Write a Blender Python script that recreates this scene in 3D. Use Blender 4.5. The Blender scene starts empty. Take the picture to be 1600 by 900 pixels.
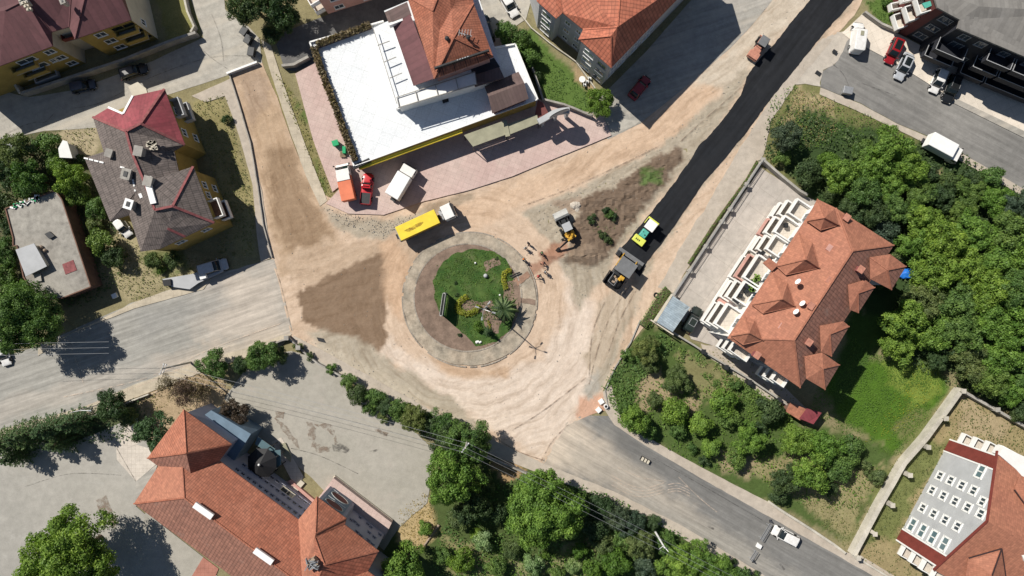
import bpy, bmesh, math, random
import numpy as np
from mathutils import Vector, Matrix, noise
from mathutils.geometry import tessellate_polygon

# ------------------------------------------------------------------ camera, sky, sun, exposure
S = bpy.context.scene
COL = S.collection
H = 106.7                                   # camera height; 10 photo pixels = 1 m on the ground
cam_d = bpy.data.cameras.new("camera"); cam = bpy.data.objects.new("camera", cam_d); COL.objects.link(cam)
cam.location = (0, 0, H); cam.rotation_euler = (0, 0, 0)
cam_d.sensor_width = 36; cam_d.lens = 36 * H / 160.0
cam_d.clip_start = 0.5; cam_d.clip_end = 6000
S.camera = cam
SUN_EL = 47.0
SDX, SDY = 0.765, -0.644                     # direction in which shadows fall
W = bpy.data.worlds.new("World"); S.world = W; W.use_nodes = True
nt = W.node_tree; bg = nt.nodes['Background']
sky = nt.nodes.new('ShaderNodeTexSky'); sky.sky_type = 'NISHITA'; sky.sun_disc = False
sky.sun_elevation = math.radians(SUN_EL); sky.sun_rotation = math.atan2(-SDX, -SDY)
sky.altitude = 100; sky.air_density = 1.0; sky.dust_density = 0.6
nt.links.new(sky.outputs[0], bg.inputs[0]); bg.inputs[1].default_value = 0.055
sd = bpy.data.lights.new("sun", 'SUN'); sd.energy = 4.9; sd.angle = math.radians(0.5); sd.color = (1, .945, .86)
so = bpy.data.objects.new("sun", sd); COL.objects.link(so)
v = Vector((SDX * math.cos(math.radians(SUN_EL)), SDY * math.cos(math.radians(SUN_EL)), -math.sin(math.radians(SUN_EL))))
so.rotation_euler = v.to_track_quat('-Z', 'Y').to_euler(); so.location = (-60, 50, 90)
S.view_settings.view_transform = 'Standard'; S.view_settings.look = 'None'
S.view_settings.exposure = 0.16; S.view_settings.gamma = 1; S.view_settings.use_curve_mapping = False

R = random.Random(7)

def P(px, py, h=0.0):
    k = (H - h) / H / 10.0
    return Vector(((px - 800) * k, (450 - py) * k, h))
def P2(px, py, h=0.0):
    p = P(px, py, h); return (p.x, p.y)
def px_dir(dx, dy):
    return math.atan2(-dy, dx)

# ------------------------------------------------------------------ materials
MATS = {}
def lin(c):
    return tuple(((x / 12.92) if x <= 0.04045 else ((x + 0.055) / 1.055) ** 2.4) for x in c)
def newmat(name):
    m = bpy.data.materials.new(name); m.use_nodes = True
    n = m.node_tree; b = n.nodes['Principled BSDF']
    MATS[name] = m
    return m, n, b
def N(n, t, **k):
    x = n.nodes.new(t)
    for a, v_ in k.items(): setattr(x, a, v_)
    return x
def ramp(n, fac, stops):
    r = N(n, 'ShaderNodeValToRGB'); n.links.new(fac, r.inputs[0])
    el = r.color_ramp.elements
    while len(el) < len(stops): el.new(0.5)
    for e, (p, c) in zip(el, stops):
        e.position = p; e.color = tuple(c) + (1,) if len(c) == 3 else c
    return r.outputs[0]
def noisetex(n, vec, scale, detail=6, rough=.6, dim='3D'):
    t = N(n, 'ShaderNodeTexNoise'); t.inputs['Scale'].default_value = scale
    t.inputs['Detail'].default_value = detail; t.inputs['Roughness'].default_value = rough
    if vec is not None: n.links.new(vec, t.inputs['Vector'])
    return t.outputs['Fac']
def mul(n, a, b, fac=1.0, mode='MULTIPLY'):
    m = N(n, 'ShaderNodeMix', data_type='RGBA', blend_type=mode)
    m.inputs[0].default_value = fac
    for s_, i in ((a, 6), (b, 7)):
        if hasattr(s_, 'links') or hasattr(s_, 'is_linked'): n.links.new(s_, m.inputs[i])
        else: m.inputs[i].default_value = tuple(s_) + (1,)
    return m.outputs[2]
def mixf(n, f, a, b):
    m = N(n, 'ShaderNodeMix', data_type='RGBA')
    n.links.new(f, m.inputs[0])
    for s_, i in ((a, 6), (b, 7)):
        if hasattr(s_, 'is_linked'): n.links.new(s_, m.inputs[i])
        else: m.inputs[i].default_value = tuple(s_) + (1,)
    return m.outputs[2]
def bumpn(n, b, h, st, dist=.05):
    bp = N(n, 'ShaderNodeBump'); bp.inputs['Strength'].default_value = st; bp.inputs['Distance'].default_value = dist
    n.links.new(h, bp.inputs['Height']); n.links.new(bp.outputs[0], b.inputs['Normal'])
def wpos(n):
    return N(n, 'ShaderNodeNewGeometry').outputs['Position']
def g(v_): return (v_, v_, v_)
def plain(name, col, rough=.6, var=.12, scale=1.5, metal=0, bump=0, fine=0, spec=.3):
    """painted, rendered or plastic surface with slight dirt variation"""
    m, n, b = newmat(name)
    tc = N(n, 'ShaderNodeTexCoord').outputs['Object']
    a = noisetex(n, tc, scale, 8, .65)
    c = ramp(n, a, [(.3, g(1 - var)), (.7, g(1 + var * .35))])
    out = mul(n, col, c)
    if fine:
        f = noisetex(n, tc, 14, 3, .7); out = mul(n, out, ramp(n, f, [(.3, g(1 - fine)), (.7, g(1 + fine))]))
        if bump: bumpn(n, b, f, bump)
    n.links.new(out, b.inputs['Base Color'])
    b.inputs['Roughness'].default_value = rough; b.inputs['Metallic'].default_value = metal
    b.inputs['Specular IOR Level'].default_value = spec
    return m
def paint(name, col, rough=.28):
    m, n, b = newmat(name)
    tc = N(n, 'ShaderNodeTexCoord').outputs['Object']
    a = noisetex(n, tc, 2.5, 8, .7)
    n.links.new(mul(n, col, ramp(n, a, [(.35, (.82, .8, .77)), (.65, (1, 1, 1))])), b.inputs['Base Color'])
    b.inputs['Roughness'].default_value = rough; b.inputs['Coat Weight'].default_value = .5; b.inputs['Coat Roughness'].default_value = .12
    return m
def glassm(name, col=(.02, .03, .035), rough=.08):
    m, n, b = newmat(name)
    b.inputs['Base Color'].default_value = tuple(col) + (1,)
    b.inputs['Roughness'].default_value = rough; b.inputs['Specular IOR Level'].default_value = .6
    return m
def slab(name, col, col2, big=.12, mid=.9, fine=9., amt=.35, stain=None, joints=None, jrot=0, rough=.9, flow=None, flow_amt=.16):
    """concrete, asphalt, paving: two tones at large and small scale, stains, optional joints"""
    m, n, b = newmat(name)
    p = wpos(n)
    a = noisetex(n, p, big, 5, .6); c = mixf(n, ramp(n, a, [(.38, g(0)), (.62, g(1))]), col, col2)
    d = noisetex(n, p, mid, 8, .7); c = mul(n, c, ramp(n, d, [(.3, g(1 - amt)), (.7, g(1 + amt * .4))]))
    f = noisetex(n, p, fine, 4, .8); c = mul(n, c, ramp(n, f, [(.25, g(.8)), (.75, g(1.12))]))
    if stain is not None:
        s_ = noisetex(n, p, .35, 8, .75); c = mixf(n, ramp(n, s_, [(.56, g(0)), (.72, g(.75))]), c, stain)
    if flow is not None:
        # wear drawn out along the driving direction
        mq = N(n, 'ShaderNodeMapping'); mq.vector_type = 'TEXTURE'; n.links.new(p, mq.inputs[0]); mq.inputs['Rotation'].default_value = (0, 0, flow); mq.inputs['Scale'].default_value = (9, .55, 1)
        fa_ = noisetex(n, mq.outputs[0], .8, 5, .6); c = mul(n, c, ramp(n, fa_, [(.32, g(1 - flow_amt)), (.5, g(1)), (.66, g(1 + flow_amt * .9))]))
        mr = N(n, 'ShaderNodeMapping'); mr.vector_type = 'TEXTURE'; n.links.new(p, mr.inputs[0]); mr.inputs['Rotation'].default_value = (0, 0, flow); mr.inputs['Scale'].default_value = (22, 2.2, 1)
        fb_ = noisetex(n, mr.outputs[0], .9, 3, .5); c = mixf(n, ramp(n, fb_, [(.52, g(0)), (.66, g(.55))]), c, stain or col2)
    if joints:
        mp = N(n, 'ShaderNodeMapping'); n.links.new(p, mp.inputs[0]); mp.inputs['Rotation'].default_value = (0, 0, jrot)
        br = N(n, 'ShaderNodeTexBrick'); n.links.new(mp.outputs[0], br.inputs[0])
        br.offset = 0; br.inputs['Scale'].default_value = 1
        br.inputs['Brick Width'].default_value = joints; br.inputs['Row Height'].default_value = joints
        br.inputs['Mortar Size'].default_value = .012 * max(1, joints / 2); br.inputs['Color1'].default_value = (1, 1, 1, 1)
        br.inputs['Color2'].default_value = (.93, .93, .93, 1); br.inputs['Mortar'].default_value = (.62, .6, .57, 1)
        c = mul(n, c, br.outputs[0])
    n.links.new(c, b.inputs['Base Color']); b.inputs['Roughness'].default_value = rough
    b.inputs['Specular IOR Level'].default_value = .2
    bumpn(n, b, f, .35, .03)
    return m
def tiles(name, col, col2, rib=.34, row=.42, dirt=.3, moss=None, contrast=.45):
    """clay / metal tiles from the slope UVs: ribs run down the slope, rows across"""
    m, n, b = newmat(name)
    uv = N(n, 'ShaderNodeTexCoord').outputs['UV']
    sx = N(n, 'ShaderNodeSeparateXYZ'); n.links.new(uv, sx.inputs[0])
    def saw(src, per):
        a = N(n, 'ShaderNodeMath', operation='MULTIPLY'); n.links.new(src, a.inputs[0]); a.inputs[1].default_value = 1 / per
        f = N(n, 'ShaderNodeMath', operation='FRACT'); n.links.new(a.outputs[0], f.inputs[0]); return f.outputs[0]
    ru, rv = saw(sx.outputs[0], rib), saw(sx.outputs[1], row)
    a = N(n, 'ShaderNodeMath', operation='SUBTRACT'); a.inputs[0].default_value = .5; n.links.new(ru, a.inputs[1])
    ab = N(n, 'ShaderNodeMath', operation='ABSOLUTE'); n.links.new(a.outputs[0], ab.inputs[0])
    ribc = ramp(n, ab.outputs[0], [(.05, g(1)), (.38, g(1 - contrast * .2)), (.5, g(1 - contrast))])
    rowc = ramp(n, rv, [(.0, g(1 - contrast)), (.18, g(1)), (1., g(1.02))])
    w = wpos(n)
    big = noisetex(n, w, .25, 6, .65); c = mixf(n, ramp(n, big, [(.35, g(0)), (.65, g(1))]), col, col2)
    pert = N(n, 'ShaderNodeTexBrick'); n.links.new(uv, pert.inputs[0]); pert.inputs['Scale'].default_value = 1
    pert.inputs['Brick Width'].default_value = rib; pert.inputs['Row Height'].default_value = row; pert.offset = 0
    pert.inputs['Mortar Size'].default_value = 0; pert.inputs['Color1'].default_value = (.82, .82, .82, 1); pert.inputs['Color2'].default_value = (1.1, 1.1, 1.1, 1)
    c = mul(n, c, pert.outputs[0]); c = mul(n, c, ribc); c = mul(n, c, rowc)
    d = noisetex(n, w, 1.6, 8, .75); c = mul(n, c, ramp(n, d, [(.3, g(1 - dirt)), (.65, g(1.08))]))
    if moss is not None:
        k = noisetex(n, w, .5, 9, .8); c = mixf(n, ramp(n, k, [(.55, g(0)), (.68, g(.8))]), c, moss)
    n.links.new(c, b.inputs['Base Color']); b.inputs['Roughness'].default_value = .8
    bumpn(n, b, ribc, .5, .05)
    return m
def leafm(name, dark, light, sat=1.0, transl=.25):
    m, n, b = newmat(name)
    uv = N(n, 'ShaderNodeTexCoord').outputs['UV']; sx = N(n, 'ShaderNodeSeparateXYZ'); n.links.new(uv, sx.inputs[0])
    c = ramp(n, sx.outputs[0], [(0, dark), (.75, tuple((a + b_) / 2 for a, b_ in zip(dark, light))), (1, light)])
    oi = N(n, 'ShaderNodeObjectInfo').outputs['Random']
    c = mul(n, c, ramp(n, oi, [(0, (.78, .86, .8)), (.5, (1, 1, 1)), (1, (1.22, 1.1, .95))]))
    w = noisetex(n, wpos(n), .45, 3, .6); c = mul(n, c, ramp(n, w, [(.3, (.78, .82, .9)), (.7, (1.22, 1.15, 1.0))]))
    n.links.new(c, b.inputs['Base Color']); b.inputs['Roughness'].default_value = .55; b.inputs['Specular IOR Level'].default_value = .25
    tr = N(n, 'ShaderNodeBsdfTranslucent'); n.links.new(mul(n, c, (1.3, 1.5, .6)), tr.inputs[0])
    ms = N(n, 'ShaderNodeMixShader'); ms.inputs[0].default_value = transl
    n.links.new(b.outputs[0], ms.inputs[1]); n.links.new(tr.outputs[0], ms.inputs[2])
    n.links.new(ms.outputs[0], n.nodes['Material Output'].inputs[0])
    return m

M = {}
M['orange'] = tiles('orange_clay_tile', (.37, .125, .07), (.43, .165, .10), dirt=.25)
M['orange_old'] = tiles('weathered_clay_tile', (.36, .17, .12), (.31, .145, .105), rib=.5, row=.5, dirt=.25, moss=(.29, .18, .14), contrast=.5)
M['orange_smooth'] = tiles('salmon_tile', (.395, .165, .10), (.36, .145, .09), rib=.3, row=.36, dirt=.14, contrast=.16)
M['orange_big'] = tiles('ribbed_clay_tile', (.44, .13, .075), (.52, .18, .105), rib=.55, row=.5, dirt=.25, contrast=.5)
M['maroon'] = tiles('dusty_maroon_sheet', (.135, .055, .06), (.165, .068, .072), rib=.9, row=6, dirt=.18, contrast=.14)
M['maroon_b'] = tiles('maroon_sheet', (.26, .045, .06), (.30, .07, .08), rib=.5, row=3, dirt=.3, contrast=.16)
M['dark_tile'] = tiles('grey_brown_worn_tile', (.165, .135, .122), (.195, .16, .145), rib=.32, row=.95, dirt=.45, moss=(.12, .095, .088), contrast=.55)
M['red_faded'] = plain('faded_red_ridge', (.27, .09, .09), .8, .5, 2)
M['brown_sheet'] = tiles('brown_sheet_roof', (.125, .08, .075), (.14, .095, .085), rib=.5, row=5, dirt=.15, contrast=.2)
M['grey_metal_roof'] = tiles('warm_grey_metal_roof', (.185, .175, .16), (.215, .205, .19), rib=.6, row=9, dirt=.15, contrast=.08)
M['blue_sheet'] = tiles('pale_blue_corrugated', (.36, .45, .52), (.46, .54, .58), rib=.3, row=4, dirt=.35, contrast=.35)
M['olive_canvas'] = plain('olive_canopy_sheet', (.32, .31, .22), .8, .25, .8)
M['white_membrane'] = slab('white_roof_membrane', (.80, .82, .83), (.76, .79, .81), amt=.05, fine=4, joints=1.9, jrot=.36)
M['white_paint'] = plain('white_render', (.78, .77, .74), .8, .12, .7)
M['cream'] = plain('cream_render', (.58, .53, .43), .85, .2, .5)
M['cream_floor'] = slab('terrace_tile_floor', (.66, .60, .52), (.6, .54, .47), joints=.6, amt=.15)
M['yellow_wall'] = plain('mustard_render', (.36, .26, .075), .85, .3, .5)
M['grey_wall'] = plain('pale_grey_render', (.44, .45, .46), .85, .18, .5)
M['lilac_wall'] = plain('lilac_grey_render', (.34, .34, .40), .85, .15, .4)
M['blue_slab'] = plain('slate_blue_sheet', (.15, .22, .29), .6, .3, .5)
M['brown_wall'] = plain('bare_brown_block', (.20, .115, .085), .95, .4, .8)
M['black_wall'] = plain('anthracite_cladding', (.030, .032, .040), .6, .3, .6)
M['redbrown_wall'] = plain('red_brown_cladding', (.16, .05, .045), .7, .25, .6)
M['brick_red'] = plain('dark_red_panel', (.20, .045, .035), .75, .25, 1)
M['trim'] = plain('white_trim', (.8, .8, .78), .6, .08, 2)
M['dark_trim'] = plain('dark_brown_gutter', (.05, .03, .03), .6, .3, 2)
M['pink_render'] = plain('salmon_pink_render', (.58, .33, .28), .85, .25, .6)
M['glass'] = glassm('window_glass', (.05, .065, .08))
M['glass_teal'] = glassm('teal_glass', (.10, .16, .18))
M['car_glass'] = glassm('tinted_car_glass', (.012, .018, .02))
M['pale_glass'] = glassm('bright_glass', (.2, .27, .3), .15)
M['tyre'] = plain('rubber', (.018, .018, .018), .9, .3, 5)
M['rim'] = plain('wheel_rim', (.35, .35, .36), .35, .2, 5, metal=.8)
M['steel'] = plain('galvanised_steel', (.42, .43, .44), .45, .2, 3, metal=.5)
M['dark_steel'] = plain('dark_steel', (.04, .042, .045), .5, .3, 3, metal=.3)
M['black_plastic'] = plain('black_plastic', (.02, .02, .022), .6, .2, 5)
M['lamp_glass'] = glassm('lamp_lens', (.55, .55, .5), .15)
M['tail_red'] = glassm('red_lens', (.3, .01, .01), .2)
M['white_car'] = paint('white_car_paint', (.80, .80, .79))
M['silver_car'] = paint('silver_car_paint', (.46, .49, .53))
M['red_car'] = paint('dark_red_car_paint', (.30, .012, .018))
M['red_bright'] = paint('bright_red_paint', (.55, .02, .03))
M['black_car'] = paint('black_car_paint', (.016, .018, .02))
M['navy_car'] = paint('dark_blue_car_paint', (.03, .045, .08))
M['green_black'] = paint('dark_green_paint', (.022, .032, .028))
M['yellow_tarp'] = plain('yellow_tarpaulin', (.80, .61, .05), .6, .18, .6)
M['orange_tarp'] = plain('orange_tarpaulin', (.72, .21, .11), .7, .2, .6)
M['machine_yellow'] = plain('machine_yellow', (.62, .36, .05), .5, .45, 2.5)
M['lime'] = plain('lime_yellow_paint', (.66, .70, .12), .45, .15, 2)
M['teal'] = plain('teal_paint', (.10, .42, .34), .45, .2, 2)
M['salmon'] = plain('dusty_orange_paint', (.52, .24, .17), .5, .35, 2.5)
M['grey_canopy'] = plain('grey_canopy_sheet', (.17, .175, .18), .6, .25, 1.5)
M['asphalt_load'] = plain('fresh_asphalt_heap', (.012, .012, .013), .7, .5, 5, fine=.5, bump=.8)
M['smudge'] = plain('rust_smudge', (.22, .12, .02), .9, .6, 4)
M['wood'] = plain('weathered_wood', (.30, .22, .15), .9, .4, 3)
M['concrete'] = slab('cast_concrete', (.42, .40, .36), (.35, .33, .30), amt=.35)
M['concrete_light'] = slab('pale_concrete_coping', (.60, .56, .48), (.50, .47, .40), amt=.3)
M['bark'] = plain('bark', (.14, .10, .07), .95, .4, 4)
M['bark_pale'] = plain('dead_wood', (.36, .28, .21), .95, .3, 4)
M['blue_plastic'] = plain('blue_plastic', (.02, .17, .62), .5, .2, 3)
M['green_plastic'] = plain('green_plastic', (.0, .35, .13), .5, .2, 3)
M['skin'] = plain('skin', (.38, .2, .13), .6, .1, 5)
M['vest_orange'] = plain('orange_vest', (.85, .25, .04), .8, .15, 5)
M['vest_green'] = plain('green_vest', (.10, .42, .10), .8, .15, 5)
M['shirt_red'] = plain('red_shirt', (.6, .05, .06), .8, .15, 5)
M['shirt_dark'] = plain('dark_shirt', (.05, .055, .07), .85, .2, 5)
M['shirt_pale'] = plain('pale_shirt', (.55, .55, .53), .85, .2, 5)
M['trouser'] = plain('dark_trousers', (.035, .04, .055), .9, .2, 5)
M['hair'] = plain('dark_hair', (.02, .015, .012), .8, .2, 9)
M['screen_frame'] = plain('grey_panel_frame', (.42, .42, .40), .6, .2, 2)
M['pipe'] = plain('black_pipe', (.03, .032, .035), .5, .3, 3)
M['leaf_bright'] = leafm('bright_leaf', (.070, .150, .025), (.31, .47, .10))
M['leaf_mid'] = leafm('green_leaf', (0.052, 0.113, 0.029), (0.240, 0.364, 0.104))
M['leaf_dark'] = leafm('dark_leaf', (0.032, 0.064, 0.025), (0.138, 0.204, 0.086))
M['leaf_blue'] = leafm('blue_green_leaf', (0.034, 0.064, 0.039), (0.149, 0.201, 0.138))
M['leaf_olive'] = leafm('olive_leaf', (0.060, 0.098, 0.032), (0.250, 0.312, 0.125))
M['leaf_brown'] = leafm('purple_brown_leaf', (.05, .032, .026), (.20, .14, .11))
M['leaf_dry'] = leafm('dry_twigs', (.09, .07, .045), (.26, .22, .13))
M['leaf_yellow'] = leafm('yellow_leaf', (.20, .22, .02), (.42, .42, .05))
M['leaf_white'] = leafm('variegated_leaf', (.08, .18, .04), (.52, .62, .36))
M['leaf_weed'] = leafm('weed_leaf', (.07, .145, .025), (.17, .29, .05))
M['needle'] = leafm('cedar_needle', (0.034, 0.071, 0.030), (0.138, 0.230, 0.098))
M['grass_dry'] = leafm('dry_grass_blade', (.20, .17, .07), (.44, .38, .20))
M['grass_green'] = leafm('grass_blade', (.045, .10, .018), (.13, .22, .05))
M['grass_weed'] = leafm('meadow_grass_blade', (.10, .12, .04), (.24, .26, .10))

# ------------------------------------------------------------------ mesh builder
class MB:
    def __init__(s): s.v = []; s.f = []; s.m = []
    def poly(s, pts, m=0):
        i = len(s.v); s.v += [tuple(p) for p in pts]; s.f.append(tuple(range(i, i + len(pts)))); s.m.append(m); return s
    def quadbox(s, c, size, rz=0, m=0, taper=None, rot=None):
        """box centred on c; taper=(tx,ty) scales the top"""
        x, y, z = size[0] / 2, size[1] / 2, size[2] / 2
        tx, ty = taper or (1, 1)
        pts = [(-x, -y, -z), (x, -y, -z), (x, y, -z), (-x, y, -z), (-x * tx, -y * ty, z), (x * tx, -y * ty, z), (x * tx, y * ty, z), (-x * tx, y * ty, z)]
        mt = (rot if rot is not None else Matrix.Rotation(rz, 3, 'Z'))
        i = len(s.v); c = Vector(c)
        s.v += [tuple(mt @ Vector(p) + c) for p in pts]
        for q in ((3, 2, 1, 0), (4, 5, 6, 7), (0, 1, 5, 4), (1, 2, 6, 5), (2, 3, 7, 6), (3, 0, 4, 7)):
            s.f.append(tuple(i + k for k in q)); s.m.append(m)
        return s
    def bar(s, a, b, w, h, m=0):
        """beam from a to b, w wide (horizontal) and h high"""
        a, b = Vector(a), Vector(b); d = (b - a)
        if d.length < 1e-6: return s
        x = d.normalized(); up = Vector((0, 0, 1))
        y = up.cross(x)
        if y.length < 1e-3: y = Vector((0, 1, 0))
        y.normalize(); z = x.cross(y)
        mt = Matrix((x, y, z)).transposed()
        return s.quadbox((a + b) / 2, (d.length, w, h), m=m, rot=mt)
    def prism(s, xy, z0, z1, m=0, mside=None):
        mside = m if mside is None else mside
        area = sum(xy[i][0] * xy[(i + 1) % len(xy)][1] - xy[(i + 1) % len(xy)][0] * xy[i][1] for i in range(len(xy)))
        if area < 0: xy = xy[::-1]
        n = len(xy); i = len(s.v)
        s.v += [(p[0], p[1], z0) for p in xy] + [(p[0], p[1], z1) for p in xy]
        for a, b, c in tessellate_polygon([[Vector((p[0], p[1], 0)) for p in xy]]):
            pa, pb, pc = xy[a], xy[b], xy[c]
            if (pb[0] - pa[0]) * (pc[1] - pa[1]) - (pb[1] - pa[1]) * (pc[0] - pa[0]) < 0: a, c = c, a
            s.f.append((i + n + a, i + n + b, i + n + c)); s.m.append(m)
            s.f.append((i + c, i + b, i + a)); s.m.append(m)
        for k in range(n):
            l = (k + 1) % n
            s.f.append((i + k, i + l, i + n + l, i + n + k)); s.m.append(mside)
        return s
    def sheet(s, xy, z, m=0):
        i = len(s.v); s.v += [(p[0], p[1], z) for p in xy]
        for a, b, c in tessellate_polygon([[Vector((p[0], p[1], 0)) for p in xy]]):
            pa, pb, pc = xy[a], xy[b], xy[c]
            if (pb[0] - pa[0]) * (pc[1] - pa[1]) - (pb[1] - pa[1]) * (pc[0] - pa[0]) < 0: a, c = c, a
            s.f.append((i + a, i + b, i + c)); s.m.append(m)
        return s
    def tube(s, a, b, r0, r1=None, n=8, m=0, cap=True):
        r1 = r0 if r1 is None else r1
        a, b = Vector(a), Vector(b); d = (b - a)
        if d.length < 1e-6: return s
        d.normalize(); u = d.orthogonal().normalized(); w = d.cross(u)
        i = len(s.v)
        for c, r in ((a, r0), (b, r1)):
            for k in range(n):
                t = 2 * math.pi * k / n; s.v.append(tuple(c + (u * math.cos(t) + w * math.sin(t)) * r))
        for k in range(n):
            l = (k + 1) % n; s.f.append((i + k, i + l, i + n + l, i + n + k)); s.m.append(m)
        if cap:
            s.f.append(tuple(i + n - 1 - k for k in range(n))); s.m.append(m)
            s.f.append(tuple(i + n + k for k in range(n))); s.m.append(m)
        return s
    def path(s, pts, r, n=6, m=0):
        for a, b in zip(pts[:-1], pts[1:]): s.tube(a, b, r, r, n, m)
        return s
    def ball(s, c, r, m=0, sz=(1, 1, 1), nu=12, nv=8, jit=0, seed=0):
        i = len(s.v); rr = random.Random(seed)
        for a in range(nv + 1):
            for k in range(nu):
                th = math.pi * a / nv; ph = 2 * math.pi * k / nu; q = r * (1 + jit * (rr.random() - .5))
                s.v.append((c[0] + q * sz[0] * math.sin(th) * math.cos(ph), c[1] + q * sz[1] * math.sin(th) * math.sin(ph), c[2] + q * sz[2] * math.cos(th)))
        for a in range(nv):
            for k in range(nu):
                l = (k + 1) % nu; s.f.append((i + a * nu + k, i + (a + 1) * nu + k, i + (a + 1) * nu + l, i + a * nu + l)); s.m.append(m)
        return s
    def loft(s, rings, m=0, cap=True):
        i = len(s.v); n = len(rings[0])
        for r in rings: s.v += [tuple(p) for p in r]
        for a in range(len(rings) - 1):
            for k in range(n):
                l = (k + 1) % n; s.f.append((i + a * n + k, i + a * n + l, i + (a + 1) * n + l, i + (a + 1) * n + k)); s.m.append(m)
        if cap:
            s.f.append(tuple(i + n - 1 - k for k in range(n))); s.m.append(m)
            j = i + (len(rings) - 1) * n
            s.f.append(tuple(j + k for k in range(n))); s.m.append(m)
        return s
    def build(s, name, mats, parent=None, bevel=0, smooth=False, fixn=False, off=None):
        """off: world offset to subtract (defaults to the parent chain's origin)"""
        me = bpy.data.meshes.new(name)
        o = Vector((0, 0, 0))
        if off is not None: o = Vector(off)
        me.from_pydata([(p[0] - o.x, p[1] - o.y, p[2] - o.z) for p in s.v], [], s.f)
        if not isinstance(mats, (list, tuple)): mats = [mats]
        for mm in mats: me.materials.append(M[mm] if isinstance(mm, str) else mm)
        me.polygons.foreach_set('material_index', s.m)
        if fixn:
            b = bmesh.new(); b.from_mesh(me); bmesh.ops.recalc_face_normals(b, faces=b.faces); b.to_mesh(me); b.free()
        me.update()
        uvl = me.uv_layers.new(name='UVMap'); up = Vector((0, 0, 1)); uv = [0.0] * (2 * len(me.loops))
        for pl in me.polygons:
            nn = pl.normal
            u = up.cross(nn)
            if u.length < .05: u = Vector((1, 0, 0))
            u.normalize(); w = nn.cross(u)
            for li in pl.loop_indices:
                c = me.vertices[me.loops[li].vertex_index].co + o
                uv[2 * li] = c.dot(u); uv[2 * li + 1] = c.dot(w)
        uvl.data.foreach_set('uv', uv)
        if smooth: me.polygons.foreach_set('use_smooth', [True] * len(me.polygons))
        ob = bpy.data.objects.new(name, me); COL.objects.link(ob)
        if parent is not None: ob.parent = parent
        if bevel:
            bv = ob.modifiers.new('bevel', 'BEVEL'); bv.width = bevel; bv.segments = 2; bv.limit_method = 'ANGLE'; bv.angle_limit = math.radians(35)
        return ob

def tag(o, label=None, cat=None, group=None, kind=None):
    if label: o['label'] = label
    if cat: o['category'] = cat
    if group: o['group'] = group
    if kind: o['kind'] = kind
    return o
def thing(name, label, cat, loc=(0, 0, 0), rz=0, group=None):
    o = bpy.data.objects.new(name, None); COL.objects.link(o); o.empty_display_size = .3
    o.location = loc; o.rotation_euler = (0, 0, rz); return tag(o, label, cat, group)
def copy_tree(o, parent=None):
    c = o.copy(); COL.objects.link(c); c.parent = parent
    for ch in list(o.children): copy_tree(ch, c)
    return c

# ------------------------------------------------------------------ pixel polygons
def cat(pts, k=6, closed=False):
    """Catmull-Rom through the points"""
    out = []; n = len(pts)
    rng = range(n) if closed else range(n - 1)
    for i in rng:
        p0 = pts[(i - 1) % n] if closed or i > 0 else pts[0]; p1 = pts[i]; p2 = pts[(i + 1) % n]
        p3 = pts[(i + 2) % n] if closed or i + 2 < n else pts[-1]
        for j in range(k):
            t = j / k
            out.append(tuple(.5 * (2 * b + (c - a) * t + (2 * a - 5 * b + 4 * c - d) * t * t + (3 * b - a - 3 * c + d) * t ** 3) for a, b, c, d in zip(p0, p1, p2, p3)))
    if not closed: out.append(tuple(pts[-1]))
    return out
def rough(poly, amp=3., step=6., seed=0, closed=True):
    out = []; n = len(poly)
    for i in range(n if closed else n - 1):
        a, b = poly[i], poly[(i + 1) % n]
        L = math.hypot(b[0] - a[0], b[1] - a[1]); k = max(1, int(L / step))
        for j in range(k):
            t = j / k; x = a[0] + (b[0] - a[0]) * t; y = a[1] + (b[1] - a[1]) * t
            x2 = x + amp * (noise.noise(Vector((x * .05, y * .05, seed))) + .6 * noise.noise(Vector((x * .2, y * .2, seed + 9))))
            y2 = y + amp * (noise.noise(Vector((x * .05, y * .05, seed + 31))) + .6 * noise.noise(Vector((x * .2, y * .2, seed + 47))))
            out.append((x2, y2))
    if not closed: out.append(tuple(poly[-1]))
    return out
def offset_line(pts, d):
    out = []
    for i, p in enumerate(pts):
        a = pts[max(0, i - 1)]; b = pts[min(len(pts) - 1, i + 1)]
        dx, dy = b[0] - a[0], b[1] - a[1]; L = math.hypot(dx, dy) or 1
        out.append((p[0] - dy / L * d, p[1] + dx / L * d))
    return out
def strip(pts, w):
    """closed px polygon w px wide, centred on the line"""
    return offset_line(pts, w / 2) + offset_line(pts, -w / 2)[::-1]
def W2(poly, h=0): return [P2(x, y, h) for x, y in poly]
def inside_np(xs, ys, poly):
    res = np.zeros(xs.shape, bool); n = len(poly)
    for i in range(n):
        x1, y1 = poly[i]; x2, y2 = poly[(i + 1) % n]
        c = ((y1 > ys) != (y2 > ys))
        with np.errstate(divide='ignore', invalid='ignore'):
            t = (x2 - x1) * (ys - y1) / ((y2 - y1) if y2 != y1 else 1e-9) + x1
        res ^= c & (xs < t)
    return res
def sdist_np(xs, ys, poly):
    d = np.full(xs.shape, 1e9); n = len(poly)
    for i in range(n):
        x1, y1 = poly[i]; x2, y2 = poly[(i + 1) % n]
        dx, dy = x2 - x1, y2 - y1; L2 = dx * dx + dy * dy + 1e-9
        t = np.clip(((xs - x1) * dx + (ys - y1) * dy) / L2, 0, 1)
        d = np.minimum(d, np.hypot(xs - x1 - t * dx, ys - y1 - t * dy))
    return np.where(inside_np(xs, ys, poly), d, -d)
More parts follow.
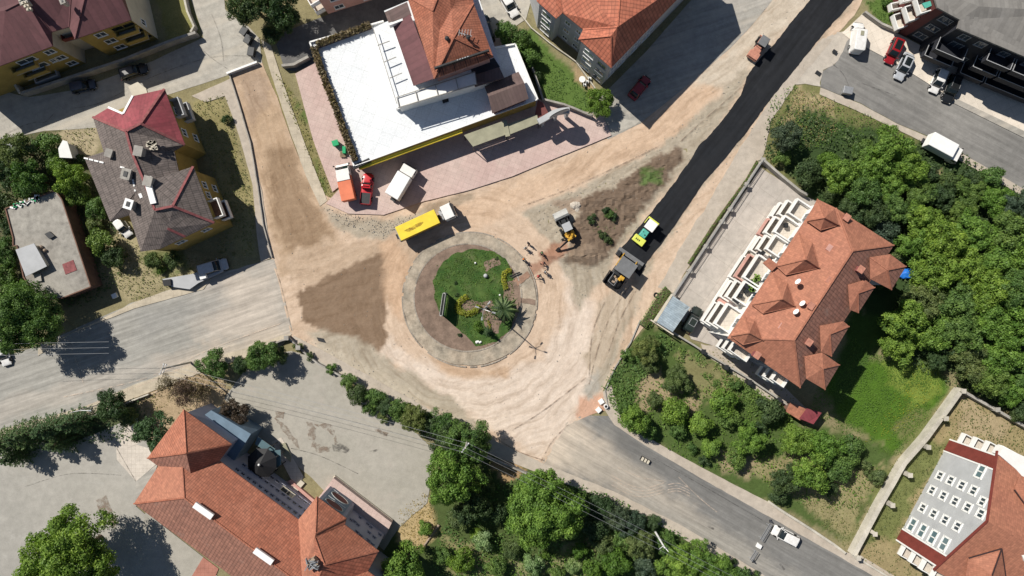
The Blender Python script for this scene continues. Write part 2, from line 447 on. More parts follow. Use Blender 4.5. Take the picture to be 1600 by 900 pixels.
# ================================================================== GROUND
def ncol(xs, ys, sc, seed):
    """cheap smooth value noise in numpy, 0..1"""
    r = np.random.RandomState(seed); T = r.rand(64, 64)
    x = xs * sc; y = ys * sc; xi = np.floor(x).astype(int); yi = np.floor(y).astype(int)
    fx = x - xi; fy = y - yi; fx = fx * fx * (3 - 2 * fx); fy = fy * fy * (3 - 2 * fy)
    a = T[xi % 64, yi % 64]; b = T[(xi + 1) % 64, yi % 64]; c = T[xi % 64, (yi + 1) % 64]; d = T[(xi + 1) % 64, (yi + 1) % 64]
    return (a * (1 - fx) + b * fx) * (1 - fy) + (c * (1 - fx) + d * fx) * fy
def paint_layers(X, Y, base, layers):
    px = X * 10 + 800; py = 450 - Y * 10
    col = np.tile(np.array(base, float), (len(X), 1))
    wob = (ncol(px, py, .045, 3) - .5) * 1.3 + (ncol(px, py, .16, 4) - .5) * .9 + (ncol(px, py, .5, 5) - .5) * .5
    for poly, c, feather, nz in layers:
        bx0 = min(p[0] for p in poly) - 60; bx1 = max(p[0] for p in poly) + 60; by0 = min(p[1] for p in poly) - 60; by1 = max(p[1] for p in poly) + 60
        k = (px > bx0) & (px < bx1) & (py > by0) & (py < by1)
        if not k.any(): continue
        d = sdist_np(px[k], py[k], poly) + wob[k] * nz
        a = np.clip(d / max(feather, .1) + .5, 0, 1)[:, None]
        if len(c) == 4: a = a * c[3]
        col[k] = col[k] * (1 - a) + np.array(c[:3]) * a
    return col
def set_col(me, name, rgba):
    at = me.color_attributes.new(name, 'FLOAT_COLOR', 'POINT'); at.data.foreach_set('color', np.asarray(rgba, np.float32).ravel())
def vc(n, name):
    a = N(n, 'ShaderNodeAttribute'); a.attribute_name = name; return a

def soil_mat(name, streaks=False, rock=.3):
    m, n, b = newmat(name)
    c = vc(n, 'tone').outputs['Color']; p = wpos(n)
    a = noisetex(n, p, .5, 9, .72); c = mul(n, c, ramp(n, a, [(.3, (.84, .82, .80) if streaks else (.74, .72, .70)), (.7, (1.08, 1.08, 1.08))]))
    f = noisetex(n, p, 5, 6, .8); c = mul(n, c, ramp(n, f, [(.3, g(1 - rock)), (.7, g(1 + rock * .7))]))
    f2 = noisetex(n, p, 1.7, 7, .75); c = mul(n, c, ramp(n, f2, [(.32, g(.90 if streaks else .84)), (.62, g(1.04))]))
    if streaks:
        fl = vc(n, 'flow'); sc = N(n, 'ShaderNodeSeparateColor'); n.links.new(fl.outputs['Color'], sc.inputs[0])
        ws = [sc.outputs[0], sc.outputs[1], sc.outputs[2], fl.outputs['Alpha']]
        sp = N(n, 'ShaderNodeSeparateXYZ'); n.links.new(p, sp.inputs[0])
        def mth(op, a_, b_=None):
            q = N(n, 'ShaderNodeMath', operation=op)
            for i, s_ in enumerate((a_, b_)):
                if s_ is None: continue
                if hasattr(s_, 'is_linked'): n.links.new(s_, q.inputs[i])
                else: q.inputs[i].default_value = s_
            return q.outputs[0]
        def comb(a_, b_):
            q = N(n, 'ShaderNodeCombineXYZ'); n.links.new(a_, q.inputs[0]); n.links.new(b_, q.inputs[1]); return q.outputs[0]
        X, Y = sp.outputs[0], sp.outputs[1]
        cx, cy = P2(734, 468)
        wrp = mth('MULTIPLY', mth('SUBTRACT', noisetex(n, p, .16, 3, .5), .5), 3.4)
        wrp2 = mth('MULTIPLY', mth('SUBTRACT', noisetex(n, p, .7, 3, .5), .5), .8); wrp = mth('ADD', wrp, wrp2)
        dx, dy = mth('SUBTRACT', X, cx), mth('SUBTRACT', Y, cy)
        r = mth('SQRT', mth('ADD', mth('MULTIPLY', dx, dx), mth('MULTIPLY', dy, dy)))
        th = mth('ARCTAN2', dy, dx)
        tot = None
        srcs = [comb(mth('ADD', mth('MULTIPLY', r, 1.15), wrp), mth('MULTIPLY', th, 2.0))]
        for (ux, uy) in ((-.37, .93), (.80, .60), (.95, .28)):
            al = mth('ADD', mth('MULTIPLY', X, ux), mth('MULTIPLY', Y, uy)); pe = mth('ADD', mth('MULTIPLY', X, -uy), mth('MULTIPLY', Y, ux))
            srcs.append(comb(mth('ADD', mth('MULTIPLY', pe, 1.15), wrp), mth('MULTIPLY', al, .13)))
        for w_, s_ in zip(ws, srcs):
            nn = noisetex(n, s_, 1.0, 5, .62)
            t = mth('MULTIPLY', w_, nn); tot = t if tot is None else mth('ADD', tot, t)
        c = mul(n, c, ramp(n, tot, [(.32, (.76, .73, .70)), (.46, (.96, .95, .94)), (.58, (1.06, 1.07, 1.08)), (.70, (.98, .97, .96))]), 1.0)
    n.links.new(c, b.inputs['Base Color']); b.inputs['Roughness'].default_value = .95; b.inputs['Specular IOR Level'].default_value = .1
    bumpn(n, b, f, .5, .06)
    return m

DRY = (.33, .28, .16); DRY2 = (.42, .35, .21); GRN = (.10, .15, .045); DGRN = (.05, .085, .03); LAWN = (.11, .18, .045); BRT = (.085, .17, .022)
SOIL = (.26, .19, .135); SANDY = (.46, .37, .26); GREYD = (.44, .41, .36)
g_layers = [
    ([(1195, 125), (1280, 120), (1470, 200), (1620, 300), (1620, 420), (1400, 380), (1190, 260)], (.20, .20, .085), 10, 12),
    ([(1245, 130), (1300, 160), (1310, 200), (1250, 230), (1225, 190)], (.40, .33, .19), 8, 14),
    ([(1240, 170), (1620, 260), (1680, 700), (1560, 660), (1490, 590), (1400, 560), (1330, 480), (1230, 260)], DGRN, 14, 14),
    ([(1460, 270), (1500, 280), (1500, 300), (1470, 300)], DRY, 8, 10),
    ([(940, 600), (1010, 505), (1110, 560), (1265, 665), (1400, 700), (1330, 850), (1200, 790), (1060, 720), (960, 650)], (.085, .13, .038), 8, 10),
    ([(1000, 600), (1030, 580), (1040, 610), (1100, 620), (1080, 650), (1000, 640)], (.36, .29, .18), 6, 14),
    ([(1060, 560), (1150, 580), (1150, 640), (1080, 620)], (.24, .23, .11), 6, 16),
    ([(1170, 730), (1230, 770), (1330, 850), (1350, 780), (1380, 730), (1300, 720), (1240, 700)], (.30, .27, .14), 8, 14),
    ([(1120, 700), (1180, 720), (1170, 750), (1130, 735)], (.34, .28, .17), 6, 10),
    ([(1270, 590), (1345, 555), (1440, 570), (1490, 600), (1400, 710), (1320, 660)], BRT, 10, 8),
    ([(1370, 560), (1440, 570), (1470, 600), (1430, 640), (1400, 600)], (.19, .26, .05), 8, 14),
    ([(1300, 640), (1330, 480), (1400, 500), (1330, 620)], (.07, .13, .03), 8, 8),
    ([(1490, 605), (1700, 700), (1700, 960), (1320, 960), (1325, 865)], (.34, .28, .15), 4, 4),
    ([(1380, 740), (1450, 690), (1480, 690), (1400, 840), (1340, 860)], (.17, .19, .07), 10, 14),
    ([(1400, 660), (1440, 640), (1480, 660), (1420, 700)], (.17, .19, .07), 8, 14),
    ([(1500, 620), (1580, 660), (1570, 690), (1500, 680)], (.42, .34, .21), 8, 8),
    ([(428, 105), (470, 160), (522, 300), (508, 318), (470, 240), (425, 150)], (.27, .24, .11), 4, 6),
    ([(455, 140), (485, 180), (500, 230), (480, 200), (462, 170)], (.12, .17, .05), 5, 10),
    ([(490, 235), (515, 290), (505, 305), (488, 260)], (.13, .17, .05), 5, 10),
    ([(826, 40), (870, 90), (935, 140), (960, 165), (935, 185), (860, 165), (835, 130), (815, 70)], LAWN, 4, 5),
    ([(895, 100), (935, 140), (925, 150), (900, 125)], (.40, .30, .18), 3, 6),
    ([(300, 160), (345, 140), (400, 310), (400, 400), (370, 400), (330, 250)], (.34, .30, .15), 5, 6),
    ([(320, 180), (350, 170), (390, 300), (370, 310)], (.28, .25, .12), 5, 10),
    ([(245, 0), (300, -20), (312, 50), (260, 70)], (.26, .25, .10), 4, 6),
    ([(185, 340), (240, 390), (330, 400), (330, 430), (200, 470), (150, 430)], (.38, .33, .20), 6, 10),
    ([(225, 395), (280, 390), (300, 420), (240, 440)], (.19, .21, .09), 6, 12),
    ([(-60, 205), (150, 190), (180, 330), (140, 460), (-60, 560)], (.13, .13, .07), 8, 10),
    ([(60, 205), (150, 195), (160, 245), (130, 250), (90, 225)], (.42, .36, .24), 6, 10),
    ([(205, 620), (330, 560), (360, 620), (350, 660), (230, 690)], (.44, .34, .22), 5, 8),
    ([(-60, 650), (200, 610), (230, 690), (-60, 740)], (.10, .12, .06), 8, 10),
    ([(600, 780), (665, 785), (690, 720), (760, 690), (850, 720), (950, 770), (1200, 900), (1240, 960), (560, 960), (600, 850)], (.085, .12, .04), 6, 8),
    ([(620, 800), (668, 768), (690, 830), (665, 860), (625, 850)], (.48, .37, .20), 5, 8),
    ([(760, 725), (800, 715), (830, 735), (790, 755)], (.42, .29, .16), 5, 8),
    ([(690, 830), (760, 850), (780, 900), (700, 900)], (.26, .24, .12), 8, 20),
    ([(920, 840), (960, 830), (960, 850), (930, 860)], (.40, .30, .19), 5, 8),
    ([(800, 870), (900, 860), (920, 900), (800, 910)], (.26, .26, .13), 8, 20),
    ([(1350, 0), (1420, -10), (1400, 45), (1365, 30)], LAWN, 3, 4),
]
xs = np.concatenate([[-4000, -1500, -600, -250, -140, -110], np.arange(-95, 95.1, .5), [110, 140, 250, 600, 1500, 4000]])
ys = np.concatenate([[-4000, -1500, -600, -250, -120, -80], np.arange(-60, 60.1, .5), [80, 120, 250, 600, 1500, 4000]])
GX, GY = np.meshgrid(xs, ys); nx, ny = len(xs), len(ys)
gx, gy = GX.ravel(), GY.ravel()
me = bpy.data.meshes.new('ground')
vv = np.stack([gx, gy, np.zeros_like(gx)], 1)
idx = np.arange(nx * ny).reshape(ny, nx)
ff = np.stack([idx[:-1, :-1], idx[:-1, 1:], idx[1:, 1:], idx[1:, :-1]], -1).reshape(-1, 4)
me.from_pydata(vv.tolist(), [], ff.tolist())
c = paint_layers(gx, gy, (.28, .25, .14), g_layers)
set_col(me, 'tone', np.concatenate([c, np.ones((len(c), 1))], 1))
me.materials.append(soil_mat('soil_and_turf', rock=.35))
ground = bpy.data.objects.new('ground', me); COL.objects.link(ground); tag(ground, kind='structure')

# ---- the unpaved construction area, one sheet cut into a fine grid
DIRT = [(362, 116), (410, 98), (432, 150), (455, 215), (480, 280), (500, 300), (530, 318), (600, 322), (660, 300), (740, 285), (800, 265), (870, 235), (950, 205), (1000, 188), (1060, 140), (1100, 105), (1140, 71), (1170, 40), (1215, -15), (1255, -60), (1390, -60), (1350, -5), (1335, 25), (1300, 60), (1245, 125), (1215, 170), (1190, 210), (1190, 250), (1150, 300), (1085, 400), (1050, 465), (1010, 505), (962, 570), (942, 612), (950, 640), (905, 655), (885, 665), (848, 728), (800, 714), (740, 682), (690, 657), (636, 630), (560, 584), (500, 550), (456, 530), (438, 450), (424, 405), (411, 350), (401, 280), (381, 200), (366, 150)]
SAND = (.575, .445, .335); PALE = (.64, .54, .45); BRN = (.42, .285, .19); DAMP = (.235, .165, .112); GRAV = (.40, .35, .275); GRAV2 = (.46, .405, .32)
d_layers = [
    ([(362, 116), (410, 98), (432, 150), (502, 318), (540, 400), (440, 430), (405, 280)], (.455, .335, .23), 12, 10),
    ([(368, 120), (405, 105), (425, 160), (395, 190)], (.40, .30, .22), 8, 8),
    ([(420, 230), (455, 230), (490, 320), (520, 380), (470, 420), (440, 380), (425, 300)], (.31, .22, .145), 12, 14),
    ([(440, 400), (500, 380), (610, 372), (640, 330), (700, 330), (640, 440), (600, 460), (470, 450)], (.48, .365, .265), 14, 14),
    ([(640, 345), (770, 300), (880, 255), (1000, 200), (1130, 100), (1165, 100), (1060, 215), (880, 300), (800, 330), (740, 360)], (.58, .43, .31), 14, 10),
    ([(1080, 130), (1140, 76), (1215, -10), (1275, -10), (1180, 100), (1140, 140)], (.54, .47, .38), 10, 8),
    ([(600, 520), (640, 560), (740, 590), (850, 560), (890, 470), (860, 350), (930, 470), (940, 600), (845, 715), (700, 640), (590, 550)], PALE, 18, 12),
    ([(675, 555), (730, 575), (800, 572), (790, 590), (700, 590)], (.50, .36, .25), 8, 8),
    ([(468, 455), (540, 415), (610, 387), (600, 450), (607, 530), (592, 552), (540, 532), (470, 502)], DAMP, 3, 6),
    ([(595, 380), (620, 370), (640, 420), (625, 500), (605, 470)], (.54, .38, .26), 12, 8),
    ([(505, 325), (560, 342), (610, 345), (670, 322), (665, 345), (600, 372), (560, 372), (520, 350)], GRAV, 8, 8),
    ([(660, 318), (740, 300), (740, 312), (668, 335)], (.36, .285, .21), 6, 6),
    ([(470, 515), (500, 515), (560, 530), (620, 570), (700, 620), (760, 672), (790, 705), (720, 668), (640, 622), (560, 575), (500, 540)], GRAV, 8, 7),
    ([(480, 530), (560, 560), (640, 606), (700, 640), (740, 668), (690, 650), (600, 605), (520, 565)], GRAV2, 4, 5),
    ([(812, 332), (880, 305), (960, 265), (1040, 225), (1110, 160), (1165, 110), (1182, 100), (1100, 225), (1020, 320), (970, 390), (940, 440), (905, 485), (885, 430), (860, 380), (830, 345)], GRAV, 7, 7),
    ([(1062, 232), (1066, 245), (1040, 285), (1000, 335), (955, 395), (922, 418), (885, 408), (893, 350), (905, 315), (960, 290), (1000, 262), (1040, 238)], (.175, .130, .096), 4, 7),
    ([(885, 380), (930, 385), (950, 400), (920, 418), (890, 410)], (.225, .17, .125), 5, 8),
    ([(1005, 262), (1035, 262), (1030, 290), (1005, 285)], (.10, .15, .05), 5, 8),
    ([(1390, -60), (1345, -5), (1285, 60), (1200, 165), (1100, 290), (1042, 375), (1010, 430), (985, 500), (965, 560), (942, 612), (925, 605), (935, 540), (950, 500), (985, 440), (1010, 410), (1040, 370), (1100, 285), (1150, 225), (1245, 105), (1300, 37), (1345, -60)], GRAV, 6, 6),
    ([(935, 470), (985, 440), (1005, 440), (985, 490), (950, 560), (925, 600), (915, 560)], (.48, .40, .31), 8, 8),
    ([(798, 436), (870, 385), (888, 372), (892, 392), (818, 442)], (.37, .225, .16), 3, 4),
    ([(838, 395), (868, 380), (878, 395), (850, 415)], (.33, .19, .13), 4, 5),
    ([(905, 622), (942, 615), (948, 640), (935, 662), (900, 652)], (.56, .35, .25), 4, 4),
    ([(910, 605), (935, 575), (940, 610), (920, 625)], (.40, .37, .32), 5, 6),
    ([(862, 316), (905, 310), (905, 330), (890, 345)], (.33, .26, .20), 4, 5),
]
bm = bmesh.new(); xy = W2(rough(DIRT, 1.5, 12, 5))
bmv = [bm.verts.new((p[0], p[1], .02)) for p in xy]
tris = tessellate_polygon([[Vector((p[0], p[1], 0)) for p in xy]])
for a, b_, c_ in tris:
    try: bm.faces.new((bmv[a], bmv[b_], bmv[c_]))
    except ValueError: pass
x0, x1 = min(p[0] for p in xy), max(p[0] for p in xy); y0, y1 = min(p[1] for p in xy), max(p[1] for p in xy)
st = .45
for k in range(1, int((x1 - x0) / st) + 1):
    bmesh.ops.bisect_plane(bm, geom=bm.verts[:] + bm.edges[:] + bm.faces[:], plane_co=(x0 + k * st, 0, 0), plane_no=(1, 0, 0))
for k in range(1, int((y1 - y0) / st) + 1):
    bmesh.ops.bisect_plane(bm, geom=bm.verts[:] + bm.edges[:] + bm.faces[:], plane_co=(0, y0 + k * st, 0), plane_no=(0, 1, 0))
for f in bm.faces:
    if f.normal.z < 0: f.normal_flip()
me = bpy.data.meshes.new('dirt_road'); bm.to_mesh(me); bm.free()
co = np.empty(len(me.vertices) * 3); me.vertices.foreach_get('co', co); co = co.reshape(-1, 3)
c = paint_layers(co[:, 0], co[:, 1], SAND, d_layers)
px_, py_ = co[:, 0] * 10 + 800, 450 - co[:, 1] * 10
rr = np.hypot(px_ - 734, py_ - 468)
wp = np.clip((230 - rr) / 90, 0, 1)
wa = np.clip(1 - np.hypot((px_ - 440), (py_ - 250) * .6) / 130, 0, 1)
wb = np.clip((px_ - 760) / 120, 0, 1) * np.clip((430 - py_) / 100, 0, 1)
wc = np.clip(1 - np.hypot(px_ - 530, (py_ - 430)) / 130, 0, 1)
wa *= 1.2; wb *= 1.4; wc *= 1.3
ww = np.stack([wp + .05, wa, wb, wc], 1); ww /= ww.sum(1, keepdims=True)
# small relief: shallow ruts and heaps
dz = (ncol(px_, py_, .12, 11) - .5) * .05 + (ncol(px_, py_, .4, 12) - .5) * .03
heap = np.exp(-(((px_ - 915) / 26) ** 2 + ((py_ - 395) / 16) ** 2)) * .55 + np.exp(-(((px_ - 880) / 14) ** 2 + ((py_ - 400) / 9) ** 2)) * .35
heap += np.exp(-(((px_ - 860) / 12) ** 2 + ((py_ - 400) / 7) ** 2)) * .25
heap *= (.7 + .6 * ncol(px_, py_, .25, 13))
soilm = np.clip(sdist_np(px_, py_, d_layers[15][0]) / 12 + .3, 0, 1); gravm = np.clip(sdist_np(px_, py_, d_layers[14][0]) / 10, 0, 1)
heap += soilm * (np.abs(ncol(px_ * .87 + py_ * .5 + 500, py_ * .87 - px_ * .5 + 900, .11, 21) - .5) * .5 + np.abs(ncol(px_ * .5 - py_ * .87 + 900, py_ * .5 + px_ * .87, .19, 24) - .5) * .35 + (ncol(px_ * .94 + py_ * .34, py_ * .94 - px_ * .34 + 700, .33, 22) - .4) * .16) + gravm * (ncol(px_, py_, .3, 23) - .5) * .10
inner = np.clip(rr / 118 - .95, 0, .1) * 10
co[:, 2] += .03 + np.clip(dz, -.025, .1) * inner + heap
me.vertices.foreach_set('co', co.ravel())
set_col(me, 'tone', np.concatenate([c, np.ones((len(c), 1))], 1)); set_col(me, 'flow', ww)
me.materials.append(soil_mat('compacted_dirt', True, rock=.11))
dirt = bpy.data.objects.new('dirt_road', me); COL.objects.link(dirt); tag(dirt, kind='structure')

# ---- hard surfaces
M['conc_road'] = slab('worn_pale_road', (.47, .445, .39), (.40, .375, .33), amt=.26, stain=(.50, .45, .37), flow=.35, flow_amt=.08)
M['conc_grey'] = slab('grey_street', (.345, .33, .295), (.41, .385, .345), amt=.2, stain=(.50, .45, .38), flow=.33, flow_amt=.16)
M['asph_mid'] = slab('grey_asphalt', (.205, .20, .19), (.255, .247, .232), amt=.2, fine=12, flow=-.50, flow_amt=.2)
M['asph_mid2'] = slab('dusty_asphalt', (.30, .285, .255), (.44, .395, .335), big=.09, amt=.25, stain=(.48, .43, .36), flow=-.5, flow_amt=.2)
M['asph_new'] = slab('fresh_black_asphalt', (.0145, .0165, .0205), (.019, .0205, .024), amt=.3, fine=14, rough=.7, flow=.92, flow_amt=.3)
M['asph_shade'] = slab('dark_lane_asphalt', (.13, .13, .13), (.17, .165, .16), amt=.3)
M['yard'] = slab('schoolyard_concrete', (.365, .345, .295), (.405, .38, .33), amt=.16, stain=(.40, .355, .31))
M['court'] = slab('courtyard_concrete', (.355, .34, .305), (.41, .39, .35), amt=.16, stain=(.43, .415, .38))
M['pink'] = slab('pink_paving', (.56, .41, .37), (.60, .47, .42), amt=.14, joints=.8, jrot=.36, stain=(.50, .42, .36))
M['path'] = slab('cream_footpath', (.56, .49, .38), (.50, .44, .34), amt=.25, joints=1.2)
M['path2'] = slab('beige_footpath', (.50, .44, .37), (.46, .40, .33), amt=.22)
M['cream_park'] = slab('cream_parking', (.76, .68, .58), (.70, .63, .54), amt=.12, joints=1.5, jrot=-.42)
M['hyard'] = slab('pale_yard_concrete', (.52, .47, .42), (.47, .43, .385), amt=.22, joints=3.2, jrot=.62)
M['kerb'] = slab('kerb_stone', (.42, .37, .31), (.34, .30, .25), amt=.4, joints=.9)
M['stone_ring'] = slab('dusty_stone_ring', (.38, .335, .265), (.46, .385, .295), big=.3, amt=.5, fine=5, stain=(.50, .42, .325))
M['stone_soil'] = slab('brown_bed_soil', (.23, .165, .125), (.27, .195, .15), amt=.45, fine=5)
M['red_pave'] = slab('red_paving', (.46, .21, .16), (.42, .19, .14), amt=.2, joints=.6)
M['dust'] = slab('pale_dust', (.52, .47, .40), (.48, .43, .37), amt=.2)

ZL = [0.03]
def sheet(name, poly, mat, z=None, r=0, step=8, seed=1):
    if z is None: ZL[0] += .006; z = ZL[0]
    if r: poly = rough(poly, r, step, seed)
    o = MB().sheet(W2(poly), z).build(name, mat); tag(o, kind='structure'); return o
def raised(name, poly, mat, h=.12, r=0, step=10, seed=1):
    if r: poly = rough(poly, r, step, seed)
    o = MB().prism(W2(poly), -.05, h).build(name, mat); tag(o, kind='structure'); return o

def road_mat(name, flow, amt=.16):
    m, n, b = newmat(name); p = wpos(n); c = vc(n, 'tone').outputs['Color']
    for sc_, (lo, hi), st_ in (((9, .55, 1), (1 - amt, 1 + amt * .8), .8), ((3, .25, 1), (1 - amt * .6, 1 + amt * .4), .8)):
        mq = N(n, 'ShaderNodeMapping'); mq.vector_type = 'TEXTURE'; n.links.new(p, mq.inputs[0]); mq.inputs['Rotation'].default_value = (0, 0, flow); mq.inputs['Scale'].default_value = sc_
        c = mul(n, c, ramp(n, noisetex(n, mq.outputs[0], st_, 5, .6), [(.32, g(lo)), (.66, g(hi))]))
    d = noisetex(n, p, .9, 8, .7); c = mul(n, c, ramp(n, d, [(.3, g(.86)), (.7, g(1.08))]))
    f = noisetex(n, p, 11, 4, .8); c = mul(n, c, ramp(n, f, [(.25, g(.82)), (.75, g(1.12))]))
    n.links.new(c, b.inputs['Base Color']); b.inputs['Roughness'].default_value = .9; b.inputs['Specular IOR Level'].default_value = .2; bumpn(n, b, f, .35, .03); return m
def soft_sheet(name, poly, base, layers, mat, st=.6):
    ZL[0] += .006; z = ZL[0]; bm = bmesh.new(); xy = W2(rough(poly, 1.5, 14, 2)); vs = [bm.verts.new((p[0], p[1], z)) for p in xy]
    for a, b_, c_ in tessellate_polygon([[Vector((p[0], p[1], 0)) for p in xy]]):
        try: bm.faces.new((vs[a], vs[b_], vs[c_]))
        except ValueError: pass
    x0, x1 = min(p[0] for p in xy), max(p[0] for p in xy); y0, y1 = min(p[1] for p in xy), max(p[1] for p in xy)
    for k in range(1, int((x1 - x0) / st) + 1): bmesh.ops.bisect_plane(bm, geom=bm.verts[:] + bm.edges[:] + bm.faces[:], plane_co=(x0 + k * st, 0, 0), plane_no=(1, 0, 0))
    for k in range(1, int((y1 - y0) / st) + 1): bmesh.ops.bisect_plane(bm, geom=bm.verts[:] + bm.edges[:] + bm.faces[:], plane_co=(0, y0 + k * st, 0), plane_no=(0, 1, 0))
    for f in bm.faces:
        if f.normal.z < 0: f.normal_flip()
    me = bpy.data.meshes.new(name); bm.to_mesh(me); bm.free(); co = np.empty(len(me.vertices) * 3); me.vertices.foreach_get('co', co); co = co.reshape(-1, 3)
    c = paint_layers(co[:, 0], co[:, 1], base, layers); set_col(me, 'tone', np.concatenate([c, np.ones((len(c), 1))], 1)); me.materials.append(mat)
    o = bpy.data.objects.new(name, me); COL.objects.link(o); tag(o, kind='structure'); return o
# grey streets
sheet('street', [(-120, 235), (20, 215), (70, 205), (150, 200), (250, 152), (355, 118), (410, 99), (405, 60), (388, 42), (352, 15), (345, -60), (318, -60), (290, -30), (312, 40), (318, 58), (240, 95), (120, 140), (45, 152), (-120, 110)], 'conc_road', r=1, step=20)
soft_sheet('street', [(428, 404), (440, 450), (458, 518), (446, 530), (380, 551), (300, 577), (210, 610), (140, 640), (0, 676), (-120, 700), (-120, 590), (0, 560), (60, 540), (205, 474), (330, 430)], (.335, .325, .295),
    [([(330, 430), (430, 400), (470, 520), (400, 545), (340, 540), (300, 500)], (.52, .455, .385, .8), 50, 20), ([(250, 560), (470, 500), (470, 530), (250, 600)], (.50, .43, .35, .7), 16, 10), ([(-60, 640), (140, 590), (300, 540), (300, 560), (140, 620), (-60, 670)], (.44, .40, .35, .6), 14, 12), ([(200, 500), (340, 450), (360, 480), (220, 530)], (.30, .295, .275, .7), 20, 14)], road_mat('grey_street_wear', .33, .2))
soft_sheet('street', [(885, 660), (905, 650), (952, 650), (972, 668), (1018, 696), (1106, 746), (1216, 808), (1346, 883), (1456, 950), (1290, 970), (1165, 892), (1045, 824), (950, 775), (890, 746), (846, 724)], (.20, .196, .186),
    [([(840, 650), (905, 650), (950, 690), (960, 720), (900, 745), (840, 725)], (.53, .455, .37), 30, 14), ([(900, 690), (960, 700), (1010, 740), (1080, 790), (1130, 835), (1060, 825), (960, 770), (880, 730)], (.42, .375, .315, .85), 26, 12), ([(1000, 770), (1120, 820), (1250, 900), (1230, 930), (1100, 850), (980, 785)], (.33, .31, .275, .8), 22, 10), ([(905, 655), (950, 664), (980, 690), (960, 690), (925, 672)], (.26, .25, .23, .8), 10, 6), ([(960, 670), (1100, 745), (1220, 815), (1190, 815), (1060, 750), (960, 700)], (.155, .153, .148, .7), 18, 10)], road_mat('lower_street_wear', -.52, .18))
sheet('street', [(1283, 112), (1305, 100), (1325, 55), (1372, 82), (1480, 148), (1620, 222), (1720, 270), (1720, 350), (1590, 292), (1480, 225), (1400, 192), (1345, 162), (1282, 136)], 'asph_mid', r=1, step=16)
sheet('street_mouth', [(1240, 130), (1290, 60), (1306, 48), (1330, 52), (1310, 98), (1284, 112), (1282, 136), (1260, 130)], 'dust', r=4, step=8, seed=3)
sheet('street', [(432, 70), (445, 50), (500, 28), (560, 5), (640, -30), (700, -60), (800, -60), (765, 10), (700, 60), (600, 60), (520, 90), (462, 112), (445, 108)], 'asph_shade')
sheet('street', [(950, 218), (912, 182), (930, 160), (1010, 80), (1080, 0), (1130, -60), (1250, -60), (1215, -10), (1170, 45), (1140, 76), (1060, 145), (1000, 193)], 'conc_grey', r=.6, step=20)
sheet('driveway', [(735, -60), (850, -60), (830, 0), (822, 30), (800, 45), (770, 60), (752, 20)], 'conc_road')
# new asphalt
ASPH = [(1290, -60), (1265, 0), (1240, 30), (1210, 68), (1181, 99), (1167, 120), (1157, 150), (1125, 192), (1095, 225), (1060, 277), (1029, 317), (972, 387), (962, 398), (1000, 432), (1012, 408), (1042, 370), (1100, 285), (1152, 225), (1200, 160), (1245, 105), (1285, 55), (1300, 37), (1335, 0), (1368, -60)]
raised('fresh_asphalt_strip', ASPH, 'asph_new', h=.10, r=1.6, step=4)
# schoolyard and courtyard
sheet('schoolyard', [(352, 622), (395, 560), (455, 548), (500, 562), (560, 610), (640, 665), (678, 705), (668, 785), (625, 822), (600, 860), (480, 740), (430, 700), (385, 670)], 'yard', r=2, step=10)
sheet('courtyard', [(-120, 700), (0, 690), (120, 690), (190, 660), (232, 690), (236, 720), (212, 790), (340, 900), (380, 960), (-120, 960)], 'court', r=2, step=14)
sheet('pale_forecourt', [(182, 698), (200, 690), (232, 700), (246, 724), (213, 752), (183, 718)], 'cream_floor')
sheet('paved_edge', [(213, 752), (247, 724), (236, 760), (212, 792)], 'conc_grey')
sheet('pale_paving', [(228, 800), (318, 870), (298, 910), (262, 890), (250, 850), (220, 830)], 'yard')
sheet('red_paving', [(318, 870), (342, 888), (325, 930), (290, 930), (300, 900)], 'red_pave')
sheet('pale_paving', [(200, 655), (215, 648), (222, 690), (200, 700), (182, 700)], 'cream_floor')
tmp_ = [(521, 747), (612, 817), (600, 842), (560, 850), (502, 800), (488, 790)]
o_ = MB().prism([P2(x, y, 1.6) for x, y in tmp_], -.05, 1.6).build('pink_terrace', 'pink'); tag(o_, kind='structure')
sheet('pink_paving', [(440, 750), (452, 752), (495, 785), (520, 800), (500, 810)], 'pink')
sheet('pale_walk', [(425, 690), (440, 683), (475, 745), (462, 762)], 'cream_floor')
# house yard (right) and its concrete
sheet('yard', [(1188, 262), (1252, 304), (1290, 320), (1160, 545), (1115, 540), (1080, 530), (1048, 470), (1055, 460)], 'hyard', r=1, step=12)
sheet('verge', [(1093, 538), (1160, 545), (1262, 640), (1240, 650), (1100, 555)], 'path2', r=3)
# parking
sheet('parking', [(1347, 22), (1400, 52), (1470, 88), (1640, 170), (1720, 200), (1720, 262), (1600, 212), (1480, 150), (1400, 100), (1325, 60), (1315, 52)], 'cream_park')
sheet('strip_of_grey', [(1480, 148), (1620, 215), (1720, 262), (1720, 275), (1620, 226), (1478, 156)], 'conc_grey')
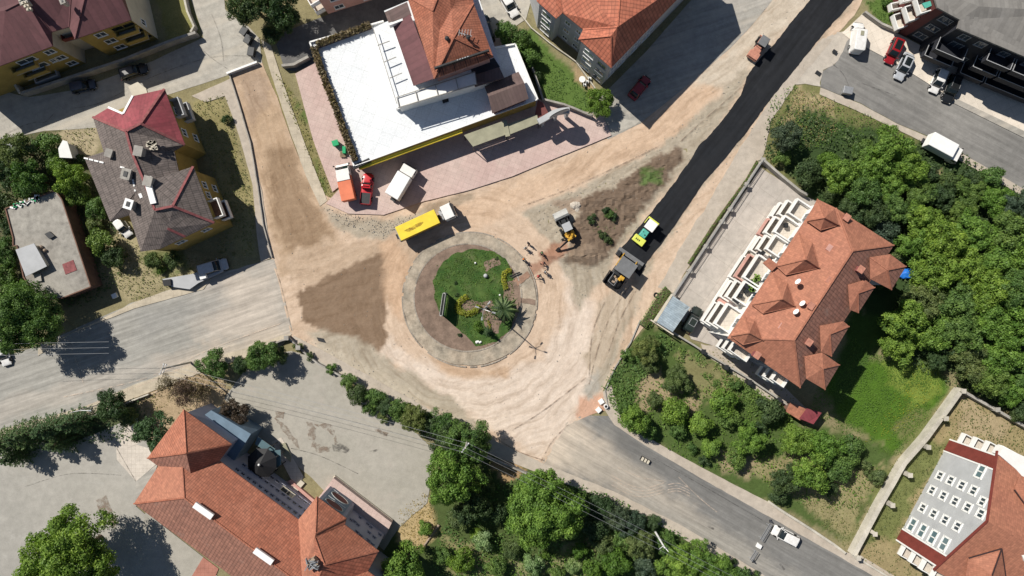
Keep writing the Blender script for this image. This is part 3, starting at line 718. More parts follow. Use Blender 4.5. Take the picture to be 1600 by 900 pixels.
# footpaths, raised
raised('footpath', [(408, 62), (424, 72), (436, 110), (464, 190), (490, 260), (512, 314), (500, 322), (478, 274), (448, 190), (425, 120)], 'path', r=.8)
raised('footpath', [(60, 545), (150, 503), (215, 470), (300, 441), (330, 436), (318, 452), (210, 482), (110, 522), (60, 556)], 'path', r=.6)
raised('footpath', [(-60, 688), (130, 636), (210, 601), (300, 568), (380, 545), (440, 524), (456, 522), (440, 540), (320, 580), (210, 622), (150, 645), (-60, 705)], 'path', r=.8)
raised('footpath', [(458, 524), (500, 545), (560, 578), (640, 622), (700, 655), (745, 676), (845, 722), (960, 768), (1060, 818), (1180, 890), (1290, 960), (1265, 960), (1165, 896), (1040, 826), (940, 778), (840, 738), (740, 700), (690, 672), (560, 600), (460, 540)], 'path2', r=.6)
raised('footpath', [(942, 612), (945, 640), (960, 664), (1010, 697), (1100, 750), (1210, 812), (1340, 886), (1450, 950), (1465, 940), (1345, 868), (1320, 862), (1212, 790), (1105, 735), (1020, 688), (970, 655), (960, 620), (955, 602)], 'path2', r=.8)
raised('footpath', [(1300, 62), (1245, 128), (1205, 190), (1192, 240), (1150, 300), (1085, 400), (1052, 458), (1028, 450), (1058, 395), (1103, 322), (1148, 246), (1186, 182), (1232, 118), (1285, 60)], 'path2', h=.08, r=2.5, step=8)
raised('footpath', [(1282, 137), (1345, 163), (1400, 193), (1480, 227), (1600, 296), (1700, 345), (1700, 358), (1600, 308), (1480, 240), (1395, 200), (1340, 174), (1280, 148)], 'path2', r=.6)
raised('footpath', [(300, 150), (350, 128), (362, 122), (372, 160), (400, 260), (410, 300), (420, 370), (428, 402), (408, 410), (402, 370), (395, 290), (375, 215), (352, 150), (320, 160)], 'path2', r=.8)
# pink forecourt, raised
raised('pink_forecourt', [(462, 116), (482, 104), (560, 60), (800, 60), (842, 155), (880, 166), (942, 182), (955, 212), (870, 247), (800, 276), (735, 297), (662, 315), (600, 336), (545, 334), (510, 318), (545, 280), (520, 300), (490, 220)], 'pink', h=.25, r=.4, step=16)
raised('concrete_corner', [(905, 186), (945, 182), (1000, 190), (990, 197), (952, 214)], 'conc_road', h=.1)
# roundabout
def circ(cx, cy, rx, ry=None, n=72, amp=0, seed=0):
    ry = ry or rx
    return [(cx + (rx + amp * (noise.noise(Vector((math.cos(t) * 1.4, math.sin(t) * 1.4, seed))) + .7 * noise.noise(Vector((math.cos(t) * 6, math.sin(t) * 6, seed))))) * math.cos(t),
             cy + (ry + amp * (noise.noise(Vector((math.cos(t) * 1.4, math.sin(t) * 1.4, seed + 5))) + .7 * noise.noise(Vector((math.cos(t) * 6, math.sin(t) * 6, seed + 5))))) * math.sin(t)) for t in [2 * math.pi * k / n for k in range(n)]]
raised('roundabout_ring', circ(734, 468, 104, n=150, amp=2.2, seed=2), 'stone_ring', h=.2)
kb = MB()
for r0, z in ((105.2, .20), (84, .27)):
    for k in range(120):
        if R.random() < .12: continue
        a0, a1 = 2 * math.pi * k / 120, 2 * math.pi * (k + .94) / 120
        cxx, cyy = (734, 468) if r0 > 90 else (731, 465)
        q = [(cxx + (r0 + e) * math.cos(t), cyy + (r0 + e) * math.sin(t)) for t, e in ((a0, -1), (a1, -1), (a1, 1), (a0, 1))]
        kb.prism(W2(q), 0, z + .01 + R.uniform(-.03, .01))
tag(kb.build('roundabout_kerb', 'kerb'), kind='structure')
raised('roundabout_bed', circ(731, 465, 83, n=90, amp=1.5, seed=6), 'stone_soil', h=.245)
M['trench_soil'] = slab('red_brown_trench_soil', (.36, .225, .16), (.30, .185, .13), amt=.4, fine=5)
sheet('trench_spoil', [(797, 441), (812, 431), (824, 423), (829, 431), (818, 440), (803, 449)], 'trench_soil', z=.262, r=3, step=4, seed=2)
sheet('trench_spoil', [(800, 464), (820, 467), (836, 471), (836, 478), (820, 475), (801, 472)], 'stone_soil', z=.264, r=3, step=4, seed=9)
GREEN_I = [(690, 410), (715, 395), (742, 389), (770, 392), (790, 405), (800, 425), (806, 460), (805, 490), (795, 515), (775, 535), (745, 541), (735, 530), (705, 505), (690, 490), (679, 465), (677, 440)]
M['island_turf'] = slab('island_turf', (.045, .105, .022), (.085, .14, .035), big=.5, amt=.5, stain=(.16, .16, .08))
raised('roundabout_lawn', GREEN_I, 'island_turf', h=.26, r=4, step=5, seed=8)
sheet('bare_patch', [(742, 470), (770, 470), (785, 500), (778, 522), (760, 510), (752, 490), (735, 488), (722, 484), (725, 470)], 'stone_soil', z=.27, r=5, step=4, seed=3)
sheet('bare_patch', [(790, 440), (806, 440), (812, 475), (796, 485), (786, 465)], 'stone_soil', z=.27, r=4, step=4, seed=5)
sheet('bare_patch', [(755, 410), (778, 402), (782, 412), (760, 425)], 'stone_soil', z=.275, r=4, step=4, seed=7)

# tyre marks, ruts and painted cable shadows as thin strips
def ribbon_mat(name, col, dens=.5, nsc=1.3):
    m, n, b = newmat(name)
    p = wpos(n); a = noisetex(n, p, nsc, 7, .75)
    tr = N(n, 'ShaderNodeBsdfTransparent'); ms = N(n, 'ShaderNodeMixShader')
    n.links.new(ramp(n, a, [(.40, g(0)), (.66, g(dens))]), ms.inputs[0])
    n.links.new(tr.outputs[0], ms.inputs[1]); n.links.new(b.outputs[0], ms.inputs[2]); n.links.new(ms.outputs[0], n.nodes['Material Output'].inputs[0])
    b.inputs['Base Color'].default_value = tuple(col) + (1,); b.inputs['Roughness'].default_value = .95
    M[name] = m
ribbon_mat('mark_light', (.66, .54, .44), .8); ribbon_mat('mark_dark', (.24, .175, .13), .8); ribbon_mat('mark_black', (.08, .075, .07), .7); ribbon_mat('rust_fade', (.26, .14, .03), .85, 1.7)
def marks(name, lines, mat, w=1.8, z=None):
    mb = MB()
    if z is None: ZL[0] += .006; z = ZL[0] + .02
    for i, ln in enumerate(lines):
        pts = cat(ln, 8); q = strip(pts, w * (.8 + .4 * R.random()))
        k = len(pts)
        for a in range(k - 1):
            mb.poly([tuple(P2(*q[a])) + (z + .002 * (i % 7),), tuple(P2(*q[a + 1])) + (z + .002 * (i % 7),), tuple(P2(*q[2 * k - 2 - a])) + (z + .002 * (i % 7),), tuple(P2(*q[2 * k - 1 - a])) + (z + .002 * (i % 7),)])
    for j, f in enumerate(mb.f):
        a, b_, c_ = [Vector(mb.v[t]) for t in f[:3]]
        if (b_ - a).cross(c_ - a).z < 0: mb.f[j] = f[::-1]
    o = mb.build(name, mat); tag(o, kind='structure'); return o
arc = lambda r, a0, a1, cx=734, cy=468: [(cx + r * math.cos(math.radians(t)), cy + r * math.sin(math.radians(t))) for t in np.linspace(a0, a1, 7)]
marks('tyre_tracks_and_cable_shadows', [[(985, 445), (955, 490), (935, 540), (920, 600)], [(995, 450), (968, 500), (950, 550)], [(845, 720), (862, 690), (888, 662)], [(800, 672), (850, 640), (915, 590)], [(735, 655), (800, 700), (850, 719)], [(815, 322), (880, 298), (960, 262), (1030, 228)], [(945, 470), (925, 520), (920, 590)], [(1165, 130), (1080, 205), (1060, 225)]], 'mark_dark', 1.6)  # the lines crossing the lower dirt paint in the thin cable shadows
marks('pale_tyre_arcs', [[(955, 742 + 5 * k), (985, 758 + 5 * k), (1010, 762 + 4.5 * k), (1037, 754 + 5 * k)] for k in range(4)] + [[(1043, 757 + 4 * k), (1060, 755 + 4 * k), (1078, 763 + 4 * k)] for k in range(4)] + [[(180, 640), (260, 605), (330, 570)], [(100, 620), (230, 590), (330, 545), (440, 505)], [(120, 640), (250, 590), (360, 540)], [(1060, 745), (1090, 775), (1120, 800)], [(965, 730), (1000, 745), (1040, 752)]], 'mark_light', 1.5, z=.125)
marks('tar_line', [[(106, 530), (120, 566), (132, 603)]], 'mark_light', 1.2, z=.09)
marks('tar_stains', [[(578, 706), (590, 703)], [(1218, 880), (1225, 890)], [(1105, 822), (1115, 826)], [(590, 672), (605, 680)]], 'mark_black', 3.2, z=.35 if False else .13)
sheet('red_stain', [(150, 780), (165, 775), (185, 815), (178, 825), (155, 800)], 'mark_dark', z=.14, r=5, step=4)
sheet('dark_stain', [(518, 694), (530, 692), (547, 700), (540, 708), (522, 705)], 'mark_black', z=.141, r=3, step=3)
for k_, q_ in enumerate(([(478, 660), (488, 658), (494, 676), (490, 690), (482, 684)], [(490, 660), (515, 664), (526, 676), (518, 680), (500, 668)], [(486, 688), (500, 698), (516, 698), (514, 706), (496, 706), (484, 698)], [(430, 640), (442, 645), (440, 655), (428, 650)], [(584, 668), (606, 674), (602, 682), (588, 676)], [(526, 678), (530, 692), (522, 696), (520, 684)], [(428, 652), (450, 665), (470, 700), (455, 690)])): sheet('worn_patch', q_, 'mark_dark', z=.142 + .003 * k_, r=6, step=3, seed=k_)
marks('road_cracks', [[(600 - 590 + 20 * k + 8 * math.sin(k), 205 - 6 * k + 4 * math.cos(2.1 * k)) for k in range(5)], [(330, 20), (345, 60), (350, 100)], [(370, 55), (380, 60), (382, 70), (376, 74)], [(310, 70), (330, 90), (362, 112)], [(110, 170), (160, 160), (240, 120), (330, 90), (400, 88)], [(1300, 100), (1318, 118), (1330, 148)], [(1345, 130), (1400, 150)], [(1020, 715), (1100, 760), (1190, 812)], [(455, 700), (500, 712), (560, 740)], [(40, 760), (110, 740), (190, 742)]], 'mark_black', 1.0, z=.135)
marks('kerb_gap', [[(183, 700), (213, 752)], [(428, 410), (441, 452), (456, 516)]], 'mark_black', 1.2, z=.136)
# manholes and patched squares
mh = MB()
for x, y, s_ in ((502, 531, 14),):
    mh.prism(W2([(x - 7, y - 4), (x + 4, y - 6 + 4), (x + 8, y + 5), (x - 4, y + 2)]), 0, .10)
tag(mh.build('drain_cover', 'dark_steel'), 'dark rectangular drain cover lying in the dusty verge west of the roundabout', 'drain cover')
# ================================================================== BUILDINGS
def area2(p): return sum(p[i][0] * p[(i + 1) % len(p)][1] - p[(i + 1) % len(p)][0] * p[i][1] for i in range(len(p)))
def inset(p, d):
    if area2(p) < 0: d = -d
    n = len(p); out = []
    for i in range(n):
        a, b, c = Vector(p[i - 1]), Vector(p[i]), Vector(p[(i + 1) % n])
        e1 = (b - a).normalized(); e2 = (c - b).normalized()
        n1 = Vector((-e1.y, e1.x)); n2 = Vector((-e2.y, e2.x)); m = n1 + n2
        if m.length < .2: m = n1.copy()
        m.normalize(); k = d / max(.35, m.dot(n1)); q = b + m * k; out.append((q.x, q.y))
    return out
class Bld:
    def __init__(s, name, label, cat_, px, py, group=None):
        s.loc = P(px, py, 0); s.root = thing(name, label, cat_, s.loc, group=group)
    def part(s, mb, name, mat, parent=None, **k):
        return mb.build(name, mat, parent or s.root, off=s.loc, **k)
    def roof(s, V, faces, mat, thick=.16, name='roof', ridges=(), rmat=None, rr=.13):
        pts = {k: P(*v_) for k, v_ in V.items()}
        mb = MB(); ed = {}
        for f in faces:
            m_ = 0
            if isinstance(f, tuple): f, m_ = f
            ks = f.split(); q = [pts[k] for k in ks]
            nrm = Vector((0, 0, 0))
            for i in range(len(q)): nrm += q[i].cross(q[(i + 1) % len(q)])
            if nrm.z < 0: ks = ks[::-1]; q = q[::-1]
            if len(q) > 4:
                for t in tessellate_polygon([[Vector((p.x, p.y, 0)) for p in q]]):
                    a, b, c = [q[i] for i in t]
                    if (b - a).cross(c - a).z < 0: a, c = c, a
                    mb.poly([a, b, c], m_)
            elif len(q) == 4 and abs((q[3] - q[0]).dot((q[1] - q[0]).cross(q[2] - q[0]).normalized())) > .03:
                mb.poly([q[0], q[1], q[2]], m_); mb.poly([q[0], q[2], q[3]], m_)
            else: mb.poly(q, m_)
            mb.poly([p - Vector((0, 0, thick)) for p in q][::-1], m_)
            for i in range(len(ks)):
                a, b = ks[i], ks[(i + 1) % len(ks)]
                if (b, a) in ed: ed[(b, a)] = 0
                else: ed[(a, b)] = 1
        for (a, b), c in ed.items():
            if c: A, B = pts[a], pts[b]; dz = Vector((0, 0, thick)); mb.poly([A, A - dz, B - dz, B], 0)
        o = s.part(mb, name, mat)
        if ridges:
            for a, b in ridges: s.part(MB().bar(pts[a] + Vector((0, 0, .03)), pts[b] + Vector((0, 0, .03)), rr * 2, .12), 'ridge_cap', rmat or (mat[0] if isinstance(mat, (list, tuple)) else mat), o)
        return o
    def walls(s, poly, h, d=.35, mat='cream', em=None, z0=0, top=None, name='wall', ground=False):
        """poly: photo pixels of the eave line at height h (or of the base when ground=True)"""
        w = [P2(x, y, 0 if ground else h) for x, y in poly]
        if d: w = inset(w, d)
        n = len(w); mb = MB(); zt = (top if top is not None else h) - .08
        for i in range(n):
            a, b = w[i], w[(i + 1) % n]
            mb.poly([(a[0], a[1], z0), (b[0], b[1], z0), (b[0], b[1], zt), (a[0], a[1], zt)], em[i] if em else 0)
        mb.sheet(w, zt, 0)
        s.part(mb, name, mat, fixn=True)
        return w
    def windows(s, w, i, lst, frame='trim', glass='glass', t=.09, out=.06):
        n = len(w); a, b = Vector(w[i]), Vector(w[(i + 1) % n]); L = (b - a).length; d = (b - a) / L
        nn = Vector((d.y, -d.x))
        if area2(w) < 0: nn = -nn
        ang = math.atan2(d.y, d.x)
        for (u, z, ww, hh) in lst:
            c = a + d * (u * L)
            fr = MB()
            for (du, dz_, sx_, sz_) in ((0, hh / 2, ww + t, t), (0, -hh / 2, ww + t, t), (-ww / 2, 0, t, hh), (ww / 2, 0, t, hh), (0, 0, t * .6, hh)):
                q = c + d * du + nn * out * .5
                fr.quadbox((q.x, q.y, z + dz_), (sx_, out * 1.6, sz_), rz=ang)
            q = c + nn * .06; fr.quadbox((q.x, q.y, z - hh / 2 - .07), (ww + .25, .18, .06), rz=ang)
            fo = s.part(fr, 'window', frame)
            pn = MB(); q = c + nn * .012
            pn.quadbox((q.x, q.y, z), (ww - .02, .03, hh - .02), rz=ang)
            s.part(pn, 'pane', glass, fo)
    def balcony(s, w, i, u0, u1, z, depth=1.4, ph=.95, wall='white_paint', floor='cream_floor', th=.14, parent=None):
        n = len(w); a, b = Vector(w[i]), Vector(w[(i + 1) % n]); L = (b - a).length; d = (b - a) / L
        nn = Vector((d.y, -d.x))
        if area2(w) < 0: nn = -nn
        p0 = a + d * (u0 * L); p1 = a + d * (u1 * L); p2 = p1 + nn * depth; p3 = p0 + nn * depth
        mb = MB(); mb.prism([tuple(p0), tuple(p1), tuple(p2), tuple(p3)], z - .18, z, 1)
        def wl(A, B):
            e = (B - A).normalized(); f = Vector((-e.y, e.x)) * th / 2
            mb.prism([tuple(A + f), tuple(B + f), tuple(B - f), tuple(A - f)], z + .004, z + ph, 0)
        q2 = p2 - nn * th / 2; q3 = p3 - nn * th / 2
        wl(p0 + d * th / 2, q3 + d * th / 2 - nn * th / 2); wl(p1 - d * th / 2, q2 - d * th / 2 - nn * th / 2); wl(q3, q2)
        return s.part(mb, 'balcony', [wall, floor])
    def box(s, name, poly, h, z0, z1, mat, parent=None, **k):
        """prism over a photo polygon seen at height h"""
        return s.part(MB().prism([P2(x, y, h) for x, y in poly], z0, z1), name, mat, parent, **k)
    def chimney(s, px, py, h, sz=.8, hgt=1.1, rz=.4, mat='cream', cap='concrete', parent=None, hole=True):
        p = P(px, py, h + hgt); mb = MB(); mb.quadbox((p.x, p.y, h + hgt / 2 - .25), (sz, sz * 1.2, hgt + .5), rz)
        o = s.part(mb, 'chimney', mat, parent)
        c = MB(); c.quadbox((p.x, p.y, h + hgt + .08), (sz + .25, sz * 1.2 + .25, .14), rz); 
        if hole: c.quadbox((p.x, p.y, h + hgt + .19), (sz * .5, sz * .7, .08), rz, 1)
        s.part(c, 'chimney_cap', [cap, 'dark_steel'], o); return o

# ---- A: three-storey house with dusty maroon roof, top left
b = Bld('apartment_house', 'long maroon-roofed three-storey house with mustard walls in the top left corner', 'building', 80, 30)
he = 8.2
V = dict(E1=(205, 31, he), E2=(117, 61, he), N1=(108, 42, he), N2=(80, 50, he), E3=(82, 72, he), E4=(0, 103, he), E5=(-90, 138, he), T1=(176, -60, he), T0=(165, -95, he), B1=(-130, -60, he),
         RL=(136, -18, 11.2), RR=(176, -32, 11.2), Q1=(112, -22, 10.6), Q2=(40, 0, 10.8), Q3=(8, 16, 10.8), Q4=(-60, 30, 10.8), Q5=(100, -60, 11.2))
b.roof(V, ['E2 E1 RR RL', 'E1 T1 RR', 'N1 E2 RL Q1', 'N2 N1 Q1 Q2', 'N2 Q2 E3', 'E3 Q2 Q3 E4', 'E4 Q3 Q4 E5', 'Q1 RL RR T1 T0 Q5', 'Q2 Q1 Q5', 'Q2 Q5 Q4 Q3', 'E5 Q4 B1', 'Q4 Q5 T0 B1'], 'maroon',
       ridges=[('RL', 'E2'), ('RL', 'RR'), ('Q1', 'N1'), ('Q2', 'N2'), ('Q2', 'Q3')], rr=.07)
w = b.walls([(205, 31), (117, 61), (108, 42), (80, 50), (82, 72), (0, 103), (-90, 138), (-130, -60), (176, -95)], he, .3, ['yellow_wall', 'cream', 'grey_wall'], em=[0, 1, 1, 1, 0, 0, 0, 0, 1])
b.windows(w, 0, [(.66, z, 1.5, 1.1) for z in (1.6, 4.1, 6.6)]); b.windows(w, 0, [(.22, z, 3.4, 1.0) for z in (1.9, 4.3, 6.7)], frame='yellow_wall', glass='car_glass')  # wide dark panes paint in the shade of the balcony recesses
b.windows(w, 4, [(.16, z, 1.3, 1.1) for z in (1.6, 4.1, 6.6)] + [(.62, z, 2.6, 1.1) for z in (4.1, 6.6)])
b.windows(w, 4, [(.32, 4.1, .7, .9)]); b.windows(w, 8, [(.9, z, .9, 1.1) for z in (3.9,)])
for z in (2.9, 5.4): b.balcony(w, 0, .03, .42, z, 1.0, .9, 'yellow_wall', 'concrete')
for z in (.6, 3.0, 5.4): b.balcony(w, 4, .52, .98, z, .9, .8, 'yellow_wall' if z > 2 else 'grey_wall', 'concrete')
b.balcony(w, 2, .1, .9, 5.4, .8, .8, 'brick_red', 'concrete')
mb = MB()
for k in range(4):
    p = P(38 + k * 4, 2 + k * 5, 11.0); mb.tube(p, p + Vector((0, 0, .9)), .12, .1)
    mb.quadbox(p + Vector((0, 0, .5)), (.7, .3, .35), .3)
b.part(mb, 'chimney', 'cream')
b.chimney(36, 0, 10.6, .9, .8); b.chimney(98, 2, 10.8, .5, .6)

# ---- B: worn grey-brown tiled house with maroon patches
b = Bld('tenement_house', 'worn dark-tiled house with a faded red front wing and mustard walls', 'building', 240, 270)
he = 7.8; hr = 10.4
V = dict(a=(145, 183, he), b=(170, 168, he), c=(208, 150, he + .3), c2=(193, 178, 9.0), d=(257, 139, he), e=(289, 226, he), f=(272, 236, he), g=(280, 271, he), h=(302, 260, he), i=(335, 348, he), j=(290, 370, he), k=(250, 389, he), k2=(262, 357, 9.2), l=(220, 393, he), m=(202, 336, he), n=(172, 346, he), o=(132, 247, he), p=(162, 237, he),
         r0=(220, 193, hr), r1=(197, 205, hr), r2=(206, 238, hr), r3=(226, 285, hr), r4=(242, 328, hr), r5=(270, 322, hr), s=(205, 265, 9.6), t=(212, 300, 9.4), q=(203, 312, 8.9))
b.roof(V, [('a b c2 c d r0 r1', 1), ('d e r0', 1), ('a r1 r2 s p', 0), ('e f r2 r1 r0', 0), ('f g r3 r2', 0), ('g h r5 r3', 0), ('r3 r5 r4', 0), ('h i r5', 0), ('i j k2 l r4 r5', 0), ('j k k2', 0), ('k l k2', 0), ('l m t r3 r4', 0), ('r2 r3 t s', 0), ('p s o', 0), ('o s t q n', 0), ('n q m', 0), ('q t m', 0)], ['dark_tile', 'maroon_b'])
rb = MB()
for a_, c_ in (('r0', 'r1'), ('r1', 'r2'), ('r2', 'r3'), ('r3', 'r4'), ('r4', 'r5'), ('r5', 'h'), ('r5', 'i'), ('k2', 'j'), ('r0', 'e'), ('r0', 'd'), ('r1', 'a')):
    rb.bar(P(*V[a_]) + Vector((0, 0, .06)), P(*V[c_]) + Vector((0, 0, .06)), .34, .1)
b.part(rb, 'ridge_cap', 'red_faded')
rb = MB()
for a_, c_ in (('o', 's'), ('s', 't')):
    A, C = P(*V[a_]), P(*V[c_])
    for k in range(9):
        if R.random() < .45: continue
        rb.bar(A.lerp(C, k / 9) + Vector((0, 0, .08)), A.lerp(C, (k + .8) / 9) + Vector((0, 0, .08)), .22, .1)
b.part(rb, 'broken_ridge_cap', 'trim')
rb = MB(); rb.bar(P(*V['b']) + Vector((0, 0, .1)), P(*V['c2']) + Vector((0, 0, .1)), .3, .15); rb.bar(P(*V['c2']) + Vector((0, 0, .1)), P(*V['c']) + Vector((0, 0, .1)), .3, .15); b.part(rb, 'parapet_edge', 'trim')
w = b.walls([(145, 183), (257, 139), (289, 226), (272, 236), (280, 271), (302, 260), (335, 348), (290, 370), (250, 389), (220, 393), (202, 336), (172, 346), (132, 247), (162, 237)], he, .35, ['yellow_wall', 'cream'], em=[0, 0, 0, 0, 0, 0, 0, 0, 0, 0, 0, 1, 1, 1])
b.windows(w, 1, [(u, z, 1.1, 1.2) for u in (.3, .72) for z in (2, 5.6)]); b.windows(w, 5, [(.25, z, 1.0, 1.2) for z in (2, 5.4)] + [(.45, 5.4, 1.0, 1.2)])
for z in (2.9, 5.6): b.balcony(w, 5, .58, .93, z, 1.5, .95, 'white_paint', 'brown_wall'); b.balcony(w, 1, .1, .45, z, 1.3, .95, 'grey_wall', 'concrete')
b.windows(w, 7, [(.5, 5.2, 1.4, 1.1)]); b.windows(w, 6, [(.5, 5.2, 1.2, 1.1)])
b.box('stair_canopy', [(200, 135), (215, 128), (228, 138), (231, 148), (208, 152)], 5.5, 5.2, 5.5, 'cream')
b.chimney(216, 236, 9.9, 1.0, .8, -.2, 'concrete', 'concrete', hole=False); b.chimney(197, 272, 9.2, 1.1, 1.1, -.25, 'concrete', 'concrete'); b.chimney(231, 283, 9.9, 1.0, .9, -.25, 'concrete', 'concrete', hole=False); b.chimney(201, 319, 9.2, 1.0, .8, -.3, 'concrete', 'trim'); b.chimney(170, 239, 8.2, .8, .9, -.3, 'cream', hole=False)
b.box('roof_sheet', [(227, 291), (236, 289), (244, 317), (235, 319)], 10.75, 10.45, 10.75, 'trim'); b.box('roof_hatch', [(216, 303), (223, 301), (226, 307), (219, 310)], 9.75, 9.5, 9.8, 'trim')
b.box('roof_sheet', [(227, 277), (236, 275), (238, 279), (229, 281)], 10.5, 10.3, 10.5, 'trim')
mb = MB()
for k in range(26):
    x, y = 226 + R.random() * 16 + k * .2, 221 + R.random() * 12
    p = P(x, y, 9.9); mb.quadbox(p, (.35, .3, .12), R.random() * 3)
b.part(mb, 'loose_tiles', 'cream')

# ---- C: flat concrete house with lean-to
b = Bld('flat_roof_house', 'single-storey house with a stained flat concrete roof on the left edge', 'building', 85, 385)
hc = 3.4
FR = [(10, 326), (88, 298), (98, 312), (143, 448), (97, 466), (60, 470), (38, 432), (28, 384), (22, 384), (22, 372)]
M['roof_conc'] = slab('stained_roof_concrete', (.37, .35, .31), (.29, .27, .24), amt=.35, stain=(.13, .12, .11))
b.walls(FR, hc, .25, 'brown_wall'); b.box('roof', FR, hc, hc - .1, hc + .06, 'roof_conc')
mb = MB(); pts = [P(x, y, hc) for x, y in FR]
for i in range(len(pts)): mb.bar(pts[i] + Vector((0, 0, .16)), pts[(i + 1) % len(pts)] + Vector((0, 0, .16)), .16, .2)
b.part(mb, 'parapet', 'brown_wall')
b.box('lean_to_roof', [(23, 390), (52, 380), (72, 416), (39, 432)], hc + 1.3, hc + 1.05, hc + 1.15, 'grey_wall')
b.box('lean_to_wall', [(26, 392), (51, 383), (69, 414), (41, 428)], hc + 1.3, hc, hc + 1.05, 'cream')
b.box('roof_hatch', [(98, 413), (115, 406), (121, 422), (103, 429)], hc, hc + .06, hc + .12, 'red_faded')
b.box('roof_grille', [(72, 366), (80, 362), (88, 369), (80, 374)], hc, hc + .06, hc + .4, 'dark_steel')
b.box('hatch_cover', [(56, 430), (66, 428), (68, 439), (58, 440)], hc, hc + .3, hc + .42, 'concrete')
mb = MB(); mb.ball(P(64, 386, hc + .3), .3, 0, nu=10, nv=6); mb.ball(P(70, 391, hc + .3), .25, 0, nu=10, nv=6); b.part(mb, 'roof_pots', 'bark_pale')
o = MB()
for k in range(40): 
    t = R.random(); p = P(20 + t * 42 + R.uniform(-2, 2), 322 - t * 14 + R.uniform(-2, 3), hc + .25); o.quadbox(p, (R.uniform(.3, .9), R.uniform(.1, .3), .06), R.random() * 3, m=0 if R.random() < .6 else 1)
tag(o.build('scrap_pile', ['trim', 'green_plastic']), 'heap of white and green scrap along the edge of the flat concrete roof', 'scrap pile')

# ---- D: restaurant with white flat roof
b = Bld('restaurant_building', 'restaurant with a wide white flat roof and an orange-tiled upper storey', 'building', 670, 150)
h1 = 4.0
D1 = [(485, 67), (600, 34), (770, 76), (805, 70), (840, 156), (554, 260)]
w = b.walls(D1, h1, .15, ['yellow_wall', 'black_wall', 'white_paint'], em=[2, 2, 2, 1, 0, 1])
b.box('flat_roof', D1, h1, h1 - .08, h1 + .02, 'white_membrane')
mb = MB(); pts = [P(x, y, h1) for x, y in D1]
for i in (0, 2, 3, 4, 5): mb.bar(pts[i] + Vector((0, 0, .2)), pts[(i + 1) % 6] + Vector((0, 0, .2)), .22 if i != 4 else .12, .4 if i != 4 else .2)
b.part(mb, 'parapet', 'trim')
mb = MB(); mb.bar(P(561, 263, 3.4), P(722, 205, 3.4), .5, .5); b.part(mb, 'yellow_fascia', 'yellow_tarp')
mb = MB(); mb.bar(P(552, 262, 3.9), P(578, 250, 3.9), .6, .5); b.part(mb, 'dark_fascia', 'black_plastic')
h2 = 7.0
D2 = [(583, 44), (608, 32), (600, 17), (636, 2), (740, -30), (775, 80), (786, 120), (742, 134), (622, 168)]
b.walls(D2, h2, .1, ['white_paint'], z0=h1, name='upper_wall'); b.box('terrace', D2, h2, h2 - .07, h2 + .03, 'white_membrane')
mb = MB()
for (x0, y0, x1, y1) in ((583, 44, 620, 162), (590, 71, 609, 64), (600, 97, 619, 89), (609, 122, 628, 114), (620, 152, 742, 112), (622, 168, 742, 132), (620, 152, 624, 168), (649, 142, 653, 158), (680, 132, 684, 148), (712, 122, 716, 139), (742, 112, 745, 132)):
    mb.bar(P(x0, y0, h2 + 1.0), P(x1, y1, h2 + 1.0), .1, .12)
b.part(mb, 'pergola_frame', 'concrete')
for (q, mm) in (([(621, 153), (742, 113), (744, 131), (623, 167)], 'trim'),):
    b.box('pergola_cover', q, h2 + .9, h2 + .75, h2 + .82, mm)
mb = MB()
for k in range(18):
    p = P(622 + k * 7, 171 - k * 2.2 + R.uniform(-1, 1), h1 + .5); mb.quadbox(p, (R.uniform(.3, .7), .3, R.uniform(.3, .9)), R.random())
b.part(mb, 'terrace_clutter', 'steel')
b.walls([(636, -5), (678, 123), (771, 89), (740, 5), (722, -50)], 10.2, .45, 'pink_render', z0=h2, name='top_wall')
b.roof(dict(a=(613, 38, 8.3), b=(646, 134, 8.3), c=(680, 122, 9.9), d=(641, 22, 9.9)), ['a b c d'], 'maroon', name='lean_to_roof')
b.roof(dict(a=(601, 19, 8.3), b=(607, 35, 8.3), c=(643, 24, 9.8), d=(636, 3, 9.8)), ['a b c d'], 'brown_sheet', name='lean_to_roof')
b.box('roof_divider', [(607, 37), (641, 24), (642, 27), (608, 40)], 9.2, 8.2, 9.2, 'trim'); b.box('lean_to_wall', [(616, 42), (647, 130), (676, 119), (643, 30)], 8.3, h2, 8.0, 'white_paint')
b.roof(dict(a=(636, -5, 10.2), b=(678, 123, 10.2), c=(771, 89, 10.2), d=(740, 5, 10.6), p=(709, 59, 12.8), q=(687, 47, 11.6), r=(676, 17, 12.4), s=(705, 15, 11.6), t=(697, -40, 12.6), u=(735, -30, 10.6), x=(628, -50, 10.2)),
       ['a b p q r', 'b c p', 'c d p', 'p d s q', 'q s t r', 's d u t', 'a r t x'], 'orange', ridges=[('p', 'b'), ('p', 'c'), ('p', 'd'), ('r', 'a'), ('r', 't')], rr=.09)
sg = MB(); A, C = P(679, 107, 11.3), P(764, 79, 11.3)
sg.bar(A, C, .22, .7)
for k in range(12): q = A.lerp(C, k / 11); sg.bar(q, q + Vector((.2, -.6, -.5)), .05, .05)
so_ = b.part(sg, 'roof_sign_frame', 'dark_steel')
sg = MB(); q = A.lerp(C, .52) + Vector((0, 0, .36)); ang = math.atan2(C.y - A.y, C.x - A.x)
for k in range(5): sg.quadbox(q + Vector((math.cos(ang), math.sin(ang), 0)) * (k - 2) * .38, (.2, .1, .12), ang)
b.part(sg, 'sign_lettering', 'steel', so_)
mb = MB()
for (x0, y0, x1, y1) in ((684, 122, 688, 107), (694, 118, 690, 104), (712, 112, 708, 98), (730, 106, 726, 92), (748, 99, 744, 86), (766, 92, 758, 80)): mb.bar(P(x0, y0, 10.5), P(x1, y1, 11.0), .1, .1)
b.part(mb, 'gutter_brackets', 'dark_trim')
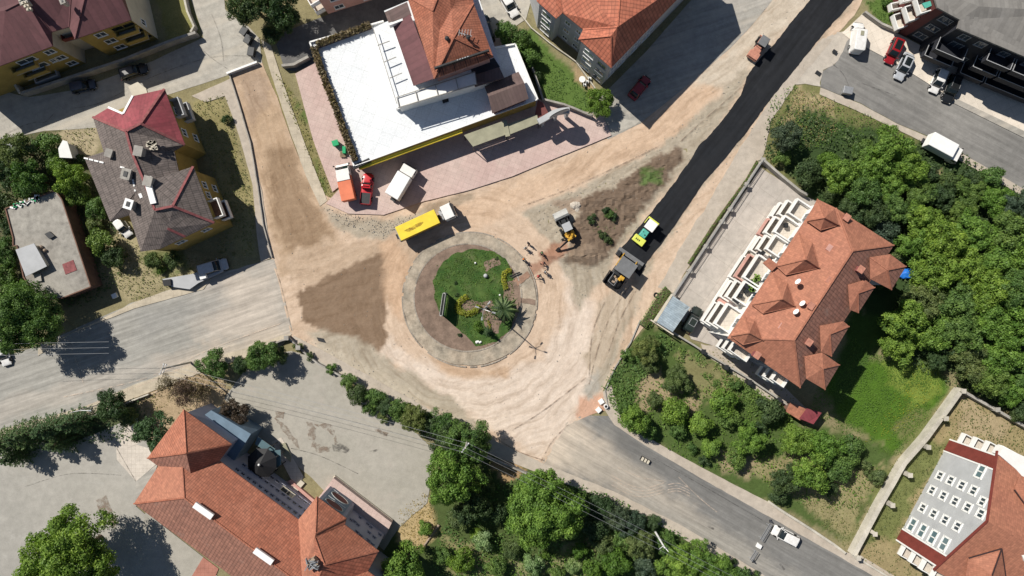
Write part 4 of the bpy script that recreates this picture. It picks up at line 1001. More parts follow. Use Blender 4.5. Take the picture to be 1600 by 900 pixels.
for (x, y) in ((699, 62), (732, 60)):
    mb = MB(); p = P(x, y, 12.2); mb.tube(p - Vector((0, 0, .6)), p + Vector((0, 0, .5)), .2, .2, 8); mb.tube(p + Vector((0, 0, .55)), p + Vector((0, 0, .7)), .34, .1, 8); b.part(mb, 'vent_pipe', 'dark_steel')
mb = MB(); p = P(726, 52, 12.3); mb.bar(p - Vector((.9, -.1, 0)), p + Vector((1.0, -.4, 0)), .08, .08); mb.bar(p - Vector((0, 0, 1)), p + Vector((0, 0, .6)), .06, .06)
for k in range(5): mb.bar(p + Vector((-.8 + k * .4, -.4, .1)), p + Vector((-.7 + k * .4, .5, .1)), .05, .05)
b.part(mb, 'aerial', 'steel')
mb = MB(); mb.quadbox(P(688, 8, 12.2), (.3, .3, .6))
b.roof(dict(a=(757, 135, 5.9), b=(769, 177, 5.9), c=(810, 112, 5.9), d=(826, 154, 5.9), e=(763, 151, 6.6), f=(819, 129, 6.6)), ['a c f e', 'e f d b'], 'brown_sheet', name='penthouse_roof')
b.box('penthouse_wall', [(760, 138), (771, 173), (822, 152), (808, 116)], 5.9, h1, 5.8, 'redbrown_wall')
b.box('brown_roof', [(737, 118), (780, 104), (788, 121), (742, 135)], h2 + .5, h2 + .05, h2 + .3, 'brown_sheet')
b.box('dark_terrace', [(735, 104), (772, 90), (781, 104), (738, 119)], h2 + .2, h2 + .03, h2 + .12, 'black_wall')
b.box('skylight', [(690, 153), (700, 150), (701, 158), (692, 161)], h1 + .3, h1, h1 + .3, 'black_plastic')
for q in ([(725, 211), (786, 189), (791, 210), (739, 229)], [(792, 194), (839, 179), (842, 192), (794, 211)]):
    r_ = b.box('canopy', q, 3.3, 3.15, 3.3, 'olive_canvas')
    mb = MB()
    for x, y in q: p = P(x, y, 3.2); mb.tube((p.x * .995, p.y * .995, .2), (p.x * .995, p.y * .995, 3.15), .07)
    b.part(mb, 'canopy_post', 'dark_steel', r_)
b.box('canopy_rib', [(786, 188), (792, 188), (797, 212), (790, 214)], 3.45, 3.3, 3.45, 'olive_canvas')
b.box('side_roof', [(840, 156), (848, 160), (860, 182), (840, 192), (836, 178)], 3.0, 2.8, 3.0, 'redbrown_wall')
mb = MB(); mb.quadbox(P(640, 233, 2.6), (1.0, .7, .6), .35); b.part(mb, 'air_unit', 'steel')
# planter hedges of the roof: things of their own, built with the plants below
# curved entrance arch
t = thing('entrance_arch', 'grey curved entrance arch on two pillars at the corner of the pink forecourt', 'arch', P(866, 180))
mb = MB(); ln = cat([(841, 190), (852, 184), (866, 176), (878, 173), (890, 172)], 4); mb.prism([P2(x, y, 4.2) for x, y in strip(ln, 9)], 3.5, 4.2); mb.build('beam', 'grey_wall', t, off=t.location)
for x, y in ((848, 189), (868, 180), (886, 176)):
    p = P(x, y, 3); MB().quadbox((p.x, p.y, 1.85), (.45, .45, 3.3), .4).build('pillar', 'grey_wall', t, off=t.location)
mb = MB(); c_ = P(874, 177, 4.8)
for k in range(12):
    a0, a1 = math.pi * k / 12, math.pi * (k + 1) / 12
    d_ = Vector((.9, .38, 0)); mb.poly([c_ , c_ + d_ * 1.6 * math.cos(a0) + Vector((0, 0, 1.5 * math.sin(a0))), c_ + d_ * 1.6 * math.cos(a1) + Vector((0, 0, 1.5 * math.sin(a1)))])
    mb.poly([c_ + Vector((.05, -.12, 0)), c_ + Vector((.05, -.12, 0)) + d_ * 1.6 * math.cos(a1) + Vector((0, 0, 1.5 * math.sin(a1))), c_ + Vector((.05, -.12, 0)) + d_ * 1.6 * math.cos(a0) + Vector((0, 0, 1.5 * math.sin(a0)))])
mb.quadbox(c_ - Vector((0, 0, .3)), (3.2, .14, .6), .4)
mb.build('round_crest', 'grey_wall', t, off=t.location)

# ---- E: orange-roofed apartments, top
b = Bld('apartment_block', 'pale apartment block with ribbed orange roof and shaded lane on its right', 'building', 950, 20)
he = 10.4
V = dict(a=(822, -60, he), b=(839, 2, he), c=(869, 29, he), d=(879, 20, he), e=(911, 46, he), f=(904, 61, he), g=(955, 106, he), h=(1062, -5, he), i=(1115, -60, he), j=(1100, -110, he), r1=(965, 42, 13.4), r2=(975, -90, 13.4), k=(955, 56, 12.9), m=(868, -60, 11.6), n=(860, -100, he))
b.roof(V, ['g h i j r2 r1 k', 'f g k', 'e f k r1', 'e r1 r2 m d', 'c d m', 'b c m a', 'a m n', 'm r2 n', 'n r2 j'], 'orange_big', ridges=[('r1', 'r2'), ('r1', 'e'), ('k', 'f'), ('k', 'g'), ('d', 'm')], rr=.1)
w = b.walls([(839, 2), (869, 29), (879, 20), (911, 46), (904, 61), (955, 106), (1062, -5), (1115, -60), (1100, -110), (860, -100), (822, -60)], he, .45, ['grey_wall'])
b.windows(w, 0, [(.5, z, 1.6, 1.4) for z in (1.6, 4.4, 7.3)], glass='glass_teal'); b.windows(w, 2, [(u, z, .9, 1.0) for u in (.3, .75) for z in (1.6, 4.4, 7.3)])
b.windows(w, 4, [(.32, z, 1.7, 1.3) for z in (1.6, 4.4, 7.3)], glass='pale_glass'); b.windows(w, 4, [(.78, z, 1.5, 1.1) for z in (1.6, 4.4, 7.3)], frame='steel')
b.windows(w, 5, [(u, z, 1.4, 1.2) for u in (.12, .3, .5, .7) for z in (2, 5, 8)])

# ---- F: pale pink house at the top edge
b = Bld('pink_house', 'pale pink rendered house cut off by the top edge above the shaded lane', 'building', 545, -30)
w = b.walls([(488, -20), (513, 22), (640, -18), (620, -80), (500, -90)], 8.5, 0, ['pink_render'], ground=True)
b.box('roof', [(500, -110), (655, -80), (690, -100), (640, -150)], 8.5, 8.4, 8.7, 'orange')
b.part(MB().sheet([P2(488, -20), P2(513, 22), P2(640, -18), P2(620, -80), P2(500, -90)], 8.5), 'roof', 'orange')
b.windows(w, 1, [(.16, z, 1.4, 1.1) for z in (1.4, 4.2, 7)] + [(.5, z, 1.2, 1.1) for z in (1.4, 4.2, 7)])
for z in (1.2, 4.0): b.balcony(w, 0, .45, .98, z, 1.5, .9, 'trim', 'cream_floor')

# ---- G: anthracite block, top right
b = Bld('anthracite_block', 'anthracite-clad apartment block with warm grey metal roof in the top right corner', 'building', 1540, 40)
he = 10.0
V = dict(a=(1455, -20, he), b=(1465, 12, he), c=(1500, 31, he), d=(1496, 44, he), e=(1600, 88, he), f=(1740, 146, he), g=(1760, -80, he), h=(1440, -90, he), r=(1530, 10, 10.5), r2=(1700, 20, 10.6))
b.roof(V, ['a b c r', 'c d e f r2 r', 'f g r2', 'a r r2 g h'], 'grey_metal_roof', thick=.3)
w = b.walls([(1455, -20), (1465, 12), (1500, 31), (1496, 44), (1600, 88), (1740, 146), (1760, -80), (1440, -90)], he, .3, ['black_wall', 'redbrown_wall'], em=[1, 0, 0, 0, 0, 0, 0, 1])
b.part(MB().prism([tuple(Vector(w[1]).lerp(Vector(w[2]), t_) + Vector((-.09, -.12))) for t_ in (-.03, .30)] + [tuple(Vector(w[1]).lerp(Vector(w[2]), t_)) for t_ in (.30, -.03)], 0, he - .1), 'cladding_panel', 'redbrown_wall')
b.windows(w, 1, [(.66, z, 1.7, 1.3) for z in (2.0, 5.0, 8.0)], frame='steel')
b.windows(w, 3, [(.2, 8.2, 1.3, 1.3), (.46, 8.2, 1.3, 1.3), (.25, 5.4, 1.8, 1.7), (.75, 5.4, 1.2, 1.3), (.55, 3.0, 1.2, 1.2), (.1, 2.4, 1.2, 1.2), (.82, 8.2, 1.2, 1.2)], frame='steel')
b.windows(w, 4, [(u, z, 1.3, 1.3) for u in (.15, .4, .7) for z in (2.2, 5.2, 8.2)], frame='steel')
for z in (2.2, 4.9): b.balcony(w, 3, -.02, .42, z, 1.9, 1.0, 'black_wall', 'black_wall')
for z in (1.4, 4.3, 7.2): b.balcony(w, 3, .62, .99, z, 1.8, 1.0, 'black_wall', 'black_wall'); b.balcony(w, 4, .02, .6, z, 1.8, 1.0, 'black_wall', 'black_wall')
n_ = 0
mb = MB()
def railtop(w, i, u0, u1, z, depth):
    a, b_ = Vector(w[i]), Vector(w[(i + 1) % len(w)]); d = (b_ - a); nn = Vector((d.y, -d.x)).normalized()
    if area2(w) < 0: nn = -nn
    p = [a + d * u0, a + d * u0 + nn * depth, a + d * u1 + nn * depth, a + d * u1]
    for q, r in zip(p[:-1], p[1:]): mb.bar((q.x, q.y, z), (r.x, r.y, z), .07, .05)
for z in (2.2, 4.9): railtop(w, 3, -.02, .42, z + 1.05, 1.9)
for z in (1.4, 4.3, 7.2): railtop(w, 3, .62, .99, z + 1.05, 1.8); railtop(w, 4, .02, .6, z + 1.05, 1.8)
b.part(mb, 'balcony_rails', 'grey_wall')
for z in (1.5, 4.5, 7.3): b.balcony(w, 0, .15, .95, z, 1.6, .9, 'trim', 'cream_floor'); b.balcony(w, 7, .8, .98, z, 1.6, .9, 'trim', 'cream_floor')
b.box('glass_awning', [(1441, 5), (1458, 0), (1462, 6), (1446, 13)], 8.6, 8.4, 8.6, 'teal')

# ---- H: apartment block with salmon tiled roof and balconies
b = Bld('balconied_apartments', 'apartment block with salmon tiled roof, dormers and white balconies at the right', 'building', 1250, 440)
he = 11.4; hr = 14.4
V = dict(A=(1279, 312, he), B=(1397, 383, he), C=(1250, 606, he), D=(1137, 528, he), R1=(1332, 392, hr), R2=(1241, 531, hr), R0=(1306, 325, 12.3))
b.roof(V, [('A D R2 R1 R0', 0), ('A R0 B', 0), ('R0 R1 B', 0), ('B R1 R2 C', 1), ('C R2 D', 0)], ['orange_smooth', 'orange_old'], ridges=[('R1', 'R2'), ('R1', 'B'), ('R2', 'C'), ('R2', 'D'), ('R1', 'R0')], rr=.1)
w = b.walls([(1279, 312), (1397, 383), (1250, 606), (1137, 528)], he, .4, ['white_paint', 'lilac_wall'], em=[0, 0, 1, 0])
def dormer(pts, faces, mat='orange_smooth', mats=None, ridges=()): b.roof(pts, faces, mats or mat, name='dormer_roof', ridges=ridges, rr=.07, thick=.07)
dormer(dict(a=(1277, 311, 11.9), b=(1260, 345, 12.0), c=(1282, 360, 12.9), d=(1312, 352, 13.2), e=(1289, 340, 14.3), f=(1306, 325, 12.7)), ['a b e', 'b c d e', 'a e d f'], ridges=[('e', 'b'), ('e', 'd'), ('e', 'a')])
dormer(dict(a=(1249, 364, 11.9), b=(1213, 416, 12.0), c=(1228, 430, 12.6), d=(1281, 419, 13.6), e=(1260, 405, 14.9), f=(1270, 378, 12.9)), ['a b e', 'b c d e', 'a e d f'], ridges=[('e', 'b'), ('e', 'd'), ('e', 'a')])
dormer(dict(a=(1208, 425, 11.9), b=(1174, 476, 12.0), c=(1192, 490, 12.7), d=(1243, 479, 13.6), e=(1223, 467, 14.9), f=(1231, 441, 12.9)), ['a b e', 'b c d e', 'a e d f'], ridges=[('e', 'b'), ('e', 'd'), ('e', 'a')])
dormer(dict(a=(1163, 493, 11.9), b=(1141, 525, 12.0), c=(1161, 539, 12.5), d=(1193, 532, 13.0), e=(1171, 520, 14.0), f=(1180, 500, 12.5)), ['a b e', 'b c d e', 'a e d f'], ridges=[('e', 'b'), ('e', 'd'), ('e', 'a')])
for q in (dict(a=(1359, 402, 13.1), b=(1391, 397, 12.4), c=(1416, 416, 11.6), d=(1393, 453, 11.6), e=(1387, 422, 13.2), f=(1360, 436, 12.6)),):
    dormer(q, ['a b c e', ('e c d', 1), 'a e d f'], mats=['orange_smooth', 'orange_old'], ridges=[('e', 'c'), ('e', 'd'), ('e', 'a')])
dormer(dict(a=(1325, 445, 13.2), b=(1352, 437, 12.6), c=(1367, 449, 12.1), d=(1341, 489, 12.0), e=(1341, 458, 13.2), f=(1328, 484, 12.5)), ['a b c e', ('e c d', 1), 'a e d f'], mats=['orange_smooth', 'orange_old'], ridges=[('e', 'c'), ('e', 'd')])
dormer(dict(a=(1281, 509, 13.3), b=(1318, 502, 12.4), c=(1327, 510, 12.1), d=(1299, 557, 12.0), e=(1297, 522, 13.3), f=(1283, 550, 12.6)), ['a b c e', ('e c d', 1), 'a e d f'], mats=['orange_smooth', 'orange_old'], ridges=[('e', 'c'), ('e', 'd')])
dormer(dict(a=(1257, 557, 12.9), b=(1285, 551, 12.4), c=(1312, 570, 11.5), d=(1289, 609, 11.5), e=(1286, 576, 13.0), f=(1260, 592, 12.3)), ['a b c e', ('e c d', 1), 'a e d f'], mats=['orange_smooth', 'orange_old'], ridges=[('e', 'c'), ('e', 'd'), ('e', 'a')])
for q in ([(1366, 408), (1408, 417), (1389, 448), (1352, 430)], [(1262, 566), (1304, 571), (1286, 602), (1255, 590)]): b.walls(q, 11.5, .2, 'lilac_wall', name='bay_wall')
for (x, y, hh) in ((1323, 340, 12.5), (1345, 421, 13.6), (1296, 438, 13.6), (1267, 478, 14.0), (1264, 535, 13.4), (1183, 555, 12.5)): b.chimney(x, y, hh - .2, .6, .7, -.6, 'red_faded', 'salmon', hole=False)
for (x, y) in ((1249, 442), (1256, 476), (1246, 489)):
    mb = MB(); p = P(x, y, 14.3); mb.tube(p - Vector((0, 0, 1)), p + Vector((0, 0, .1)), .05, .05, 6); mb.tube(p, p + Vector((-.25, .2, .12)), .12, .45, 12); b.part(mb, 'satellite_dish', 'trim')
for (x, y) in ((1297, 388), (1222, 511)):
    q = P(x, y, 13.3); b.part(MB().quadbox(q, (.9, .9, .2), -.6), 'skylight', 'pink_render')
# balconies on the west front (edge 3: D -> A)
for (u0, u1, dp) in ((.02, .18, 2.5), (.225, .36, 2.2), (.37, .55, 2.7), (.60, .715, 2.2), (.72, .85, 2.6), (.87, .985, 2.4)):
    for k, z in enumerate((2.8, 5.6, 8.5)):
        b.balcony(w, 3, u0, u1, z, dp + (.3 if k < 2 else 0), .95, 'pink_render' if (k, u0) in ((1, .37), (0, .72)) else 'white_paint', 'cream_floor', th=.22)
b.windows(w, 3, [(u, z, 1.5, 1.8) for u in (.1, .3, .44, .6, .72, .9) for z in (3.9, 6.7, 9.7)], glass='glass')
b.windows(w, 3, [(u, 1.5, 1.3, 1.3) for u in (.1, .3, .44, .6, .72, .9)])
b.windows(w, 2, [(u, z, 1.3, 1.3) for u in (.15, .4, .62) for z in (1.8, 4.6, 7.4, 10)], frame='steel')
for k, z in enumerate((2.8, 5.6, 8.5)): b.balcony(w, 2, .62, .88, z, 1.5, .95, 'white_paint', 'cream_floor')
for k, z in enumerate((2.8, 5.6, 8.5)): b.balcony(w, 2, .06, .24, z, 1.5, .95, 'white_paint', 'cream_floor')
b.box('entrance_roof', [(1183, 377), (1206, 362), (1216, 382), (1196, 402)], 3.0, 2.8, 3.0, 'white_paint'); b.box('entrance_roof', [(1120, 470), (1140, 452), (1150, 466), (1134, 488)], 3.0, 2.8, 3.0, 'pink_render')
b.box('planter_box', [(1181, 411), (1190, 396), (1196, 400), (1187, 416)], 5.5, 5.2, 5.5, 'white_paint')
for (x, y) in ((1172, 440), (1166, 448), (1192, 395), (1157, 462), (1150, 470), (1186, 396), (1228, 352), (1166, 455)):
    p = P(x, y, 9.1); b.part(MB().quadbox(p, (R.uniform(.4, 1.1), .5, .5), R.random() * 3), 'balcony_furniture', 'dark_steel')
mb = MB()
for k in range(60):
    x, y = R.choice(((1178, 442), (1183, 434), (1174, 450))); p = P(x + R.uniform(-4, 4), y + R.uniform(-5, 5), 9.2); mb.quadbox(p, (.3, .2, .3), R.random() * 3)
b.part(mb, 'balcony_plants', 'leaf_bright')
b.balcony(w, 3, .02, .985, .5, 2.3, .8, 'white_paint', 'cream_floor', th=.2)
# west gable roof cap near balconies
b.roof(dict(a=(1192, 411, 11.9), b=(1206, 424, 11.9), c=(1216, 414, 12.2), d=(1202, 403, 12.2)), ['a b c d'], 'orange_smooth', name='small_roof')

# ---- I: grey gabled block, bottom right
b = Bld('gabled_apartments', 'grey gabled apartment block with brick-red corner bands in the bottom right corner', 'building', 1560, 830)
GA, GB_, GC, GD = (1485, 686), (1400, 845), (1660, 984), (1745, 825)
fp = [P2(*q) for q in (GA, GB_, GC, GD)]
he = 10.4; ha = 14.6
mid = (Vector(fp[0]) + Vector(fp[1])) / 2; midb = (Vector(fp[2]) + Vector(fp[3])) / 2
mb = MB()
for i in range(4):
    a, c_ = fp[i], fp[(i + 1) % 4]; mb.poly([(a[0], a[1], 0), (c_[0], c_[1], 0), (c_[0], c_[1], he), (a[0], a[1], he)])
for (a, c_, m_) in ((fp[0], fp[1], mid), (fp[2], fp[3], midb)): mb.poly([(a[0], a[1], he), (c_[0], c_[1], he), (m_.x, m_.y, ha)])
b.part(mb, 'wall', 'grey_wall', fixn=True)
dirx = (Vector(fp[3]) - Vector(fp[0])).normalized(); diry = (Vector(fp[0]) - Vector(fp[1])).normalized()
def o3(v_, z, ex=0, ey=0): q = v_ - dirx * ex + diry * ey; return Vector((q.x, q.y, z))
ra, rb_ = o3(mid, ha + .15, .35), o3(midb, ha + .15, -.3)
rf = MB()
for (f0, f1, sg_) in ((fp[0], fp[3], 1), (fp[1], fp[2], -1)):
    e0, e1 = o3(Vector(f0), he - .1, .35, .5 * sg_), o3(Vector(f1), he - .1, -.3, .5 * sg_)
    q = [ra, rb_, e1, e0]
    if (q[1] - q[0]).cross(q[2] - q[0]).z < 0: q = q[::-1]
    rf.poly(q); rf.poly([p - Vector((0, 0, .2)) for p in q][::-1])
ro = b.part(rf, 'roof', 'orange_smooth')
vb = MB()
for f0, sg_ in ((fp[0], 1), (fp[1], -1)): vb.bar(o3(Vector(f0), he, .38, .5 * sg_), ra + Vector((0, 0, .02)), .16, .34)
b.part(vb, 'verge_board', 'brick_red', ro)
# corner bands and trims, window grid on the gable front (edge 0: GA -> GB_)
ax = Vector(fp[0]); L = (Vector(fp[1]) - ax).length; dv = (Vector(fp[1]) - ax) / L; out = -dirx
def band(u0, u1, z1a, z1b, mat, nm, o_=.08):
    p0, p1 = ax + dv * u0 * L, ax + dv * u1 * L; q = [p0, p1, p1 + out * o_, p0 + out * o_]; m_ = MB(); i = 0
    vs = [(p.x, p.y, .0) for p in q]; zt = [z1a, z1b, z1b, z1a]
    m_.v = vs + [(p.x, p.y, z) for p, z in zip(q, zt)]
    m_.f = [(0, 3, 2, 1), (4, 5, 6, 7), (0, 1, 5, 4), (1, 2, 6, 5), (2, 3, 7, 6), (3, 0, 4, 7)]; m_.m = [0] * 6
    return b.part(m_, nm, mat, fixn=True)
zg = lambda u: he + (ha - he) * (1 - abs(u - .5) * 2) - .1
band(.012, .11, zg(.012), zg(.11), 'brick_red', 'corner_band'); band(.89, .985, zg(.89), zg(.985), 'brick_red', 'corner_band')
for u in (.0, .112, .876, .985): band(u, u + .012, zg(u), zg(u + .012), 'trim', 'trim_strip', .12)
w = fp
for u in (.30, .47, .64): b.windows(w, 0, [(u, 1.9 + 2.72 * k, 1.25, 1.3) for k in range(5 if u < .6 else 4)] if u != .30 else [(u + .03, 1.9 + 2.55 * k, 1.25, 1.3) for k in range(4)] + [(.38, 12.0, 1.2, 1.2)], t=.26, out=.1, glass='glass')
b.windows(w, 0, [(.81, 1.6 + 2.6 * k, 2.0, 1.4) for k in range(4)] + [(.17, 9.0, 1.9, 1.4)], t=.26, out=.1, glass='glass_teal')
for k in range(4):
    b.balcony(w, 1, .01, .085, 1.2 + 2.65 * k, 1.6, .9, 'trim', 'cream_floor'); b.balcony(w, 3, .915, .99, 1.2 + 2.65 * k, 1.6, .9, 'trim', 'cream_floor')
b.box('roof_terrace', [(1565, 712), (1572, 700), (1650, 735), (1640, 790), (1592, 735)], 11.5, 9.5, 11.0, 'white_paint')
b.roof(dict(a=(1513, 872, 12.3), b=(1565, 857, 14.0), c=(1572, 905, 12.6), d=(1505, 930, 11.2), e=(1550, 899, 13.9)), ['a b e d', 'b c e', 'e c d'], 'orange_smooth', name='dormer_roof', ridges=[('b', 'e'), ('a', 'b'), ('b', 'c')], rmat='dark_trim', rr=.07)
b.roof(dict(a=(1585, 765, 12.6), b=(1592, 745, 13.2), c=(1640, 800, 13.8), d=(1610, 800, 13.2)), ['a b c d'], 'orange_smooth', name='dormer_roof', ridges=[('a', 'd')], rmat='dark_trim', rr=.07)
b.box('roof_box', [(1597, 868), (1610, 864), (1614, 874), (1602, 878)], 14, 12.5, 14, 'white_paint')

# ---- J: long school hall, bottom left
b = Bld('school_building', 'long orange-tiled school building with hipped pavilions in the bottom left', 'building', 400, 800)
he = 8.8; hr = 12.6
V = dict(N=(287, 640, he), W=(230, 716, he), E=(362, 694, he), S=(305, 771, he), ap=(291, 708, 12.9))
X = dict(x=(282, 675, he), w=(209, 787, he), k1=(288, 778, hr), k2=(545, 969, hr), e=(620, 926, he), s=(480, 988, he))
b.roof(X, [('x w k1', 1), ('x k1 k2 e', 0), ('w s k2 k1', 2)], ['orange', 'orange_smooth', 'orange_old'], ridges=[('k1', 'k2'), ('k1', 'w'), ('k1', 'x')], rr=.1)
b.roof(V, [('N W ap', 1), ('N ap E', 0), ('W S ap', 2), ('S E ap', 0)], ['orange', 'orange', 'orange_old'], name='pavilion_roof', ridges=[('ap', 'N'), ('ap', 'W'), ('ap', 'E')], rr=.09)
Y = dict(a=(495, 776, he), b=(466, 812, he), c=(472, 905, 12.65), d=(487, 930, 12.75), e=(493, 834, 12.4), f=(541, 810, he), g=(539, 820, 9.1), h=(592, 861, he), i=(507, 882, 12.8), j=(530, 975, he), k=(470, 965, 12.8), l=(492, 840, 12.5))
b.roof(Y, [('a b c d e', 1), ('a e f', 0), ('e l g f', 0), ('l i h g', 0), ('i k j h', 2), ('d k i l e', 0)], ['orange', 'orange_smooth', 'orange_big'], name='cross_roof', ridges=[('a', 'e'), ('e', 'f'), ('i', 'h'), ('l', 'i')], rr=.09)
w1 = b.walls([(282, 675), (209, 787), (480, 988), (620, 926)], he, .4, 'lilac_wall'); w2 = b.walls([(287, 640), (230, 716), (305, 771), (362, 694)], he, .4, 'lilac_wall', name='pavilion_wall')
w3 = b.walls([(495, 776), (466, 812), (470, 965), (530, 975), (592, 861), (539, 820), (541, 810)], he, .4, 'lilac_wall', name='wing_wall')
L1 = (Vector(w1[0]) - Vector(w1[3])).length
b.windows(w1, 3, [((1 - t_), z, .62, .62) for t_ in np.arange(.24, .60, .028) for z in (2.0, 4.4, 6.9)], frame='lilac_wall', glass='car_glass', t=.05)
b.windows(w1, 3, [(1 - .44, 3.0, 2.2, 1.6)], frame='cream', glass='car_glass', t=.15)
b.windows(w3, 4, [(u, z, .5, .45) for u, z in ((.15, 7.6), (.28, 7.4), (.5, 7.7), (.62, 7.5), (.2, 5.2), (.36, 5.0), (.7, 5.3), (.82, 5.1), (.9, 5.4), (.1, 3.2), (.4, 3.0), (.5, 2.8), (.75, 2.6))], frame='lilac_wall', glass='car_glass', t=.05)
b.windows(w3, 6, [(u, z, 1.0, 1.2) for u in (.3, .7) for z in (3, 6)], frame='trim')
b.box('flat_annex', [(330, 641), (392, 678), (352, 742), (335, 690), (310, 655)], 5.0, 0, 5.0, 'blue_slab')
# pale blue gable wall with two oval windows, one per floor
ga, gb = Vector(w3[6]), Vector(w3[0]); gd = (gb - ga).normalized(); gn = Vector((gd.y, -gd.x))
if gn.dot(Vector((0, 0)) - ga) < 0: gn = -gn
q = [ga + gd * .5, gb - gd * .5]; b.part(MB().prism([tuple(q[0]), tuple(q[1]), tuple(q[1] + gn * .12), tuple(q[0] + gn * .12)], 0, 8.5), 'gable_panel', 'blue_slab')
for z in (6.9, 3.6):
    c_ = (ga + gb) / 2 + gn * .13; fr = MB(); pn = MB()
    for k in range(24):
        a0, a1 = 2 * math.pi * k / 24, 2 * math.pi * (k + 1) / 24
        f = lambda t_, r_: Vector((c_.x + gd.x * math.cos(t_) * r_ * 1.5, c_.y + gd.y * math.cos(t_) * r_ * 1.5, z + math.sin(t_) * r_ * 1.0))
        fr.bar(f(a0, 1), f(a1, 1), .12, .14); o3_ = Vector((gn.x * .02, gn.y * .02, 0)); pn.poly([Vector((c_.x, c_.y, z)) + o3_, f(a0, .98) + o3_, f(a1, .98) + o3_])
    fo = b.part(fr, 'oval_window', 'screen_frame'); b.part(pn, 'pane', 'redbrown_wall', fo)
for (x, y) in ((318, 798), (412, 869)): b.part(MB().quadbox(P(x, y, 12.9), (3.0, .85, .35), math.atan2(-19, 27)), 'ridge_skylight', 'trim')
mb = MB(); p = P(488, 880, 13.4); mb.quadbox(p - Vector((0, 0, .6)), (1.3, 1.1, 1.6), .6)
b.part(mb, 'chimney', 'bark_pale'); mb = MB()
for k in range(16): mb.quadbox(p + Vector((R.uniform(-.7, .7), R.uniform(-.6, .6), R.uniform(-.1, .4))), (.8, .1, .5), R.random() * 3)
b.part(mb, 'chimney_foil', 'steel')
b.box('terrace_wall', [(520, 746), (523, 743), (613, 812), (611, 816)], .5, 0, .5, 'cream')
b.box('ramp_wall', [(450, 752), (454, 750), (492, 782), (488, 785)], .6, 0, .6, 'pink_render')
b.box('step', [(455, 765), (470, 750), (476, 755), (462, 771)], .4, 0, .4, 'cream')
# porch of the school, standing free in its shade
t = thing('entrance_pavilion', 'dark octagonal entrance pavilion with glass panels in the shade of the school', 'pavilion', P(408, 722))
mb = MB(); c0 = P(408, 724, 4.6); oc = [(c0.x + 2.3 * math.cos(math.pi / 8 + k * math.pi / 4), c0.y + 2.3 * math.sin(math.pi / 8 + k * math.pi / 4)) for k in range(8)]
for k in range(8):
    a, c_ = oc[k], oc[(k + 1) % 8]; mb.poly([(a[0], a[1], 4.2), (c_[0], c_[1], 4.2), (c0.x, c0.y, 5.4)])
mb.sheet(oc, 4.2); mb.build('roof', 'black_plastic', t, off=t.location, fixn=True)  # roof coloured black, with the school's shade put into its colour
for k in range(8): MB().tube((oc[k][0] * .999, oc[k][1] * .999, 0), (oc[k][0] * .999, oc[k][1] * .999, 4.2), .09).build('post', 'dark_steel', t, off=t.location)
mb = MB(); mb.prism([P2(x, y, 3.4) for x, y in ((402, 682), (430, 702), (424, 712), (398, 694))], 3.2, 3.35); mb.prism([P2(x, y, 3.4) for x, y in ((427, 704), (438, 703), (439, 726), (430, 732))], 3.2, 3.35)
mb.build('glass_canopy', 'glass_teal', t, off=t.location)
MB().ball((c0.x, c0.y, 5.5), .18).build('finial', 'trim', t, off=t.location)
mb = MB(); mb.prism([P2(x, y, .3) for x, y in ((437, 694), (446, 692), (455, 712), (454, 722), (444, 712))], 0, .4); mb.build('curved_planter', 'olive_canvas', t, off=t.location)

# ---- small outbuildings
b = Bld('garage_shed', 'open shed with pale blue corrugated roof beside a dark green car', 'shed', 1052, 490)
b.roof(dict(a=(1051, 462, 3.0), b=(1078, 480, 2.6), c=(1051, 519, 2.6), d=(1026, 503, 3.0)), ['a b c d'], 'blue_sheet', thick=.06)
b.walls([(1051, 462), (1062, 469), (1035, 509), (1026, 503)], 2.8, .1, 'cream')
mb = MB()
for x, y in ((1074, 480), (1050, 515), (1062, 498)): p = P(x, y, 2.6); mb.tube((p.x, p.y, 0), (p.x, p.y, 2.5), .07)
b.part(mb, 'post', 'steel'); mb = MB(); mb.bar(P(1050, 460, 3.0), P(1022, 502, 3.0), .25, .3); mb.bar(P(1017, 500, 2.4), P(1052, 523, 2.4), .2, .3); b.part(mb, 'edge_beam', 'cream')
b = Bld('garden_hut', 'small hut with a half pink, half dark red roof at the fence corner', 'shed', 1262, 638)
b.roof(dict(a=(1235, 629, 2.6), b=(1262, 640, 2.6), c=(1250, 657, 2.5), d=(1228, 643, 2.5)), ['a b c d'], 'orange_smooth', thick=.1)
b.roof(dict(a=(1261, 638, 2.9), b=(1284, 645, 2.7), c=(1271, 663, 2.6), d=(1249, 654, 2.8)), ['a b c d'], 'maroon_b', thick=.1)
b.walls([(1236, 630), (1283, 646), (1270, 661), (1229, 643)], 2.5, .2, 'brown_wall')
b = Bld('small_shed', 'small white-roofed shed between the leafy trees and the dark-tiled house', 'shed', 103, 236)
b.roof(dict(a=(98, 219, 2.8), b=(105, 221, 2.8), c=(113, 247, 2.4), d=(93, 246, 2.4), e=(91, 232, 2.6)), ['a b c d e'], 'trim', thick=.08)
b.walls([(98, 221), (104, 222), (111, 246), (94, 245)], 2.5, .1, 'grey_wall')
b = Bld('bike_shelter', 'small grey awning over the pavement edge left of the parked grey van', 'shelter', 318, 420)
b.box('awning', [(253, 436), (300, 428), (322, 420), (345, 410), (349, 424), (310, 442), (296, 452), (268, 448)], .9, .7, .85, 'grey_wall')
b.box('white_panel', [(310, 428), (320, 425), (322, 434), (313, 437)], 1.6, 1.0, 1.6, 'trim')
b.box('dark_bin', [(253, 438), (266, 436), (267, 446), (256, 447)], 1.2, 0, 1.2, 'black_plastic')
b.box('base_wall', [(256, 440), (345, 416), (347, 422), (262, 446)], .5, 0, .7, 'concrete')

